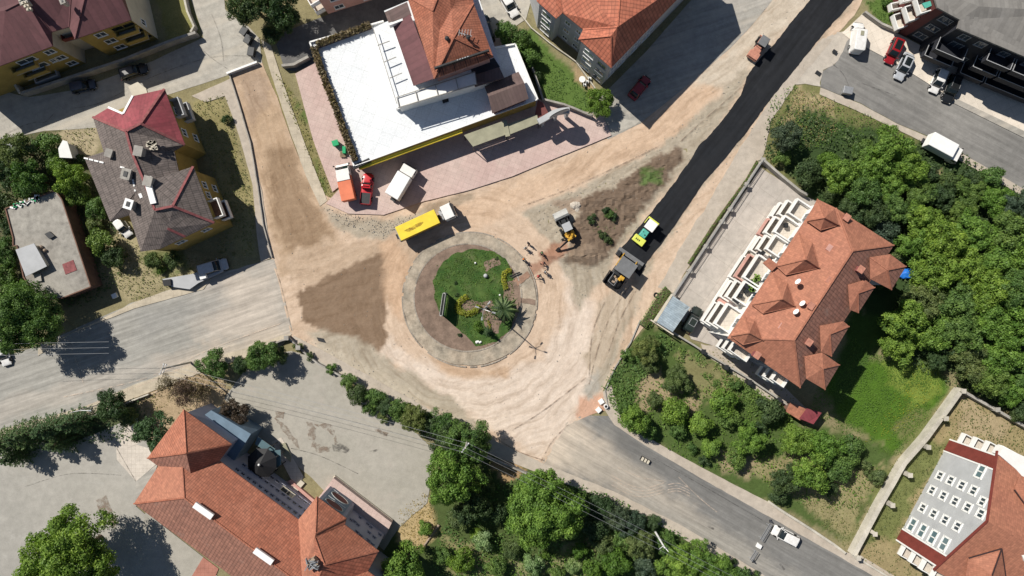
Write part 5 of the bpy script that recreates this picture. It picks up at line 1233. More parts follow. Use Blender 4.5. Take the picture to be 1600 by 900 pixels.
# ================================================================== WALLS, FENCES
def wall_thing(name, label, pts, wd, h, mat='concrete_light', pil=None, cat_='wall', z0=0, pmat=None, gate=None, coping=None):
    """masonry wall along photo points (base), optional pillars as parts"""
    t = thing(name, label, cat_, P(*pts[len(pts) // 2])); o_ = t.location
    MB().prism([P2(x, y) for x, y in strip(rough(pts, .5, 14, 3, closed=False), wd)], z0 - .05, h).build('wall_body', mat, t, off=o_)
    if coping: MB().prism([P2(x, y) for x, y in strip(rough(pts, .5, 14, 3, closed=False), wd + 1)], h + .002, h + .08).build('coping', coping, t, off=o_)
    for (x, y) in (pil or []):
        m_ = MB(); p = P(x, y); m_.quadbox((p.x, p.y, (h + .5) / 2), (.55, .55, h + .5), R.random()); m_.quadbox((p.x, p.y, h + .56), (.7, .7, .1), 0); m_.build('pillar', pmat or mat, t, off=o_)
    return t
def lerp_pts(a, b, n): return [(a[0] + (b[0] - a[0]) * k / (n - 1), a[1] + (b[1] - a[1]) * k / (n - 1)) for k in range(n)]
wall_thing('garden_wall', 'broad pale wall with ivy-worn top running up between the meadow and the grey gabled block', [(1327, 862), (1365, 790), (1405, 720), (1440, 680), (1492, 608)], 7, 1.6, 'concrete_light', pil=[(1331, 864), (1356, 827), (1383, 783), (1410, 737), (1438, 694), (1465, 650), (1492, 608)])
wall_thing('garden_wall', 'low dark-topped wall from the meadow corner toward the right edge', [(1494, 608), (1547, 637), (1600, 668), (1660, 700)], 4, 1.2, 'concrete', pil=[(1547, 637), (1598, 666)])
wall_thing('kerb_wall', 'low cream wall along the right footpath between orchard and street', [(1200, 783), (1225, 800), (1270, 828), (1300, 848), (1318, 862)], 3.5, .7, 'concrete_light')
wall_thing('kerb_wall', 'low cream wall along the street in front of the grey gabled block', [(1335, 868), (1370, 890), (1420, 920)], 3, .6, 'concrete_light')
# yard wall with railings, left of the apartments
yw = lerp_pts((1188, 252), (1050, 462), 12)
t = wall_thing('yard_wall', 'long railed yard wall with pillars between the new asphalt and the apartment yard', [yw[0], yw[5], yw[11]], 3.0, .7, 'concrete', pil=[yw[k] for k in (0, 2, 4, 5, 7, 9, 11)])
mb = MB()
for i in range(len(yw) - 1):
    A, B_ = P(*yw[i]), P(*yw[i + 1])
    for z in (.95, 1.5): mb.bar(A + Vector((0, 0, z)), B_ + Vector((0, 0, z)), .06, .06)
    for k in range(10): q = A.lerp(B_, k / 10); mb.bar(q + Vector((0, 0, .7)), q + Vector((0, 0, 1.5)), .035, .035)
mb.build('railing', 'steel', t, off=t.location)
wall_thing('yard_wall', 'dark mossy wall from the yard corner to the apartment block', [(1188, 252), (1215, 276), (1245, 300), (1256, 306)], 3.5, 1.4, 'concrete', coping=None)
wall_thing('garden_wall', 'grey wall with dark posts along the lower edge of the apartment plot', [(1020, 502), (1055, 522), (1110, 556), (1170, 592), (1225, 630), (1262, 656)], 2.6, 1.1, 'concrete', pil=[(1095, 548), (1130, 572), (1166, 595), (1212, 622)], pmat='dark_steel')
wall_thing('court_wall', 'long grey wall in front of the maroon-roofed house along the street', [(42, 150), (110, 128), (200, 98), (270, 70), (312, 56)], 4.0, 1.5, 'concrete')
wall_thing('garden_wall', 'white curved wall around the dry lawn beside the maroon-roofed house', [(290, -10), (298, 22), (308, 45), (303, 54)], 3, 1.2, 'concrete_light')
wall_thing('court_wall', 'short pale wall left of the maroon-roofed house', [(22, 112), (32, 132), (42, 150)], 3.5, 1.6, 'concrete_light')
wall_thing('garden_wall', 'cracked kerb wall between the brown dirt road and the dark-tiled house', [(360, 118), (372, 155), (392, 222), (404, 290), (412, 350), (426, 402)], 1.6, .45, 'concrete')
wall_thing('lawn_wall', 'grey wall curving around the green lawn behind the restaurant', [(824, 88), (838, 128), (848, 158), (880, 166), (925, 184)], 3, 1.3, 'concrete')
wall_thing('lawn_wall', 'thin wall between the lawn and the pale grey apartments', [(800, 8), (830, 45), (858, 68), (900, 98), (930, 140)], 1.6, .5, 'concrete_light')
wall_thing('boundary_wall', 'dark wall between the shaded lane and the pink forecourt', [(444, 106), (462, 104), (485, 92)], 4, 1.2, 'concrete')
wall_thing('school_wall', 'bent grey railed wall along the schoolyard below the roundabout', [(400, 552), (440, 532), (454, 528), (480, 552), (500, 568), (560, 600), (640, 648)], 2.4, .9, 'concrete', pil=[(430, 536), (452, 527), (470, 542)])
wall_thing('school_wall', 'concrete wall continuing behind the hedge toward the lower street', [(640, 648), (700, 682), (770, 716), (840, 745)], 2.4, .9, 'concrete')
wall_thing('street_wall', 'pale low wall between the lower-left street footpath and the courtyard trees', [(0, 692), (80, 664), (150, 648), (235, 615)], 2.2, .6, 'concrete_light')
wall_thing('parapet', 'small planted terrace wall beside the anthracite block', [(1347, 22), (1372, 40), (1400, 52)], 3.2, 1.0, 'concrete')
wall_thing('orchard_kerb', 'thin kerb bending round the ivy bank east of the roundabout', [(1000, 500), (985, 535), (960, 575), (945, 610), (950, 640)], 1.6, .3, 'concrete')
wall_thing('stub_wall', 'slanting white barrier across the end of the brown dirt road', [(357, 117), (380, 108), (404, 99)], 3, .8, 'trim')
# ================================================================== VEGETATION
def leafmesh(name, C, Nn, sz, u, aspect=1.0, seed=0):
    rs = np.random.RandomState(seed); n = len(C)
    Nn = Nn / (np.linalg.norm(Nn, axis=1, keepdims=True) + 1e-9)
    rv = rs.normal(size=(n, 3)); t1 = np.cross(Nn, rv); t1 /= (np.linalg.norm(t1, axis=1, keepdims=True) + 1e-9); t2 = np.cross(Nn, t1)
    a = (sz * .5)[:, None]; b = a * aspect
    V = np.stack([C - t1 * a, C - t2 * b * .8 + t1 * a * .1, C + t1 * a, C + t2 * b * .8 + t1 * a * .1], 1).reshape(-1, 3)
    me = bpy.data.meshes.new(name); me.vertices.add(4 * n); me.vertices.foreach_set('co', V.astype(np.float32).ravel())
    me.loops.add(4 * n); me.loops.foreach_set('vertex_index', np.arange(4 * n, dtype=np.int32))
    me.polygons.add(n); me.polygons.foreach_set('loop_start', np.arange(0, 4 * n, 4, dtype=np.int32))
    me.update(calc_edges=True)
    uv = me.uv_layers.new(name='UVMap'); U = np.zeros((4 * n, 2), np.float32); U[:, 0] = np.repeat(np.clip(u, 0, 1), 4); uv.data.foreach_set('uv', U.ravel())
    me.validate(); return me
def sph(rs, n, zmin=-1.):
    z = rs.uniform(zmin, 1, n); t = rs.uniform(0, 2 * np.pi, n); r = np.sqrt(1 - z * z); return np.stack([r * np.cos(t), r * np.sin(t), z], 1)
def crown_data(Rr, Hc, nl, lr, per, leaf, seed, zmin=-.35):
    rs = np.random.RandomState(seed); D = sph(rs, nl, zmin); sq = np.array([1, 1, Hc / Rr])
    lump = 1 + .16 * np.sin(3 * np.arctan2(D[:, 1], D[:, 0]) + seed) + .10 * rs.uniform(-1, 1, nl)
    rad = rs.uniform(.60, 1.06, nl) * lump
    Lc = D * (Rr - lr * .8) * rad[:, None] * sq; Lr = lr * rs.uniform(.6, 1.25, nl); C, Q, U, SZ = [], [], [], []
    for c, r, d in zip(Lc, Lr, D):
        m = int(per * (r / lr) ** 2); e = sph(rs, m); e = e + d * .45 + np.array([0, 0, .25]); e /= np.linalg.norm(e, axis=1, keepdims=True)
        rr = r * rs.uniform(.55, 1.12, m) ; p = c + e * rr[:, None] * np.array([1, 1, .8])
        C.append(p); Q.append(e + rs.normal(size=(m, 3)) * .42); lu = rs.uniform(0, .5)
        U.append(lu * .8 + rs.uniform(0, .55, m)); SZ.append(leaf * rs.uniform(.55, 1.35, m))
    # sparse inner leaves so that gaps read as depth
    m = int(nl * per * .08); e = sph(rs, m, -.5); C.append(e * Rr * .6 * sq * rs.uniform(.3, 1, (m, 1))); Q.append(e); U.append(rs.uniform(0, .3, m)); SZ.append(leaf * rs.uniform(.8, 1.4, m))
    return np.concatenate(C), np.concatenate(Q), np.concatenate(SZ), np.concatenate(U), Lc
def limbs(mb, zb, zc, Lc, r0, rs, n=9):
    """trunk with tapering limbs that reach the clumps"""
    fork = zb + (zc - zb) * .45
    mb.tube((0, 0, 0), (.05, .03, fork * .6), r0 * 1.25, r0 * .9, 8, cap=False); mb.tube((.05, .03, fork * .6), (0, .06, fork), r0 * .9, r0 * .75, 8, cap=False)
    k = rs.choice(len(Lc), min(n, len(Lc)), replace=False)
    for i in k:
        e = Vector(Lc[i]) + Vector((0, 0, zc)); s_ = Vector((0, .06, fork)); md = s_.lerp(e, .5) + Vector((rs.uniform(-.3, .3), rs.uniform(-.3, .3), .3))
        mb.tube(s_, md, r0 * .5, r0 * .3, 6, cap=False); mb.tube(md, e, r0 * .3, r0 * .08, 5, cap=False)
PROTO = {}
def make_proto(key, Rr, Hc, zc, nl, lr, per, leaf, seed, r0, zmin=-.35, nlimb=9):
    C, Q, SZ, U, Lc = crown_data(Rr, Hc, nl, lr, per, leaf, seed, zmin)
    me = leafmesh('crown', C + np.array([0, 0, zc]), Q, SZ, U, .95, seed)
    me.materials.append(M['leaf_mid']); rs = np.random.RandomState(seed + 50)
    tb = MB(); limbs(tb, 0, zc, Lc, r0, rs, nlimb)
    PROTO[key] = (Rr, zc, me, tb)
for i in range(3):
    make_proto(('L', i), 5.0, 3.4, 5.2, 92, .98, 175, .29, 11 + i, .28, nlimb=14)
    make_proto(('M', i), 3.2, 2.4, 3.5, 54, .72, 135, .26, 21 + i, .18)
    make_proto(('S', i), 1.8, 1.4, 1.9, 26, .60, 120, .22, 31 + i, .09, nlimb=6)
make_proto(('X', 0), 6.8, 4.6, 6.2, 170, 1.15, 230, .31, 19, .34, nlimb=18)
for i in range(2): make_proto(('B', i), 1.0, .75, .75, 16, .38, 90, .16, 41 + i, .05, -.2, 4)
for i in range(2): make_proto(('T', i), 3.0, 2.3, 3.2, 36, .8, 60, .22, 61 + i, .14, nlimb=30)     # thin, twiggy crown
def conifer_proto(key, Rr, Ht, seed):
    rs = np.random.RandomState(seed); C, Q, SZ, U = [], [], [], []; tb = MB(); tb.tube((0, 0, 0), (0, 0, Ht * .95), .2, .03, 7)
    for wv in range(11):
        z = .9 + wv / 11 * (Ht - 1.2); rl = Rr * (1 - (z / Ht)) ** .75; nb = 9 if wv < 7 else 6
        for k in range(nb):
            a = 2 * math.pi * (k + rs.uniform(-.25, .25)) / nb + wv * .7; L = rl * rs.uniform(.7, 1.15)
            tip = np.array([math.cos(a) * L, math.sin(a) * L, z - L * .22]); s_ = np.array([0, 0, z])
            tb.tube(tuple(s_), tuple(tip * .9 + s_ * .1), .045, .012, 4, cap=False)
            m = int(26 + 46 * L / Rr); t = rs.uniform(.12, 1.0, m); w_ = (1.05 - t) * L * .20 + .09
            side = np.array([-math.sin(a), math.cos(a), 0]); p = s_ + (tip - s_) * t[:, None] + side * (rs.uniform(-1, 1, m) * w_)[:, None] + np.array([0, 0, 1]) * (rs.uniform(-.12, .12, m))[:, None]
            C.append(p); Q.append(np.tile([0, 0, 1.], (m, 1)) + rs.normal(size=(m, 3)) * .45); SZ.append(rs.uniform(.16, .36, m)); U.append(rs.uniform(0, 1, m) * .7 + .3 * t)
    me = leafmesh('crown', np.concatenate(C), np.concatenate(Q), np.concatenate(SZ), np.concatenate(U), .55, seed); me.materials.append(M['needle'])
    PROTO[key] = (Rr, Ht * .3, me, tb)
for i in range(2): conifer_proto(('C', i), 3.0, 8.0, 71 + i)
TR = {}
for k, (Rr, zc, me, tb) in PROTO.items():
    o = tb.build('trunk', 'bark'); TR[k] = o.data; bpy.data.objects.remove(o)
LM = [('restaurant', 'restaurant', 670, 150), ('lawn', 'green lawn', 880, 120), ('block', 'salmon-roofed apartments', 1290, 460), ('school', 'school building', 400, 790), ('round', 'roundabout', 734, 468), ('shed', 'pale blue shed', 1050, 490),
      ('hut', 'half red garden hut', 1262, 645), ('flat', 'flat-roofed house', 80, 385), ('dark', 'dark-tiled house', 240, 280), ('ltruck', 'white truck', 1477, 228), ('gable', 'grey gabled block', 1500, 790),
      ('bins', 'kerbside blocks', 1007, 717), ('wc', 'white moving car', 1227, 838), ('park', 'parked red car', 1398, 78), ('pole', 'white forked pole', 1026, 842), ('bigtree', 'biggest bright tree', 850, 790), ('wcor', 'pale wall corner', 1490, 606), ('ivy', 'ivy bank', 975, 590)]
DESC = dict(leaf_bright='bright green', leaf_mid='green', leaf_dark='dark green', leaf_blue='blue-green', leaf_olive='olive green', leaf_brown='purple-brown', leaf_dry='dry brown', leaf_weed='light green', leaf_white='white-speckled', leaf_yellow='yellow', needle='dark needled')
KIND = dict(X='big tree', L='tree', M='tree', S='small tree', B='bush', T='twiggy tree', C='conifer')
TREES = []; rt = random.Random(5); tcount = 0
def plant(px, py, r, mat='leaf_mid', kind=None, label=None, group=None, zs=1.0):
    global tcount
    Rm = r / 10.0
    kind = kind or ('X' if Rm > 5.4 else 'L' if Rm > 3.9 else 'M' if Rm > 2.3 else 'S' if Rm > 1.25 else 'B')
    if zs == 1.0 and kind in 'LM': zs = rt.uniform(.85, 1.3)
    vs = [k for k in PROTO if k[0] == kind]; key = vs[tcount % len(vs)]; tcount += 1
    Rr, zc, me, tb = PROTO[key]; s = Rm / Rr
    for _ in range(3): s = Rm * (H - zc * s * zs) / H / Rr
    p = P(px, py, zc * s * zs)
    nm = {'X': 'tree', 'L': 'tree', 'M': 'tree', 'S': 'small_tree', 'B': 'bush', 'T': 'twiggy_tree', 'C': 'conifer'}[kind]
    o = thing(nm, label or 'x', 'bush' if kind == 'B' else 'tree', (p.x, p.y, 0), rt.uniform(0, 6.28), group)
    o.scale = (s, s, s * zs)
    c = bpy.data.objects.new('crown' if kind != 'B' else 'foliage', me); COL.objects.link(c); c.parent = o
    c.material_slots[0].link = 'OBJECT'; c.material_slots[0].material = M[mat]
    t = bpy.data.objects.new('trunk', TR[key]); COL.objects.link(t); t.parent = o
    TREES.append((o, px, py, r, kind, mat, label)); return o
def finish_tree_labels():
    """every tree gets its own label: colour, size, where it stands and its rank among look-alikes there"""
    from collections import defaultdict
    gr = defaultdict(list)
    for rec in TREES:
        o, px, py, r, kind, mat, label = rec
        if label: continue
        near = sorted(LM, key=lambda l: math.hypot(px - l[2], py - l[3]) / (1.6 if l[0] in ('block', 'school', 'restaurant') else 1))[0]
        a = math.degrees(math.atan2(py - near[3], px - near[2])) % 360
        d = ['right of', 'below and right of', 'below', 'below and left of', 'left of', 'above and left of', 'above', 'above and right of'][int((a + 22.5) // 45) % 8]
        gr[(DESC[mat], KIND[kind], d, near[1])].append((math.hypot(px - near[2], py - near[3]), rec))
    ordn = ['nearest', 'second nearest', 'third nearest', 'fourth nearest', 'fifth nearest', 'sixth nearest', 'seventh nearest']
    for (c, k, d, n), lst in gr.items():
        lst.sort(key=lambda t_: t_[0])
        for i, (_, rec) in enumerate(lst):
            rec[0]['label'] = f'{c} {k} {d} the {n}' + (f', {ordn[i]}' if len(lst) > 1 else '')
G1 = 'trees of the dense grove right of the apartments'; G2 = 'orchard trees below the shed'; G3 = 'trees and bushes along the lower street'; G4 = 'trees around the flat-roofed house'; G5 = 'trees of the schoolyard hedge'; G6 = 'conifers along the lower left street'
# top
plant(392, 6, 40, 'leaf_dark', label='large dark tree at the top edge over the end of the cream footpath')
plant(440, 18, 34, 'leaf_dark', label='dark tree in shade beside the top lane, right of the large dark one')
plant(425, 52, 16, 'leaf_dark', 'S', label='low dark tree in the shade at the corner of the cream footpath')
plant(354, 188, 9, 'leaf_dark', label='lone small bush on the dry lawn right of the dark-tiled house')
for q in ((790, 52, 20, 'leaf_mid'), (815, 62, 18, 'leaf_mid'), (824, 92, 18, 'leaf_mid'), (838, 118, 10, 'leaf_dark'), (812, 82, 12, 'leaf_olive')): plant(*q, group='bushes between the restaurant and the lawn')
plant(936, 160, 25, 'leaf_weed', label='round bright tree at the lower tip of the green lawn')
plant(1385, 2, 10, 'leaf_mid', label='small shrub in the planted terrace beside the anthracite block'); 
# left cluster
for q in ((28, 236, 30, 'leaf_olive'), (72, 228, 22, 'leaf_mid'), (10, 268, 28, 'leaf_dark'), (48, 280, 30, 'leaf_mid'), (88, 258, 18, 'leaf_mid'), (110, 276, 27, 'leaf_bright'), (122, 302, 20, 'leaf_mid'), (150, 328, 18, 'leaf_mid'), (158, 378, 22, 'leaf_mid'), (176, 402, 18, 'leaf_dark'), (148, 352, 14, 'leaf_olive'), (8, 396, 24, 'leaf_mid'), (6, 430, 20, 'leaf_mid'), (30, 452, 20, 'leaf_bright'), (2, 318, 22, 'leaf_dark'), (125, 250, 10, 'leaf_dark'), (12, 350, 16, 'leaf_dark')): plant(*q, group=G4)
plant(42, 498, 56, 'leaf_mid', zs=1.25, label='big spreading tree over the lower-left street, below the flat-roofed house')
plant(238, 408, 13, 'leaf_olive'); plant(268, 404, 14, 'leaf_olive'); plant(252, 424, 8, 'leaf_mid')
plant(430, 40, 5, 'leaf_dark')
# conifers lower left
for q in ((12, 690, 34), (48, 678, 34), (86, 668, 32), (122, 658, 30), (100, 690, 26), (30, 712, 24)): plant(*q, 'needle', 'C', group=G6)
plant(178, 634, 28, 'leaf_dark', 'M', label='dark tree with a lamp arm, right end of the conifer row'); plant(200, 650, 18, 'leaf_olive', 'S')
plant(240, 676, 31, 'needle', 'M', label='round dark evergreen left of the orange pavilion roof')
plant(262, 604, 22, 'leaf_dry', 'T', label='dry leafless shrub leaning over the footpath above the school'); plant(290, 612, 26, 'leaf_brown', 'T', label='brown twiggy tree in front of the orange pavilion roof'); plant(312, 606, 22, 'leaf_dry', 'T', label='dry twiggy tree between the brown one and the green hedge trees')
plant(366, 648, 25, 'leaf_brown', 'M', label='purple-leaved tree beside the slate blue annex roof')
plant(334, 570, 25, 'leaf_mid'); plant(376, 572, 14, 'leaf_dark'); plant(412, 556, 26, 'leaf_mid', zs=1.2); plant(436, 556, 16, 'leaf_dark'); plant(395, 566, 14, 'leaf_mid')
plant(112, 866, 72, 'leaf_bright', zs=1.15, label='huge round bright tree in the courtyard at the bottom left')
# hedge of the schoolyard
for q in ((466, 542, 9, 'leaf_olive'), (484, 556, 8, 'leaf_dark'), (518, 576, 10, 'leaf_mid'), (545, 596, 15, 'leaf_mid'), (560, 618, 17, 'leaf_dark'), (584, 622, 17, 'leaf_mid'), (604, 636, 16, 'leaf_dark'), (622, 640, 18, 'leaf_mid'), (648, 654, 24, 'leaf_olive'), (672, 664, 22, 'leaf_dark'), (690, 662, 24, 'leaf_mid'), (575, 640, 12, 'leaf_mid'), (600, 650, 12, 'leaf_olive')): plant(*q, group=G5)
plant(732, 686, 38, 'leaf_mid', 'L', zs=1.3, label='tall green tree behind the utility pole at the lower footpath'); plant(705, 748, 46, 'leaf_bright', zs=1.35, label='tall bright tree at the corner of the schoolyard')
plant(700, 690, 26, 'leaf_dark'); plant(735, 790, 30, 'leaf_dark'); plant(720, 812, 20, 'leaf_olive')
plant(664, 825, 13, 'leaf_bright', label='small round bush on the dry corner of the schoolyard')
plant(632, 886, 36, 'leaf_bright', label='bright tree at the bottom edge between school and thicket'); plant(600, 900, 20, 'leaf_mid')
# bottom centre
plant(850, 795, 62, 'leaf_bright', zs=1.15, label='biggest bright tree crown, below the lower street footpath')
for q in ((940, 792, 22, 'leaf_dark'), (962, 806, 24, 'leaf_blue'), (985, 815, 24, 'leaf_blue'), (1000, 850, 24, 'leaf_olive'), (1010, 885, 22, 'leaf_blue'), (1058, 882, 32, 'leaf_bright'), (1095, 872, 26, 'leaf_bright'), (1125, 892, 26, 'leaf_bright'), (1156, 900, 18, 'leaf_mid'), (930, 822, 22, 'leaf_dark'), (945, 850, 18, 'leaf_olive'), (1020, 815, 14, 'leaf_dark'), (1040, 852, 18, 'leaf_mid'), (975, 845, 18, 'leaf_mid'), (1180, 898, 8, 'leaf_dark'), (1145, 878, 7, 'leaf_dark'), (760, 760, 16, 'leaf_olive'), (775, 800, 18, 'leaf_dark'), (960, 880, 22, 'leaf_weed'), (925, 890, 18, 'leaf_weed'), (775, 885, 18, 'leaf_mid'), (800, 860, 16, 'leaf_olive'), (722, 875, 22, 'leaf_weed'), (755, 845, 18, 'leaf_white'), (745, 835, 12, 'leaf_bright'), (835, 882, 18, 'leaf_white'), (850, 868, 10, 'leaf_weed'), (895, 885, 13, 'leaf_white'), (690, 868, 16, 'leaf_mid'), (905, 860, 14, 'leaf_weed'), (962, 832, 12, 'leaf_white'), (1100, 900, 20, 'leaf_bright'), (870, 895, 14, 'leaf_mid')): plant(*q, group=G3)
# orchard
for q in ((1008, 548, 27, 'leaf_olive'), (1018, 570, 18, 'leaf_olive'), (1058, 592, 27, 'leaf_olive'), (1022, 626, 15, 'leaf_olive'), (990, 656, 27, 'leaf_bright'), (1012, 672, 18, 'leaf_mid'), (1056, 642, 26, 'leaf_bright'), (1060, 672, 18, 'leaf_mid'), (1094, 662, 24, 'leaf_bright'), (1128, 628, 26, 'leaf_bright'), (1138, 652, 22, 'leaf_mid'), (1110, 698, 20, 'leaf_bright'), (1172, 684, 30, 'leaf_bright'), (1150, 716, 20, 'leaf_mid'), (1202, 640, 26, 'leaf_dark'), (1190, 668, 14, 'leaf_dark'), (1244, 688, 30, 'leaf_bright'), (1288, 698, 34, 'leaf_bright'), (1326, 700, 26, 'leaf_mid'), (1226, 748, 30, 'leaf_dark'), (1262, 738, 36, 'leaf_bright'), (1310, 730, 26, 'leaf_mid'), (1370, 746, 16, 'leaf_olive'), (1215, 770, 20, 'leaf_dark'), (1296, 762, 16, 'leaf_dark'), (1352, 730, 14, 'leaf_olive'), (975, 635, 14, 'leaf_mid'), (1100, 720, 12, 'leaf_dark'), (1080, 700, 12, 'leaf_mid'), (980, 555, 14, 'leaf_mid'), (1150, 600, 12, 'leaf_mid')): plant(q[0], q[1], q[2] * .86, q[3], group=G2)
# grove
for q in ((1228, 214, 26, 'leaf_blue'), (1222, 246, 16, 'leaf_mid'), (1262, 268, 24, 'leaf_dark'), (1292, 252, 18, 'leaf_weed'), (1312, 272, 32, 'leaf_bright'), (1350, 240, 22, 'leaf_mid'), (1345, 300, 30, 'leaf_mid'), (1362, 262, 32, 'leaf_bright'), (1392, 230, 34, 'leaf_bright'), (1420, 262, 30, 'leaf_bright'), (1395, 290, 28, 'leaf_bright'), (1330, 330, 26, 'leaf_dark'), (1364, 332, 26, 'leaf_dark'), (1398, 330, 28, 'leaf_mid'), (1384, 362, 24, 'leaf_blue'), (1438, 300, 28, 'leaf_mid'), (1448, 270, 22, 'leaf_dark'), (1478, 288, 22, 'leaf_olive'), (1512, 282, 22, 'leaf_dark'), (1470, 306, 26, 'leaf_dark'), (1512, 298, 28, 'leaf_mid'), (1546, 282, 24, 'leaf_mid'), (1552, 312, 28, 'leaf_bright'), (1590, 322, 30, 'leaf_blue'), (1500, 332, 26, 'leaf_mid'), (1440, 344, 32, 'leaf_bright'), (1426, 384, 30, 'leaf_bright'), (1468, 378, 40, 'leaf_bright'), (1520, 368, 40, 'leaf_bright'), (1574, 362, 36, 'leaf_mid'), (1610, 390, 40, 'leaf_bright'), (1560, 408, 38, 'leaf_bright'), (1500, 420, 40, 'leaf_bright'), (1450, 428, 38, 'leaf_bright'), (1545, 454, 40, 'leaf_bright'), (1598, 452, 44, 'leaf_mid'), (1440, 470, 36, 'leaf_bright'), (1490, 474, 38, 'leaf_mid'), (1412, 500, 38, 'leaf_bright'), (1454, 520, 36, 'leaf_bright'), (1404, 540, 32, 'leaf_bright'), (1500, 520, 36, 'leaf_mid'), (1545, 504, 38, 'leaf_bright'), (1596, 510, 42, 'leaf_bright'), (1466, 556, 26, 'leaf_dark'), (1512, 564, 36, 'leaf_bright'), (1560, 556, 38, 'leaf_bright'), (1600, 574, 36, 'leaf_mid'), (1545, 594, 30, 'leaf_mid'), (1580, 612, 28, 'leaf_bright'), (1604, 640, 20, 'leaf_dark'), (1380, 430, 20, 'leaf_dark'), (1430, 312, 18, 'leaf_dark'), (1590, 646, 14, 'leaf_dark'), (1300, 305, 16, 'leaf_dark'), (1405, 398, 16, 'leaf_olive')):
    k_ = rt.random(); q = q[:3] + (('leaf_weed' if k_ < .22 else 'leaf_olive' if k_ < .34 else q[3]) if q[3] == 'leaf_bright' else q[3],); plant(q[0], q[1], q[2] * .92, q[3], group=G1)
# median bushes
for q in ((924, 342, 8), (922, 372, 2)): pass
for (x, y, r, m_) in ((925, 342, 9, 'leaf_dark'), (947, 330, 8, 'leaf_dark'), (958, 339, 8, 'leaf_dark'), (953, 334, 8, 'leaf_mid'), (941, 366, 8, 'leaf_dark'), (949, 376, 8, 'leaf_dark')): plant(x, y, r, m_, 'B', label=None, group='clipped bushes on the bare triangle island')
for i, t_ in enumerate(('leftmost', 'uppermost', 'lower right', 'middle', 'upper', 'lowest')):
    rec = TREES[-6 + i]; rec[0]['label'] = f'{t_} clipped bush of the soil triangle between dirt road and new asphalt'; TREES[-6 + i] = rec[:6] + ('done',)
# roundabout planting
plant(762, 518, 11, 'needle', 'C', zs=1.1, label='small dark cypress on the roundabout lawn'); plant(748, 512, 9, 'leaf_weed', 'B', label='bright low bush beside the cypress on the roundabout')
for q, lb in (((776, 404, 3.5), 'tiny dark bush at the upper right rim of the roundabout lawn'), ((712, 442, 3.5), 'tiny dark bush left of the bare patch on the roundabout'), ((714, 461, 4), 'tiny dark bush above the black display panel on the roundabout'), ((719, 523, 4), 'tiny dark bush at the lower left rim of the roundabout lawn'), ((713, 407, 2.5), 'tiny bush at the upper left rim of the roundabout lawn')): plant(*q, 'leaf_dark', 'B', label=lb)
def hedge(name, label, pts, wd, h, mat, leaf=.16, dens=130, cat_='hedge', z0=.25, base=None, seed=1, spiky=0, zr=0):
    t = thing(name, label, cat_, P(*pts[len(pts) // 2], zr)); t.location.z = zr; loc = t.location; rs = np.random.RandomState(seed)
    ln = cat(pts, 6) if len(pts) > 2 else pts; seg = [(P(*ln[i], zr), P(*ln[i + 1], zr)) for i in range(len(ln) - 1)]; C, Q, U, SZ = [], [], [], []
    for a, b in seg:
        L = (b - a).length; m = max(1, int(L * wd * dens)); d = (b - a).normalized(); nrm = Vector((-d.y, d.x, 0))
        for _ in range(m):
            u_ = rs.uniform(-1, 1); hh = h * (1 - .35 * u_ * u_) * rs.uniform(.55, 1.08); p = a.lerp(b, rs.rand()) + nrm * (u_ * wd / 2); p.z = zr + z0 + hh
            C.append(tuple(p - loc)); n_ = nrm * u_ * .8 + Vector((0, 0, 1)) + Vector(rs.normal(size=3)) * (.5 + spiky); Q.append(tuple(n_)); U.append(rs.rand()); SZ.append(leaf * rs.uniform(.6, 1.4))
    me = leafmesh('foliage', np.array(C), np.array(Q), np.array(SZ), np.array(U), .9 if not spiky else .35, seed); me.materials.append(M[mat]); o = bpy.data.objects.new('foliage', me); COL.objects.link(o); o.parent = t
    mb = MB(); mb.prism([((x - 800) * (H - zr) / H / 10, (450 - y) * (H - zr) / H / 10) for x, y in strip(ln, wd * 6 if not base else wd * 9)], zr, zr + (z0 + h * .5 if not base else .55)); mb.build(base and 'planter' or 'stems', base or 'bark', t, off=loc)
    return t
hedge('flower_hedge', 'yellow-green crescent hedge right of the black display panel on the roundabout', [(731, 463), (720, 470), (715, 480), (722, 488), (734, 490), (745, 484), (750, 477)], .95, .55, 'leaf_yellow', leaf=.2)
hedge('flower_hedge', 'yellow hook-shaped hedge at the right rim of the roundabout lawn', [(799, 423), (790, 424), (787, 434), (789, 445), (791, 452)], .8, .5, 'leaf_yellow', leaf=.2, seed=2)
hedge('flower_hedge', 'short thin yellow hedge below the palm on the roundabout', [(762, 500), (765, 507), (766, 518)], .35, .4, 'leaf_yellow', seed=3)
hedge('roof_hedge', 'dark spiky planter hedge along the left edge of the white restaurant roof', [(492, 76), (505, 115), (524, 165), (542, 215), (556, 252)], 1.0, .9, 'leaf_dry', leaf=.6, dens=70, spiky=.9, base='dark_trim', z0=.1, zr=4.05, seed=4)
hedge('roof_hedge', 'dark spiky planter hedge along the upper edge of the white restaurant roof', [(496, 72), (520, 63), (550, 52), (580, 41)], 1.0, .9, 'leaf_dry', leaf=.6, dens=70, spiky=.9, base='dark_trim', z0=.1, zr=4.05, seed=5)
hedge('planted_strip', 'overgrown planter strip on the apartment yard floor', [(1171, 400), (1160, 418), (1149, 436)], .9, .6, 'leaf_mid', seed=6)
hedge('wall_ivy', 'ivy growing along the outer foot of the railed yard wall', [(1182, 252), (1165, 282), (1148, 305), (1128, 332), (1110, 358), (1088, 392), (1075, 412)], .5, .5, 'leaf_weed', dens=70, seed=7)
hedge('wall_ivy', 'dark ivy hedge on the outer side of the pale blue shed', [(1004, 510), (1018, 487), (1033, 464), (1043, 452)], 1.7, .7, 'leaf_mid', dens=90, seed=8)
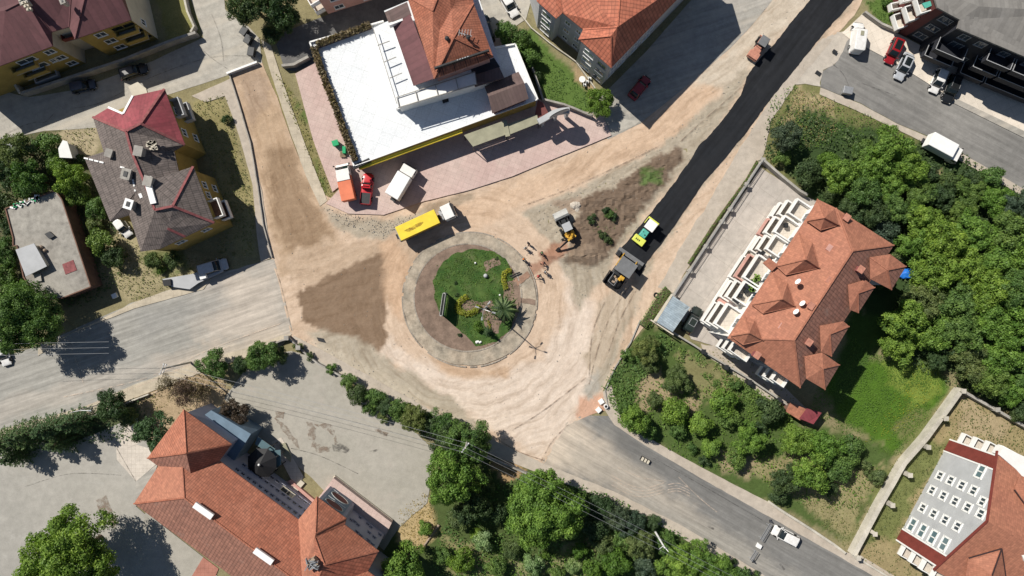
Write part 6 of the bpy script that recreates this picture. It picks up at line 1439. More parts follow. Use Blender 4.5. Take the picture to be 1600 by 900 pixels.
# palm on the roundabout
t = thing('palm_tree', 'palm tree with long dark fronds on the right side of the roundabout lawn', 'tree', P(787, 482)); pb = MB(); pb.tube((0, 0, .2), (.05, 0, 2.4), .22, .16, 9); pb.build('trunk', 'bark', t)
fr = MB()
for k in range(26):
    a = 2 * math.pi * k / 26 + R.uniform(-.1, .1); L = R.uniform(2.3, 3.2); el = R.uniform(.15, .9); prev = None
    for j in range(9):
        s_ = j / 8; r_ = L * (s_ * math.cos(el * (1 - s_ * .4))); z = 2.5 + L * (math.sin(el) * s_ - .75 * s_ * s_); c_ = Vector((math.cos(a) * r_, math.sin(a) * r_, z))
        if prev is not None:
            side = Vector((-math.sin(a), math.cos(a), 0)) * .34 * math.sin(math.pi * min(1, s_ + .08)); 
            fr.poly([prev, prev + side - Vector((0, 0, .1)), c_ + side * .8 - Vector((0, 0, .16)), c_]); fr.poly([prev, c_, c_ - side * .8 - Vector((0, 0, .16)), prev - side - Vector((0, 0, .1))])
        prev = c_
fr.build('crown', 'leaf_dark', t)

# ---- ground cover that nobody could count
def cover(name, label, polys, mat, dens=10, size=.28, h=.35, seed=1, up=.35, z=0.0, aspect=.8):
    rs = np.random.RandomState(seed); C = []
    for poly in polys:
        w = np.array([P2(*q) for q in poly]); x0, y0 = w.min(0); x1, y1 = w.max(0); n = int((x1 - x0) * (y1 - y0) * dens)
        X_ = rs.uniform(x0, x1, n); Y_ = rs.uniform(y0, y1, n); e = rs.normal(size=n) * .4
        k = inside_np(X_ * 10 + 800 + e * 4, 450 - Y_ * 10 + e * 4, poly) & (ncol(X_ * 10, Y_ * 10, .03, seed + 2) * .5 + ncol(X_ * 10, Y_ * 10, .11, seed) * .5 > .36 * rs.uniform(.6, 1.4, n))
        X_, Y_ = X_[k], Y_[k]; hh = h * (.25 + 1.1 * ncol(X_ * 10, Y_ * 10, .09, seed + 7)) * rs.uniform(.3, 1.1, len(X_)); C.append(np.stack([X_, Y_, z + .04 + hh], 1))
    C = np.concatenate(C); m = len(C); Q = rs.normal(size=(m, 3)) * up + np.array([0, 0, 1.]); me = leafmesh(name, C, Q, size * rs.uniform(.5, 1.5, m), rs.uniform(0, .6, m) + .4 * ncol(C[:, 0] * 10, C[:, 1] * 10, .12, seed + 3), aspect, seed)
    me.materials.append(M[mat]); o = bpy.data.objects.new(name, me); COL.objects.link(o); tag(o, label, 'ground cover', kind='stuff'); return o
cover('ivy', 'dense ivy bank between the dirt road and the orchard', [[(940, 606), (948, 590), (975, 560), (1003, 520), (1020, 505), (1045, 525), (1060, 540), (1040, 550), (1010, 580), (990, 612), (985, 630), (960, 640), (950, 625)]], 'leaf_mid', 34, .26, .8, 1)
cover('ivy', 'ivy along the orchard side of the grey fence wall', [[(1060, 540), (1110, 560), (1180, 605), (1240, 645), (1230, 670), (1180, 650), (1130, 620), (1080, 570), (1050, 560)]], 'leaf_mid', 55, .24, .6, 2)
cover('undergrowth', 'weeds and low scrub under the orchard trees', [[(950, 620), (1010, 590), (1180, 610), (1265, 665), (1330, 700), (1380, 740), (1330, 800), (1230, 780), (1180, 745), (1100, 728), (1020, 690), (965, 655)]], 'leaf_weed', 9, .26, .5, 3)
cover('undergrowth', 'dark scrub filling the grove right of the apartments', [[(1195, 190), (1240, 160), (1300, 200), (1470, 225), (1600, 300), (1700, 350), (1700, 680), (1600, 660), (1500, 605), (1390, 560), (1390, 470), (1420, 420), (1390, 375), (1270, 300), (1190, 245)]], 'leaf_dark', 12, .34, 1.1, 4)
cover('undergrowth', 'olive scrub in the upper corner of the overgrown plot', [[(1200, 160), (1240, 132), (1285, 150), (1400, 200), (1390, 230), (1280, 230), (1200, 240)]], 'leaf_weed', 12, .2, .45, 5)
cover('grass', 'dry straw grass between the scrub on the overgrown plot', [[(1245, 140), (1300, 160), (1310, 205), (1260, 235), (1225, 190)]], 'grass_dry', 26, .16, .25, 6)
cover('grass', 'lush bright meadow in the shade corner right of the apartments', [[(1260, 640), (1330, 520), (1350, 550), (1440, 565), (1488, 600), (1400, 712), (1330, 690), (1290, 660)]], 'leaf_weed', 45, .15, .3, 7, up=.22)
cover('grass', 'yellowed patch of grass inside the bright meadow', [[(1425, 580), (1470, 600), (1430, 650), (1380, 690), (1350, 690)]], 'leaf_yellow', 9, .14, .4, 17, up=.3)
cover('grass', 'dry grass around the grey gabled block', [[(1495, 612), (1640, 690), (1600, 740), (1500, 690), (1480, 690), (1400, 845), (1480, 900), (1380, 900), (1330, 868), (1400, 745)]], 'grass_weed', 12, .2, .22, 8)
cover('grass', 'dry meadow grass by the lower right wall', [[(1180, 735), (1240, 780), (1320, 855), (1380, 770), (1420, 700), (1380, 740), (1340, 770), (1280, 780)]], 'grass_weed', 12, .2, .25, 9)
cover('grass', 'dry grass strip beside the cream footpath and the pink forecourt', [[(430, 112), (462, 150), (500, 250), (520, 300), (512, 312), (480, 240), (440, 140)]], 'grass_weed', 16, .2, .25, 10)
cover('grass', 'mown green lawn beside the pale grey apartments', [[(830, 60), (868, 100), (900, 128), (930, 146), (940, 170), (925, 180), (860, 163), (845, 130), (830, 95)]], 'grass_green', 22, .18, .18, 11)
cover('grass', 'roundabout lawn blades', [GREEN_I], 'grass_green', 26, .16, .14, 12, z=.24)
cover('grass', 'patchy grass around the dark-tiled house', [[(300, 165), (350, 145), (400, 320), (395, 400), (340, 400), (350, 330)], [(190, 360), (240, 395), (330, 405), (320, 430), (210, 470), (160, 430)], [(60, 210), (150, 200), (140, 240), (90, 230)]], 'grass_weed', 14, .2, .25, 13)
cover('undergrowth', 'shaded undergrowth around the flat-roofed house', [[(-20, 215), (60, 210), (130, 245), (175, 340), (200, 400), (190, 440), (150, 470), (60, 490), (-20, 540)]], 'leaf_dark', 12, .3, .7, 14)
cover('undergrowth', 'mixed scrub of the thicket at the bottom centre', [[(680, 860), (700, 800), (760, 760), (860, 740), (960, 775), (1080, 840), (1200, 905), (1200, 960), (660, 960)]], 'leaf_mid', 12, .3, .9, 15)
cover('undergrowth', 'pale flowering weeds of the thicket at the bottom centre', [[(700, 860), (760, 830), (800, 870), (900, 860), (960, 850), (990, 880), (980, 910), (700, 910)]], 'leaf_weed', 12, .26, 1.1, 16)
cover('grass', 'straw-coloured grass at the corner of the schoolyard', [[(622, 800), (668, 768), (692, 830), (660, 858), (630, 850)]], 'grass_dry', 16, .18, .2, 18)
cover('grass', 'dry grass in front of the orange pavilion roof', [[(215, 625), (320, 575), (345, 600), (300, 640), (240, 660)]], 'grass_dry', 12, .2, .25, 19)
cover('undergrowth', 'undergrowth beneath the conifers along the lower-left street', [[(-20, 695), (140, 650), (225, 620), (235, 680), (160, 690), (-20, 720)]], 'leaf_dark', 14, .28, .6, 20)
cover('grass', 'sparse weeds on the bare soil triangle', [[(1000, 265), (1040, 262), (1030, 290), (1000, 290)], [(915, 350), (965, 320), (965, 345), (955, 385), (935, 370)]], 'grass_green', 8, .18, .15, 21, z=.05)
cover('grass', 'small clipped lawn beside the anthracite block', [[(1352, 2), (1420, -10), (1402, 44), (1370, 34)]], 'grass_green', 20, .18, .15, 22)
cover('grass', 'weeds on the verge below the apartment block', [[(1100, 540), (1160, 546), (1262, 640), (1240, 650), (1110, 556)]], 'grass_weed', 10, .2, .2, 23)
finish_tree_labels()
# ================================================================== VEHICLES
def put(o, px, py, dx, dy, z=0.0, h=.8):
    p = P(px, py, h + z); o.location = (p.x, p.y, z); o.rotation_euler = (0, 0, math.atan2(-dy, dx))
def wheel(par, x, y, r=.33, w=.22, name='wheel'):
    s_ = 1 if y > 0 else -1
    ty = MB(); ty.tube((x, y - w / 2, r), (x, y + w / 2, r), r, r, 18); o = ty.build(name, 'tyre', par, bevel=.02)
    rm = MB(); rm.tube((x, y + s_ * (w / 2 - .02), r), (x, y + s_ * (w / 2 + .015), r), r * .62, r * .55, 12); rm.build('rim', 'rim', o); return o
def ring(x, w, z0, zb, zt, rnd=.86):
    return [(x, -w * .92, z0), (x, -w, z0 + (zb - z0) * .4), (x, -w * .985, zb), (x, -w * rnd, zt), (x, -w * .4, zt + .03), (x, w * .4, zt + .03), (x, w * rnd, zt), (x, w * .985, zb), (x, w, z0 + (zb - z0) * .4), (x, w * .92, z0)]
def car(name, label, cat_, px, py, dx, dy, paintm, L=4.3, Wd=1.78, Ht=1.47, style='hatch', z=0, group=None, roofm=None, sunroof=False):
    t = thing(name, label, cat_, group=group); put(t, px, py, dx, dy, z)
    l, w = L / 2, Wd / 2
    st = {'hatch': (.86, -.475, -.41, .12, .42), 'sedan': (.90, -.42, -.30, .14, .40), 'suv': (.90, -.49, -.40, .16, .40), 'van': (.86, -.485, -.47, .30, .43), 'pickup': (.88, -.02, .0, .18, .36), 'mpv': (.92, -.47, -.36, .2, .44)}[style]
    bt = st[0] * Ht / 1.47 * (.66 if style != 'van' else .56) * 1.0
    zb, zt = bt * .93, bt * 1.04                     # belt height
    rings = [ring(-l, w * .78, .34, zb * .78, zb * .82), ring(-l * .975, w * .9, .26, zb * .92, zt * .95), ring(-l * .86, w * .985, .2, zb, zt), ring(-l * .45, w, .18, zb, zt), ring(0, w, .18, zb, zt), ring(l * .38, w, .18, zb, zt), ring(l * .62, w * .985, .2, zb * .93, zt * .93), ring(l * .86, w * .93, .22, zb * .82, zt * .82), ring(l * .965, w * .8, .26, zb * .68, zb * .72), ring(l, w * .62, .34, zb * .5, zb * .56)]
    mb = MB(); mb.loft(rings); bo_ = mb.build('body', paintm, t, fixn=True, smooth=True); ss = bo_.modifiers.new('round', 'SUBSURF'); ss.levels = 2; ss.render_levels = 2
    xr0, xr1, xf1, xf0 = st[1] * L, st[2] * L, st[3] * L * .6, st[4] * L * .62      # rear base, rear roof, front roof, front base
    wb, wr = w * .90, w * .76
    if style == 'van': wb, wr = w * .93, w * .84
    if style == 'suv': wr = w * .74
    zr = Ht - .05
    A = [(xr0, -wb, zt), (xf0, -wb, zt - .02), (xf0, wb, zt - .02), (xr0, wb, zt)]; B = [(xr1, -wr, zr), (xf1, -wr, zr), (xf1, wr, zr), (xr1, wr, zr)]
    def rrect(x0, x1, hw, r, z, dz=0):
        out = []
        for cx_, cy_, a0 in ((x1 - r, hw - r, 0), (x0 + r, hw - r, 90), (x0 + r, -hw + r, 180), (x1 - r, -hw + r, 270)):
            for k in range(4): q = math.radians(a0 + 30 * k); out.append((cx_ + r * math.cos(q), cy_ + r * math.sin(q), z + dz * (cx_ > 0)))
        return out
    van = style == 'van'; base = rrect(xr0, xf0, wb, .28, zt - .06); mid = rrect(xr0 * .6 + xr1 * .4, xf0 * .55 + xf1 * .45, wb * .55 + wr * .45, .28, zt * .5 + zr * .5); top = rrect(xr1, xf1, wr, .26, zr - .02)
    MB().loft([base, mid, top]).build('cabin' if van else 'windows', paintm if van else 'car_glass', t, fixn=True, smooth=not van)
    rf = MB().loft([rrect(xr1 - (.02 if style != 'sedan' else 0), xf1 + .02, wr + .02, .26, zr - .05), rrect(xr1, xf1, wr, .26, zr + .01), rrect(xr1 + .14, xf1 - .14, wr - .13, .2, zr + .045)]).build('roof', paintm, t, fixn=True, smooth=False)
    if not van:
        for s_ in (-1, 1):
            MB().bar((xf0 - .14, s_ * (wb - .1), zt), (xf1 - .05, s_ * (wr - .04), zr), .07, .07).build('pillar', paintm, t); MB().bar((xr0 + .16, s_ * (wb - .1), zt), (xr1 + .1, s_ * (wr - .05), zr), .16, .09).build('pillar', paintm, t)
    else:
        def lp(a, b, k): return tuple(a[i] + (b[i] - a[i]) * k for i in range(3))
        q = [Vector((xf0 - .01, -wb * .8, zt + .12)), Vector((xf0 - .01, wb * .8, zt + .12)), Vector(lp((xf0, wb * .78, zt), (xf1, wr * .78, zr), .9)), Vector(lp((xf0, -wb * .78, zt), (xf1, -wr * .78, zr), .9))]; o_ = Vector((.06, 0, .05)); m_ = MB(); m_.poly([p + o_ for p in q]); m_.poly([p + o_ * .6 for p in q][::-1]); m_.build('windscreen', 'car_glass', t)
    if sunroof: MB().quadbox(((xr1 + xf1) / 2, 0, zr + .05), (abs(xf1 - xr1) * .72, wr * 1.35, .03)).build('glass_roof', 'car_glass', t)
    for s_ in (-1, 1):
        MB().quadbox((xf0 - .25, s_ * (w + .07), zt + .08), (.12, .2, .14)).build('mirror', paintm, t, bevel=.03)
        MB().quadbox((l * .94, s_ * w * .64, zb * .66), (.14, .26, .12), -s_ * .45).build('headlight', 'lamp_glass', t, bevel=.03); MB().quadbox((-l * .965, s_ * w * .68, zb * .82), (.1, .28, .16), s_ * .3).build('tail_light', 'tail_red', t, bevel=.02)
    MB().quadbox((l * .985, 0, .36), (.1, w * 1.3, .2)).build('front_bumper', 'black_plastic', t, bevel=.03); MB().quadbox((-l * .99, 0, .38), (.1, w * 1.5, .2)).build('rear_bumper', 'black_plastic', t, bevel=.03)
    wr_ = .33 if Ht < 1.6 else .37
    for x in (-L * .30, L * .31):
        for y in (-(w - .1), (w - .1)): wheel(t, x, y, wr_)
    return t, (l, w, zt, zr)
def roofrails(t, d): 
    l, w, zt, zr = d
    for s_ in (-1, 1): MB().bar((-l * .62, s_ * w * .66, zr + .07), (l * .05, s_ * w * .66, zr + .07), .05, .05).build('roof_rail', 'steel', t)
car('parked_car', 'white car driving on the lower street beside the right footpath', 'car', 1228, 838, -39, -20, 'white_car', 4.5, 1.8, 1.48)
car('parked_car', 'dark red hatchback parked next to the white van at the anthracite block', 'car', 1398, 79, -15, 34, 'red_car', 4.3, 1.8, 1.5, sunroof=True)
car('parked_car', 'silver car with dark glass roof beside the dark red hatchback', 'car', 1414, 103, -17, 37, 'silver_car', 4.6, 1.8, 1.48, 'sedan', sunroof=True)
car('parked_car', 'white hatchback parked against the black estate car', 'car', 1467, 126, -14, 34, 'white_car', 4.0, 1.75, 1.48)
t, d = car('parked_car', 'black estate car with bright roof rails by the anthracite block', 'car', 1488, 138, -13, 34, 'black_car', 4.6, 1.86, 1.62, 'suv'); roofrails(t, d)
t, d = car('white_van', 'white high-roofed van parked at the corner of the pale parking strip', 'van', 1340, 59, 7, -48, 'white_car', 5.0, 1.95, 2.2, 'van'); MB().quadbox((.2, 0, d[3] + .06), (.7, .5, .12)).build('roof_vent', 'olive_canvas', t)
car('parked_car', 'dark red car parked in the shadow of the ribbed orange roof', 'car', 1000, 136, 22, -27, 'red_car', 4.2, 1.72, 1.42, 'sedan')
car('parked_car', 'dark blue car in the shadow below the maroon-roofed house, nearer the left edge', 'car', 128, 134, 34, -8, 'navy_car', 3.9, 1.7, 1.45)
car('parked_car', 'black estate car in the shadow below the maroon-roofed house, right of the blue one', 'car', 207, 111, 40, -13, 'black_car', 4.4, 1.8, 1.55, 'suv')
car('parked_car', 'white car cut by the left edge beside the maroon-roofed house', 'car', 1, 118, 36, -30, 'white_car', 4.4, 1.8, 1.48, 'sedan')
car('parked_car', 'white car parked at the top edge between restaurant and grey apartments', 'car', 795, 5, 20, 34, 'white_car', 4.5, 1.8, 1.48, 'sedan')
car('parked_car', 'dark green estate car in shade between restaurant and driveway', 'car', 760, 44, -10, -34, 'green_black', 4.5, 1.8, 1.55, 'suv')
car('parked_car', 'silver-grey car at the top edge behind the orange restaurant roof', 'car', 711, 4, 4, -36, 'silver_car', 4.2, 1.75, 1.48)
car('parked_car', 'white car peeking from under the dark-tiled house', 'car', 190, 354, 14, 20, 'white_car', 3.7, 1.65, 1.45, 'sedan')
car('parked_car', 'white car half hidden under trees on the left edge', 'car', 2, 552, 10, 30, 'white_car', 4.2, 1.75, 1.46)
car('parked_car', 'pale car half hidden by the trees at the left edge by the street', 'car', 4, 232, 30, 8, 'silver_car', 4.2, 1.75, 1.46)
t, d = car('jeep', 'dark green off-roader with framed roof hatch beside the pale blue shed', 'car', 1082, 500, 22, -38, 'green_black', 4.4, 1.85, 1.85, 'suv')
mb = MB()
for a, c_ in (((-.9, -.5), (.2, -.5)), ((.2, -.5), (.2, .5)), ((.2, .5), (-.9, .5)), ((-.9, .5), (-.9, -.5))): mb.bar((a[0], a[1], 1.87), (c_[0], c_[1], 1.87), .07, .07)
mb.build('roof_rack', 'steel', t)
t, d = car('pickup_truck', 'bright red pickup truck parked between the two white-cabbed trucks', 'pickup', 573, 295, 4, -45, 'red_bright', 5.0, 1.8, 1.75, 'pickup', z=.25)
MB().quadbox((-1.5, 0, .98), (1.7, 1.45, .06)).build('bed_floor', 'dark_steel', t)
mb = MB()
for s_ in (-1, 1): mb.quadbox((-1.5, s_ * .78, 1.08), (1.9, .1, .28))
mb.quadbox((-2.4, 0, 1.08), (.1, 1.6, .28)); mb.build('bed_side', 'red_car', t, bevel=.02)
car('parked_van', 'silver-grey van parked by the street wall in the shade of the dark-tiled house', 'van', 331, 418, 24, -7, 'silver_car', 4.9, 2.0, 1.9, 'mpv')

def truck(name, label, px, py, dx, dy, L, Wd, boxL, boxH, bz, boxm, cabm='white_paint', z=0, cabL=1.6, cabH=2.2, tarp=None, round_=False, gap=.15, h=2.5, cw=None):
    t = thing(name, label, 'truck'); put(t, px, py, dx, dy, z, h); l = L / 2; w = Wd / 2; cw = cw or w * .96
    MB().quadbox((-.1, 0, .62), (L * .94, .8, .22)).build('chassis', 'dark_steel', t)
    cx = l - cabL / 2; mb = MB(); zc = .45; 
    prof = [(-cabL / 2, zc), (-cabL / 2, cabH), (-cabL * .04, cabH), (cabL * .30, cabH * .64), (cabL / 2, cabH * .52), (cabL / 2, zc)] if round_ else [(-cabL / 2, zc), (-cabL / 2, cabH), (cabL * .36, cabH), (cabL / 2, cabH * .58), (cabL / 2, zc)]
    n = len(prof); mb.v = [(cx + a, -cw, b_) for a, b_ in prof] + [(cx + a, cw, b_) for a, b_ in prof]; mb.f = [tuple(range(n)), tuple(range(2 * n - 1, n - 1, -1))] + [(k, n + k, n + (k + 1) % n, (k + 1) % n) for k in range(n)]; mb.m = [0] * len(mb.f)
    mb.build('cab', cabm, t, bevel=.06, fixn=True)
    a = (cx + (-cabL * .0 if round_ else cabL * .37), cabH * (.955 if round_ else .97)); c_ = (cx + (cabL * .29 if round_ else cabL * .49), cabH * (.655 if round_ else .64))
    d = Vector((c_[0] - a[0], 0, c_[1] - a[1])); nn = Vector((-d.z, 0, d.x)).normalized() * .02
    if nn.x < 0: nn = -nn
    m_ = MB(); q = [Vector((a[0], -cw * .88, a[1])) + nn, Vector((a[0], cw * .88, a[1])) + nn, Vector((c_[0], cw * .92, c_[1])) + nn, Vector((c_[0], -cw * .92, c_[1])) + nn]; m_.poly(q); m_.poly([p - nn * .8 for p in q][::-1]); m_.build('windscreen', 'car_glass', t)
    for s_ in (-1, 1):
        MB().quadbox((cx + .1, s_ * (cw + .01), cabH * .78), (cabL * .45, .03, cabH * .24)).build('side_window', 'car_glass', t)
        MB().quadbox((cx + cabL * .4, s_ * (cw + .2), cabH * .78), (.12, .22, .4)).build('mirror', 'black_plastic', t); MB().quadbox((l + .02, s_ * cw * .72, .75), (.06, .3, .2)).build('headlight', 'lamp_glass', t)
    MB().quadbox((l + .03, 0, .5), (.12, cw * 1.9, .26)).build('bumper', 'black_plastic', t, bevel=.03)
    bx = l - cabL - gap - boxL / 2
    bo = MB().quadbox((bx, 0, bz + boxH / 2), (boxL, Wd, boxH)).build('cargo_box', boxm, t, bevel=.09)
    for x in ((l - cabL * .55), (-l + boxL * .26)) + (((-l + boxL * .26 + 1.25),) if L > 7.5 else ()):
        for s_ in (-1, 1): wheel(t, x, s_ * (w - .2), .46 if L > 6.5 else .38, .3)
    return t, bx, bo
t, bx, bo = truck('tarp_truck', 'truck with white cab and faded orange tarpaulin parked on the pink forecourt', 537, 283, -9, -40, 5.8, 2.1, 3.9, 1.5, .8, 'orange_tarp', z=.25, cabH=2.0, cabL=1.9, round_=True, gap=.02)
MB().quadbox((bx + 1.6, 0, 2.36), (1.0, 2.0, .1)).build('roof_fairing', 'white_paint', t, bevel=.04)
truck('box_truck', 'white box truck parked diagonally right of the red pickup', 625, 285, 13, -22, 6.1, 2.25, 3.9, 2.0, .95, 'trim', z=.25, cabH=2.15, cabL=1.5)
truck('box_truck', 'white box truck standing under the trees at the right street', 1478, 229, 26, 14, 5.9, 2.2, 4.2, 1.9, .9, 'trim', cabH=2.1, cabL=1.3, gap=.05)
t, bx, bo = truck('dump_truck', 'big truck with yellow tarped tipper body beside the roundabout', 662, 348, 39, -18, 10.2, 2.2, 6.4, 1.9, 1.1, 'machine_yellow', cabH=2.9, cabL=1.9, gap=.95, cw=1.1)
mb = MB(); mb.quadbox((bx, 0, 3.06), (6.5, 2.24, .1)); mb.build('tarpaulin', 'yellow_tarp', t, bevel=.03)
mb = MB(); mb.poly([(bx - .6 + (1.5 + .25 * math.sin(3 * a_)) * math.cos(a_), -.1 + (.36 + .1 * math.sin(2 * a_ + 1)) * math.sin(a_), 3.118) for a_ in [k * math.pi / 12 for k in range(24)]]); mb.build('rust_stain', 'rust_fade', t)
mb = MB(); mb.quadbox((bx + 3.9, 0, 1.2), (.6, 1.6, .5)); mb.tube((bx + 3.8, -.7, 1.4), (bx + 3.8, .2, 1.4), .3, .3, 12); mb.tube((bx + 4.0, .8, .9), (bx + 4.0, .8, 2.6), .09, .09, 8); mb.build('air_tanks', 'steel', t)
MB().quadbox((bx - 3.3, 0, 2.0), (.18, 2.2, 1.7)).build('tailgate', 'concrete', t, bevel=.02); MB().quadbox((bx - 3.4, 1.25, 1.2), (.2, .25, .3)).build('tail_light', 'tail_red', t)
MB().quadbox((4.9, 0, 2.92), (.35, 1.9, .16)).build('sun_visor', 'black_plastic', t)

# ---- machines
def drum(par, x, w, r, mat='steel', name='drum'): return MB().tube((x, -w / 2, r), (x, w / 2, r), r, r, 28).build(name, mat, par, bevel=.02)
def canopy(par, x0, x1, w, z, mat, name='canopy_roof'):
    o = MB().quadbox(((x0 + x1) / 2, 0, z), (x1 - x0, w, .1)).build(name, mat, par, bevel=.04)
    for x in (x0 + .1, x1 - .1):
        for y in (-w / 2 + .1, w / 2 - .1): MB().bar((x, y, 1.1), (x, y, z - .05), .07, .07).build('canopy_post', 'dark_steel', par)
    return o
t = thing('tandem_roller', 'lime and teal roller with white canopy on the fresh black asphalt', 'road roller'); put(t, 1009, 362, -25, 33, .1, 1.6)
drum(t, 1.55, 1.7, .58, 'dark_steel'); drum(t, -1.55, 1.7, .58, 'dark_steel')
mb = MB(); mb.quadbox((1.6, 0, 1.25), (1.15, 1.9, .16)); mb.quadbox((1.6, -.92, .9), (1.0, .08, .6)); mb.quadbox((1.6, .92, .9), (1.0, .08, .6)); mb.build('front_frame', 'lime', t, bevel=.04)
mb = MB(); mb.quadbox((-2.15, 0, 1.15), (.3, 1.95, .4)); mb.quadbox((-1.6, -.92, .9), (1.0, .08, .6)); mb.quadbox((-1.6, .92, .9), (1.0, .08, .6)); mb.build('rear_frame', 'lime', t, bevel=.04)
mb = MB(); mb.quadbox((.35, 0, 1.15), (1.35, 1.15, .75), taper=(.92, .9)); ho = mb.build('engine_hood', 'teal', t, bevel=.06)
mb = MB(); mb.tube((.5, .2, 1.52), (.5, .2, 1.6), .11, .11, 10); mb.tube((.2, -.25, 1.52), (.2, -.25, 1.58), .08, .08, 10); mb.build('exhaust', 'dark_steel', ho)
MB().quadbox((-.85, 0, .85), (1.1, 1.5, .4)).build('operator_deck', 'dark_steel', t); mb = MB(); mb.quadbox((-.9, 0, 1.2), (.5, .5, .15)); mb.quadbox((-1.12, 0, 1.5), (.12, .5, .5)); mb.build('seat', 'black_plastic', t)
canopy(t, -1.85, -.3, 1.55, 2.45, 'trim')
mb = MB()
for k in range(3): mb.quadbox((1.65, -.5 + k * .28, 1.335), (.3, .16, .012), 0)
mb.build('warning_marks', 'black_plastic', t)
# drum roller 2
t = thing('soil_roller', 'dusty orange roller with grey canopy beside the fresh asphalt at the top', 'road roller'); put(t, 1187, 73, -22, 33, .1, 1.5)
drum(t, 1.35, 1.5, .55, 'steel'); mb = MB(); mb.quadbox((1.35, 0, 1.15), (1.1, 1.65, .14)); mb.quadbox((1.9, 0, .75), (.12, 1.75, .3)); mb.quadbox((1.35, -.82, .8), (1.1, .08, .5)); mb.quadbox((1.35, .82, .8), (1.1, .08, .5)); mb.build('drum_frame', 'salmon', t, bevel=.03)
MB().quadbox((.35, 0, .95), (1.1, 1.2, .5)).build('engine_hood', 'salmon', t, bevel=.05); MB().quadbox((-.3, 0, .85), (.8, 1.4, .4)).build('operator_deck', 'dark_steel', t); MB().quadbox((-1.85, 0, .8), (.14, 1.8, .3)).build('rear_bumper', 'salmon', t, bevel=.03)
for x in (-1.25,):
    for y in (-.75, .75): wheel(t, x, y, .52, .36)
MB().quadbox((-1.1, 0, 1.0), (1.2, 1.2, .5)).build('rear_body', 'salmon', t, bevel=.04); canopy(t, -1.45, .1, 1.35, 2.35, 'grey_canopy'); MB().quadbox((-.5, 0, 1.2), (.45, .45, .6)).build('seat', 'black_plastic', t)
# paver
t = thing('asphalt_paver', 'asphalt paver with grey canopy and black hopper at the end of the fresh asphalt', 'paver'); put(t, 975, 420, -25, 36, .03, 2.0)
for s_ in (-1, 1): MB().quadbox((.1, s_ * 1.0, .42), (3.6, .38, .8)).build('track', 'dark_steel', t, bevel=.12)
MB().quadbox((-.1, 0, 1.25), (3.0, 2.2, .9)).build('chassis', 'dark_steel', t, bevel=.05)
mb = MB(); mb.quadbox((2.35, 0, .75), (2.2, 2.7, .25)); 
for s_ in (-1, 1): mb.bar((1.3, s_ * 1.55, 1.35), (3.4, s_ * 1.5, 1.25), .12, .9)
mb.quadbox((3.35, 0, .85), (.12, 2.5, .5)); ho = mb.build('hopper', 'black_plastic', t)
mb = MB(); mb.ball((2.35, 0, .95), 1.05, 0, (1.0, 1.3, .42), 14, 8, .12, 3); mb.build('asphalt_load', 'asphalt_load', ho)
mb = MB(); mb.quadbox((1.35, .55, 1.85), (.6, .75, .4)); mb.quadbox((1.75, .35, 1.8), (.35, .5, .28)); mb.build('engine_cover', 'machine_yellow', t, bevel=.05)
mb = MB(); mb.bar((1.3, -.9, 1.7), (2.9, -.9, 1.75), .06, .06); mb.bar((2.9, -.9, 1.75), (3.0, .2, 1.75), .06, .06); mb.bar((3.0, .2, 1.75), (1.6, .2, 1.75), .06, .06); mb.build('hand_rail', 'steel', t)
mb = MB(); mb.quadbox((2.0, .0, 1.42), (.55, .3, .1), .5); mb.quadbox((2.5, -.15, 1.40), (.3, .5, .1), .2); mb.quadbox((1.7, -.4, 1.42), (.3, .3, .12), .9); mb.build('conveyor_bits', 'bark_pale', t)
canopy(t, -1.45, .95, 2.75, 3.05, 'grey_canopy'); MB().quadbox((-.3, 0, 1.8), (.5, 1.6, .3)).build('seat', 'black_plastic', t)
MB().quadbox((-2.3, 0, .45), (.7, 4.6, .4)).build('screed', 'grey_canopy', t, bevel=.04); mb = MB(); mb.quadbox((-1.7, -1.9, .5), (.8, .7, .7)); mb.quadbox((-1.7, 1.9, .5), (.8, .7, .7)); mb.build('screed_extension', 'dark_steel', t, bevel=.05)
mb = MB(); mb.bar((-2.2, -1.2, .7), (.2, -1.25, 1.1), .12, .2); mb.bar((-2.2, 1.2, .7), (.2, 1.25, 1.1), .12, .2); mb.build('screed_arm', 'machine_yellow', t)
# backhoe loader
t = thing('backhoe_loader', 'yellow backhoe loader with raised pale bucket digging the trench on the soil triangle', 'excavator'); put(t, 884, 352, -17, -36, .03, 1.6)
mb = MB(); n = 8
prof = [(1.15, 1.1), (1.25, 1.75), (1.55, 1.95), (2.15, 1.6), (2.45, 1.15), (2.3, 1.12), (2.05, 1.45), (1.55, 1.72), (1.4, 1.6), (1.32, 1.12)]
mb.v = [(a, -1.12, b_) for a, b_ in prof] + [(a, 1.12, b_) for a, b_ in prof]; k = len(prof); mb.f = [(i, k + i, k + (i + 1) % k, (i + 1) % k) for i in range(k)]; mb.m = [0] * k
mb.quadbox((1.78, -1.13, 1.45), (1.15, .06, .65)); mb.quadbox((1.78, 1.13, 1.45), (1.15, .06, .65)); mb.build('loader_bucket', 'screen_frame', t, fixn=True)
mb = MB(); mb.bar((-.2, -.62, 1.5), (1.3, -.7, 1.35), .14, .2); mb.bar((-.2, .62, 1.5), (1.3, .7, 1.35), .14, .2); mb.build('loader_arm', 'dark_steel', t)
MB().quadbox((.75, 0, 1.15), (1.3, .85, .6), taper=(.9, .85)).build('engine_hood', 'dark_steel', t, bevel=.05); MB().quadbox((-.1, 0, .8), (3.0, 1.0, .4)).build('chassis', 'dark_steel', t)
cb = MB().quadbox((-.35, 0, 1.75), (1.15, 1.3, 1.35), taper=(.9, .9)).build('cab', 'car_glass', t, bevel=.05); MB().quadbox((-.35, 0, 2.5), (1.3, 1.35, .12)).build('cab_roof', 'grey_wall', cb, bevel=.04)
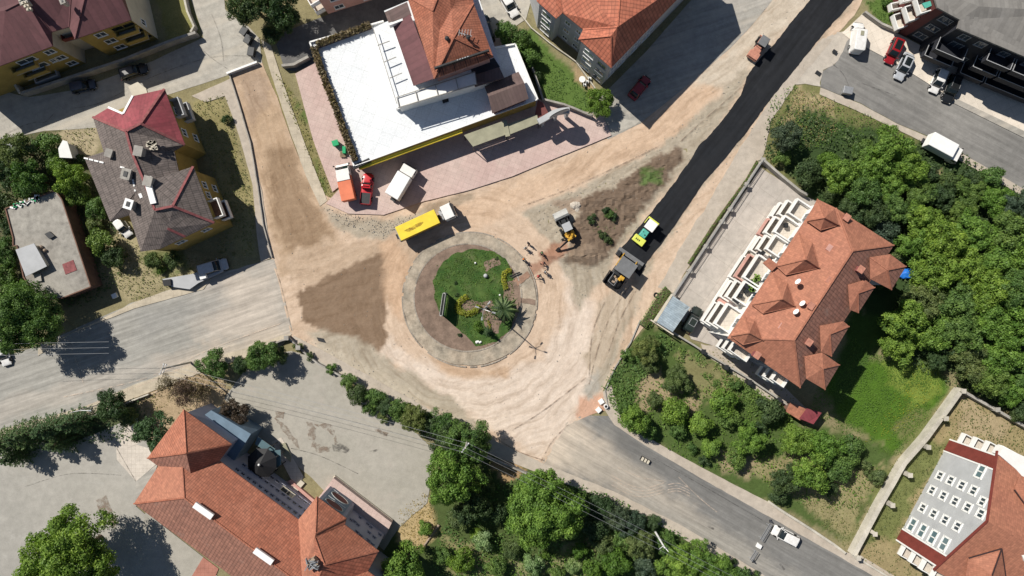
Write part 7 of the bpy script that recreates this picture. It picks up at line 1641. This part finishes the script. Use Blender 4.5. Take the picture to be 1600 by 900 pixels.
for x, r_ in ((1.1, .42), (-.75, .62)):
    for y in (-.92, .92): wheel(t, x, y, r_, .36)
mb = MB(); mb.quadbox((-1.45, 0, 1.15), (.6, 1.5, .8)); mb.quadbox((-1.9, -.15, 1.2), (.8, 1.0, .7), .4); mb.build('swing_frame', 'machine_yellow', t, bevel=.06)
mb = MB(); mb.bar((-1.6, -.3, 1.5), (-1.9, -.1, 2.3), .35, .45); mb.bar((-1.9, -.1, 2.3), (-2.35, .75, 2.0), .32, .42); mb.quadbox((-1.3, .35, 1.7), (.7, .35, .4), .3); mb.quadbox((-1.35, -.45, 1.65), (.6, .4, .3), -.2); mb.quadbox((-2.0, -.45, 1.5), (.7, .35, .35), .7); mb.quadbox((-1.7, .45, 1.4), (.5, .4, .5), .2); mb.build('backhoe_boom', 'machine_yellow', t, bevel=.05)
mb = MB(); mb.bar((-2.35, .75, 2.0), (-2.8, 2.4, .9), .24, .3); mb.bar((-2.2, .8, 2.3), (-2.65, 2.1, 1.4), .1, .1); mb.build('dipper_arm', 'dark_steel', t)
mb = MB(); mb.bar((-2.8, 2.4, .9), (-2.95, 2.8, .25), .5, .3); mb.bar((-2.95, 2.8, .25), (-2.8, 2.45, .15), .5, .1); mb.build('digging_bucket', 'dark_steel', t)
for s_ in (-1, 1): mb = MB(); mb.bar((-1.6, s_ * .7, 1.0), (-1.75, s_ * 1.25, .1), .14, .14); mb.quadbox((-1.75, s_ * 1.27, .06), (.4, .3, .08)); mb.build('stabiliser_leg', 'dark_steel', t)

# ================================================================== PEOPLE
def skin_obj(name, pts, edges, radii, mat, parent, root=0, sub=1):
    me = bpy.data.meshes.new(name); me.from_pydata([tuple(p) for p in pts], edges, []); me.materials.append(M[mat])
    o = bpy.data.objects.new(name, me); COL.objects.link(o); o.parent = parent
    sk = o.modifiers.new('skin', 'SKIN')
    if not me.skin_vertices: 
        bm_ = bmesh.new(); bm_.from_mesh(me); bm_.verts.layers.skin.verify(); bm_.to_mesh(me); bm_.free()
    for v_, r_ in zip(me.skin_vertices[0].data, radii): v_.radius = (r_, r_) if not isinstance(r_, tuple) else r_
    me.skin_vertices[0].data[root].use_root = True
    sb = o.modifiers.new('sub', 'SUBSURF'); sb.levels = sub; sb.render_levels = sub
    sk.use_smooth_shade = True; return o
def person(label, px, py, face, lean=0., arm_l=(.18, .30, .95), arm_r=(.18, -.30, .95), stride=.12, top='shirt_dark', vest=None, helmet=None, legs='trouser', squat=0., z=.03, group=None, tool=None):
    """x forward; pelvis at 0.95 m; lean bends the torso forward"""
    t = thing('person', label, 'person', group=group); p = P(px, py, 1.4); t.location = (p.x, p.y, z); t.rotation_euler = (0, 0, face)
    hz = .95 - squat; pel = Vector((0, 0, hz)); la = lean; up = Vector((math.sin(la), 0, math.cos(la)))
    che = pel + up * .36; nck = pel + up * .54; hd0 = pel + up * .60 ; hd = pel + up * .70 + Vector((.02, 0, 0)); hd2 = pel + up * .79 + Vector((.03, 0, 0))
    pts = [pel, pel + up * .17, che, nck, hd0, hd, hd2]; ed = [(0, 1), (1, 2), (2, 3), (3, 4), (4, 5), (5, 6)]; rd = [(.15, .13), (.14, .115), (.16, .12), .055, .06, .088, .075]
    def chain(start, ps, rs_):
        i = start; ids = []
        for q, r_ in zip(ps, rs_): pts.append(Vector(q)); rd.append(r_); ed.append((i, len(pts) - 1)); i = len(pts) - 1; ids.append(i)
        return ids
    shl, hands = {}, {}
    for s_, a in ((1, arm_l), (-1, arm_r)):
        sh = nck + Vector((0, s_ * .19, 0)) - up * .07; hnd = Vector((a[0], a[1], a[2])); d = hnd - sh
        if d.length > .56: hnd = sh + d.normalized() * .56
        el = sh.lerp(hnd, .5) + Vector((-.07, s_ * .05, -.05)); ids = chain(2, [sh, el, hnd], [.055, .042, .03]); shl[s_] = (sh, el); dd = (hnd - el).normalized(); pid = chain(ids[-1], [hnd + dd * .06], [(.038, .018)])[0]; hands[s_] = hnd
        sd_ = dd.cross(Vector((0, 0, 1))); sd_ = sd_.normalized() if sd_.length > .1 else Vector((0, 1, 0))
        for k in range(4): b0 = hnd + dd * .09 + sd_ * (.012 * (k - 1.5) * 2); chain(pid, [b0, b0 + dd * (.035 + .006 * (1 if k in (1, 2) else 0)) + Vector((0, 0, -.012)), b0 + dd * .058 + Vector((0, 0, -.035))], [.009, .008, .007])
        chain(ids[-1], [hnd + dd * .025 + sd_ * .04, hnd + dd * .055 + sd_ * .055 - Vector((0, 0, .015))], [.011, .009])
    lg = {}
    for s_ in (1, -1):
        hip = pel + Vector((0, s_ * .1, -.05)); ft = Vector((s_ * stride, s_ * .13, .07)); kn = hip.lerp(ft, .5) + Vector((.05 + squat * .5, 0, 0)); chain(0, [hip, kn, ft, ft + Vector((.13, 0, -.03))], [.085, .058, .042, .035]); lg[s_] = (hip, kn, ft)
    chain(5, [hd + Vector((.098, 0, -.01))], [.016])
    skin_obj('body', pts, ed, rd, 'skin', t)
    # clothes
    q = [pel, lg[1][0], lg[1][1], lg[1][2] + Vector((0, 0, .02)), lg[-1][0], lg[-1][1], lg[-1][2] + Vector((0, 0, .02))]
    skin_obj('trousers', q, [(0, 1), (1, 2), (2, 3), (0, 4), (4, 5), (5, 6)], [(.165, .145), .1, .075, .06, .1, .075, .06], legs, t)
    q = [pel + up * .02, pel + up * .2, che, nck - up * .03, shl[1][0], shl[1][1], shl[-1][0], shl[-1][1]]
    skin_obj('shirt', q, [(0, 1), (1, 2), (2, 3), (2, 4), (4, 5), (2, 6), (6, 7)], [(.17, .15), (.16, .135), (.185, .14), .07, .075, .055, .075, .055], top, t)
    if vest: skin_obj('vest', [pel + up * .08, pel + up * .2, che + up * .02, nck - up * .04], [(0, 1), (1, 2), (2, 3)], [(.18, .16), (.175, .15), (.215, .165), (.13, .11)], vest, t)
    mb = MB(); mb.ball(hd2 - up * .02 + Vector((-.015, 0, .01)), .108, 0, (1, .92, .75), 12, 8); hr_ = mb.build('hair' if not helmet else 'helmet', helmet or 'hair', t, smooth=True)
    mb = MB()
    for s_ in (1, -1): mb.ball(hd + Vector((.086, s_ * .035, .012)), .011, 0, nu=6, nv=4)
    mb.build('eyes', 'hair', t); mb = MB()
    for s_ in (1, -1): mb.quadbox(lg[s_][2] + Vector((.05, 0, -.03)), (.27, .1, .09))
    mb.build('shoes', 'black_plastic', t, bevel=.02)
    return t, hands
GP = 'workers around the trench'
fa = lambda dx, dy: math.atan2(-dy, dx)
person('worker in an orange vest standing at the edge of the roundabout ring', 818, 405, fa(1, .3), vest='vest_orange', helmet='vest_orange', arm_l=(.3, .25, .95), arm_r=(.2, -.3, 1.0), group=GP)
person('worker in a green vest walking beside the fresh trench soil', 847, 395, fa(-.6, .8), lean=.35, vest='vest_green', stride=.25, arm_l=(.4, .2, .8), arm_r=(.35, -.2, .75), group=GP)
person('worker in salmon top bending over the trench', 850, 411, fa(-.9, .3), lean=.7, top='salmon', arm_l=(.6, .15, .6), arm_r=(.6, -.12, .6), stride=.2, group=GP)
t, hn = person('worker in a red shirt holding a long shovel below the trench', 843, 431, fa(-.9, .4), lean=.4, top='shirt_red', vest=None, helmet='shirt_red', arm_l=(.55, .2, .8), arm_r=(.5, -.15, .9), stride=.28, group=GP)
person('person in dark clothes with pale cap standing right of the red-shirted worker', 852, 425, fa(-.8, -.2), helmet='shirt_pale', arm_l=(.25, .2, 1.1), arm_r=(.2, -.32, .9), stride=.06, group=GP)
person('person in pale shirt and dark trousers on the dirt above the trench, the left one', 821, 387, fa(.5, .8), top='shirt_pale', stride=.05, arm_l=(.1, .32, .9), arm_r=(.1, -.32, .9), group=GP)
person('person in black on the dirt above the trench, the upper right one', 826, 380, fa(-.5, .8), top='shirt_dark', stride=.18, arm_l=(.25, .28, .95), arm_r=(-.1, -.3, .95), group=GP)
person('person in dark clothes standing among the palings of the lower left roundabout bed edge', 839, 441, fa(-1, .2), top='shirt_dark', squat=.25, lean=.5, arm_l=(.5, .15, .5), arm_r=(.5, -.15, .5), group=GP) if False else None
mb = MB(); p = P(840, 432, 1.0); mb.bar((p.x + .1, p.y + .1, 1.0), (p.x - 1.0, p.y - .35, .15), .04, .04); mb.quadbox((p.x - 1.1, p.y - .38, .1), (.3, .22, .03), .3); tag(mb.build('shovel', 'wood'), 'long wooden-handled shovel held by the red-shirted worker', 'shovel')

# ================================================================== SITE CLUTTER AND STREET FURNITURE
def small(name, label, cat_, px, py, group=None, z=0): t = thing(name, label, cat_, P(px, py), 0, group); t.location.z = z; return t
for (a, c_, lb) in (((869, 389), (886, 377), 'short'), ((871, 391), (889, 379), 'lower')):
    pass
t = small('pipe', 'pair of black pipes lying from the roundabout lawn edge into the trench', 'pipe', 806, 431); mb = MB(); mb.tube(P(799, 434, .35), P(815, 427, .28), .1, .1, 8); mb.tube(P(796, 432, .35), P(812, 425, .28), .07, .07, 8); mb.build('pipe_run', 'pipe', t, off=t.location)
# street lamp of the roundabout
t = small('street_lamp', 'tall four-armed street lamp on the roundabout with a long cross-shaped shadow', 'street lamp', 760, 480)
lc = Vector(t.location); MB().tube((0, 0, 0), (0, 0, 11.0), .12, .07, 10).build('pole', 'steel', t); MB().tube((0, 0, 0), (0, 0, .9), .22, .2, 10).build('pole_base', 'steel', t)
for (dx, dy) in ((8, -9), (-9, -3.4), (-2, 13), (14.6, 4.6)):
    e = Vector((dx / 10, -dy / 10, 0)); k = e.normalized(); am = MB(); am.tube((0, 0, 10.7), tuple(e * .6 + Vector((0, 0, 11.1))), .045, .035, 6); am.tube(tuple(e * .6 + Vector((0, 0, 11.1))), tuple(e + Vector((0, 0, 11.05))), .035, .03, 6); ao = am.build('arm', 'steel', t)
    MB().quadbox(tuple(e + Vector((0, 0, 11.0))), (.5, .22, .1), math.atan2(k.y, k.x)).build('lamp_head', 'steel', ao, bevel=.02)
# display panel
t = small('display_panel', 'upright black display panel in a grey frame on the roundabout lawn', 'sign', 700, 480)
A, C = P(697, 458, 0), P(692, 492, 0); mb = MB(); mb.bar(A + Vector((0, 0, 2.1)), C + Vector((0, 0, 2.1)), .32, 1.9); mb.build('screen_box', 'black_plastic', t, off=t.location, bevel=.03)
mb = MB(); n_ = Vector((.21, 0, 0))
for e_ in (n_, -n_): mb.bar(A + Vector((0, 0, 3.1)) + e_, C + Vector((0, 0, 3.1)) + e_, .07, .1); mb.bar(A + Vector((0, 0, 1.1)) + e_, C + Vector((0, 0, 1.1)) + e_, .07, .08)
for q in (A, C): mb.tube(q + Vector((0, 0, .2)), q + Vector((0, 0, 3.1)), .12, .12, 8)
mb.build('frame', 'screen_frame', t, off=t.location)
# utility poles
def pole(label, px, py, h, ang, cross=True, mat='concrete_light', yform=False):
    t = small('utility_pole', label, 'utility pole', px, py); MB().tube((0, 0, 0), (0, 0, h), .17, .11, 10).build('pole', mat, t)
    if cross:
        for z, L in ((h - .3, 1.7), (h - 1.1, 1.3)):
            d = Vector((math.cos(ang), math.sin(ang), 0)); ca = MB().bar(-d * L / 2 + Vector((0, 0, z)), d * L / 2 + Vector((0, 0, z)), .1, .1).build('cross_arm', 'steel', t)
            for k in (-1, 0, 1): MB().tube(tuple(d * k * L * .45 + Vector((0, 0, z + .05))), tuple(d * k * L * .45 + Vector((0, 0, z + .28))), .05, .07, 8).build('insulator', 'trim', ca)
    if yform:
        for s_ in (-1, 1): d = Vector((math.cos(ang + s_ * 1.1), math.sin(ang + s_ * 1.1), 0)); MB().tube((0, 0, h - .7), tuple(d * .75 + Vector((0, 0, h + .15))), .06, .05, 7).build('cross_arm', 'trim', t)
    return t
p1 = pole('pale concrete utility pole with white insulators among the tall trees by the lower footpath', 734, 676, 10.2, .9)
p2 = pole('white forked pole standing among the trees along the lower street', 1021, 826, 7.8, -1.9, False, 'trim', True)
p3 = pole('slim pole with insulators at the top of the lower-left street wall', 298, 566, 9.0, 1.2)
t = small('street_lamp', 'thin grey street lamp with one curved arm over the lower-left street', 'street lamp', 156, 632); MB().tube((0, 0, 0), (0, 0, 7.2), .1, .06, 8).build('pole', 'steel', t)
mb = MB(); ar = [(0, 0, 7.2), (.8, .25, 7.7), (2.0, .5, 7.9), (3.0, .45, 7.8)]; mb.path(ar, .05); ao = mb.build('arm', 'steel', t); MB().quadbox((3.2, .45, 7.78), (.5, .2, .1)).build('lamp_head', 'steel', ao)
def cable(label, a, b, sag=.9, off=0):
    pts = []
    for k in range(17): s_ = k / 16; q = Vector(a).lerp(Vector(b), s_); q.z -= sag * 4 * s_ * (1 - s_); pts.append(q)
    mb = MB(); mb.path(pts, .018, 4); tag(mb.build('overhead_cable', 'steel'), label, 'cable', 'overhead cables over the schoolyard hedge')
a0, b0, c0_ = Vector(p1.location), Vector(p3.location), P(1180, 905)
for k, nm in ((-1, 'outer'), (0, 'middle'), (1, 'inner')):
    d = Vector((math.cos(.9), math.sin(.9), 0)) * k * .75; cable(f'{nm} one of the three thin overhead cables above the schoolyard hedge', b0 + d + Vector((0, 0, 8.9)), a0 + d + Vector((0, 0, 10.1)))
for k, nm in ((-1, 'outer'), (0, 'middle'), (1, 'inner')):
    d = Vector((math.cos(.9), math.sin(.9), 0)) * k * .75; cable(f'{nm} one of the three thin overhead cables along the lower street trees', a0 + d + Vector((0, 0, 10.1)), c0_ + d + Vector((0, 0, 9.0)), 1.2)
for k, nm in ((0, 'upper'), (1, 'middle'), (2, 'lower')):
    cable(f'{nm} one of the three thin cables over the big left tree', P(-20, 538 + k * 9, 8.0), P(170, 534 + k * 9, 8.0), .2)
# bins
def skip(label, px, py, rz, mat='dark_steel', L=1.2, Wd=.9, h=1.1, group='rubbish containers by the end of the cream footpath', z=0, lid=None):
    t = small('waste_container', label, 'waste container', px, py, group, z); t.rotation_euler.z = rz; mb = MB(); mb.quadbox((0, 0, .55 * h + .1), (L, Wd, h * .9), taper=(1.1, 1.12)); mb.build('bin_body', mat, t, bevel=.03)
    if lid: MB().quadbox((0, -Wd * .15, h + .12), (L * 1.14, Wd * .75, .06)).build('lid', lid, t)
    else: MB().quadbox((0, 0, h + .062), (L * .98, Wd * .95, .01)).build('opening', 'black_plastic', t)
    mb = MB()
    for x in (-L * .4, L * .4):
        for y in (-Wd * .35, Wd * .35): mb.tube((x, y - .04, .08), (x, y + .04, .08), .08, .08, 8)
    mb.build('castors', 'tyre', t)
skip('uppermost of the three waste containers by the end of the cream footpath', 385, 52, 1.0); skip('middle waste container by the end of the cream footpath', 391, 65, 1.1); skip('lowest of the three waste containers by the end of the cream footpath', 396, 84, 1.4)
skip('grey waste container at the kerb of the right street', 1320, 144, -.2, 'steel', 1.3, 1.0, 1.1, None, 0)
t = small('roadside_bin', 'small cream and black block lying at the kerb of the lower street', 'block', 1007, 718); t.rotation_euler.z = -.5; mb = MB()
for k in range(3): mb.quadbox((-.45 + k * .5, 0, .35), (.3, .6, .6))
mb.build('pale_blocks', 'cream', t, bevel=.02); MB().quadbox((.05, 0, .2), (1.5, .7, .3)).build('base', 'black_plastic', t)
t = small('tilted_sign', 'dark square cover lying on the pale pavement, upper one of two at the street mouth', 'cover', 1303, 82); mb = MB(); mb.quadbox((0, 0, .3), (.75, .55, .08), -.6); mb.build('plate', 'dark_steel', t); MB().tube((-.2, .1, 0), (-.2, .1, .3), .05, .05).build('leg', 'steel', t)
t = small('tilted_sign', 'dark square cover lying on the pale pavement, lower one of two at the street mouth', 'cover', 1278, 115); mb = MB(); mb.quadbox((0, 0, .12), (.9, .6, .08), -.6); mb.build('plate', 'dark_steel', t)
# barriers across the lower street
def barrier(label, ax_, ay_, bx_, by_):
    t = small('crowd_barrier', label, 'barrier', (ax_ + bx_) / 2, (ay_ + by_) / 2, 'barriers across the lower street'); A, B_ = P(ax_, ay_), P(bx_, by_); mb = MB()
    for z in (.2, .7, 1.1): mb.bar(A + Vector((0, 0, z)), B_ + Vector((0, 0, z)), .07, .07)
    mb.build('rails', 'steel', t, off=t.location); mb = MB()
    for k in range(int((B_ - A).length / .22)): q = A.lerp(B_, k * .22 / (B_ - A).length); mb.bar(q + Vector((0, 0, .2)), q + Vector((0, 0, 1.1)), .04, .04)
    mb.build('bars', 'steel', t, off=t.location); d = (B_ - A).normalized(); n_ = Vector((-d.y, d.x, 0))
    for q in (A.lerp(B_, .1), A.lerp(B_, .9)): MB().bar(q - n_ * .4 + Vector((0, 0, .06)), q + n_ * .4 + Vector((0, 0, .06)), .08, .06).build('foot', 'steel', t, off=t.location)
barrier('steel barrier between the white block and the right footpath', 1187, 842, 1202, 817); barrier('steel barrier between the white block and the left footpath', 1171, 873, 1180, 859)
t = small('road_block', 'white concrete block in the middle of the lower street between two barriers', 'block', 1185, 852); t.rotation_euler.z = -.5; MB().quadbox((0, 0, .3), (.75, .75, .6), taper=(.85, .85)).build('block_body', 'trim', t, bevel=.04)
def cone(label, px, py): t = small('traffic_cone', label, 'cone', px, py, 'traffic cones'); MB().tube((0, 0, .05), (0, 0, .75), .2, .05, 12).build('cone_body', 'shirt_dark', t); MB().quadbox((0, 0, .03), (.45, .45, .06)).build('base', 'black_plastic', t)
cone('dark cone at the right kerb by the steel barrier', 1204, 814); cone('dark cone at the left kerb by the steel barrier', 1177, 877)
# green bin and boxes by the restaurant
t = small('wheelie_bin', 'bright green bin on the pink forecourt by the roof hedge', 'bin', 527, 226, z=.25); t.rotation_euler.z = .3; MB().quadbox((0, 0, .5), (.8, .7, 1.0), taper=(1.1, 1.1)).build('bin_body', 'green_plastic', t, bevel=.03); MB().quadbox((0, 0, 1.03), (.95, .85, .08)).build('lid', 'green_plastic', t, bevel=.02)
t = small('wheelie_bin', 'green box beside the bright green bin near the restaurant corner', 'bin', 540, 236, z=.25); MB().quadbox((0, 0, .4), (.5, 1.1, .8)).build('bin_body', 'green_plastic', t, bevel=.03)
t = small('pallet', 'small wooden pallet stack by the dark corner of the restaurant', 'pallet', 537, 242, z=.25); mb = MB()
for k in range(5): mb.quadbox((0, -.4 + k * .2, .32), (.9, .12, .03), .0)
mb.quadbox((0, 0, .15), (.8, .8, .25)); mb.build('boards', 'wood', t)
t = small('log', 'pale fallen trunk lying on the dry grass beside the small round bush', 'log', 675, 838); MB().tube(P(686, 820, .25) - t.location, P(663, 852, .2) - t.location, .2, .13, 9).build('trunk', 'bark_pale', t)
t = small('blue_pool', 'bright blue tarpaulin heap at the right corner of the salmon-roofed apartments', 'tarpaulin', 1414, 428); mb = MB(); mb.ball((0, 0, .5), 1.1, 0, (1.2, .75, .5), 12, 8, .25, 2); mb.build('cloth', 'blue_plastic', t)
t = small('water_tank', 'white tank beside the blue tarpaulin at the apartments', 'tank', 1402, 404); MB().tube((0, 0, 0), (0, 0, 1.6), .6, .6, 14).build('tank_body', 'trim', t, bevel=.05)
t = small('tyre', 'old black tyre lying beside the shed on the dirt margin', 'tyre', 1025, 461); mb = MB()
for k in range(16): a = 2 * math.pi * k / 16; c2 = 2 * math.pi * (k + 1) / 16; mb.tube((.32 * math.cos(a), .32 * math.sin(a), .12), (.32 * math.cos(c2), .32 * math.sin(c2), .12), .12, .12, 6)
mb.build('rubber_ring', 'tyre', t)
t = small('white_bin', 'small white sack at the ivy bank edge beside the footpath', 'sack', 1003, 506); MB().ball((0, 0, .3), .3, 0, (1, .8, 1), 10, 6, .2, 4).build('sack_body', 'trim', t)
t = small('manhole_ring', 'small white and black drum on the pavement near the ivy bank', 'drum', 946, 634); MB().tube((0, 0, 0), (0, 0, .7), .33, .33, 12).build('drum_body', 'trim', t); MB().tube((.0, 0, .7), (0, 0, .72), .22, .22, 12).build('opening', 'black_plastic', t)
for (x, y, lb) in ((939, 627, 'white block on the broken pavement by the ivy bank, upper one'), (935, 640, 'white block on the broken pavement by the ivy bank, lower one'), (181, 462, 'pale box in the shade left of the upper street footpath')):
    t = small('concrete_block', lb, 'block', x, y); MB().quadbox((0, 0, .25), (.8, .7, .5), R.random()).build('block_body', 'trim', t, bevel=.03)
t = small('garden_table', 'white garden table with chairs on the bare patch of the green lawn', 'garden table', 909, 126); MB().tube((0, 0, .7), (0, 0, .75), .5, .5, 14).build('table_top', 'trim', t); MB().tube((0, 0, 0), (0, 0, .7), .05, .05).build('leg', 'trim', t)
for k, (x, y) in enumerate(((917, 129), (913, 134), (921, 124))):
    t = small('garden_chair', ('upper', 'lower', 'right')[k] + ' white garden chair beside the table on the green lawn', 'chair', x, y, 'white garden chairs'); MB().quadbox((0, 0, .42), (.45, .45, .05)).build('seat', 'trim', t); MB().quadbox((-.2, 0, .7), (.05, .45, .5)).build('backrest', 'trim', t); mb = MB()
    for u in (-.18, .18):
        for v_ in (-.18, .18): mb.bar((u, v_, 0), (u, v_, .42), .04, .04)
    mb.build('legs', 'trim', t)
t = small('lamp_globe', 'round blue and white ball on the roundabout lawn', 'ball', 759, 431); MB().ball((0, 0, .55), .34, 0, nu=14, nv=10).build('globe', 'grey_wall', t, smooth=True)
for (x, y, lb) in ((743, 411, 'small white garden spotlight in the upper part of the roundabout lawn'), (781, 461, 'pale flowering plant beside the palm on the roundabout')):
    t = small('garden_light', lb, 'garden light', x, y); MB().ball((0, 0, .45), .16, 0, nu=10, nv=6).build('lamp_head', 'trim', t); MB().tube((0, 0, .2), (0, 0, .45), .04, .04).build('stem', 'dark_steel', t)
t = small('stone_cluster', 'group of white stones by the cypress on the roundabout', 'stones', 748, 536); mb = MB()
for k in range(5): mb.ball((R.uniform(-.5, .5), R.uniform(-.4, .4), .35), R.uniform(.12, .24), 0, nu=7, nv=5, jit=.4, seed=k)
mb.build('stones', 'trim', t)
# sand heap beside the loader
t = small('sand_heap', 'small pale sand heap beside the loader on the soil triangle', 'sand heap', 899, 321); mb = MB(); mb.ball((0, 0, 0), 1.0, 0, (.95, .65, .5), 16, 8, .22, 6); mb.ball((.3, -.6, 0), .55, 0, (.8, 1.1, .5), 14, 7, .22, 7); mb.build('sand', 'dust', t)
# loose stones on the dirt, uncountable
rs = np.random.RandomState(9); mb = MB()
zones = [[(470, 520), (700, 640), (760, 690), (640, 640), (500, 545)], [(815, 332), (960, 268), (1150, 130), (1010, 330), (905, 480), (840, 350)], [(1000, 440), (1060, 340), (1200, 165), (1280, 70), (1050, 390), (960, 560), (925, 600)], [(505, 325), (600, 345), (670, 330), (600, 372), (530, 350)], DIRT]
for zi, zn in enumerate(zones):
    x0, x1 = min(p[0] for p in zn), max(p[0] for p in zn); y0, y1 = min(p[1] for p in zn), max(p[1] for p in zn); m = 900 if zi < 4 else 700
    X_ = rs.uniform(x0, x1, m); Y_ = rs.uniform(y0, y1, m); k = inside_np(X_, Y_, zn) & (np.hypot(X_ - 734, Y_ - 468) > 108) & ~inside_np(X_, Y_, ASPH)
    for x, y in zip(X_[k], Y_[k]): s_ = rs.uniform(.05, .17); p = P(x, y); mb.quadbox((p.x, p.y, .07 + s_ * .25), (s_, s_ * rs.uniform(.5, 1), s_ * .7), rs.rand() * 3, taper=(.6, .6))
tag(mb.build('loose_stones', 'concrete'), 'scattered loose stones on the dirt margins', 'stones', kind='stuff')
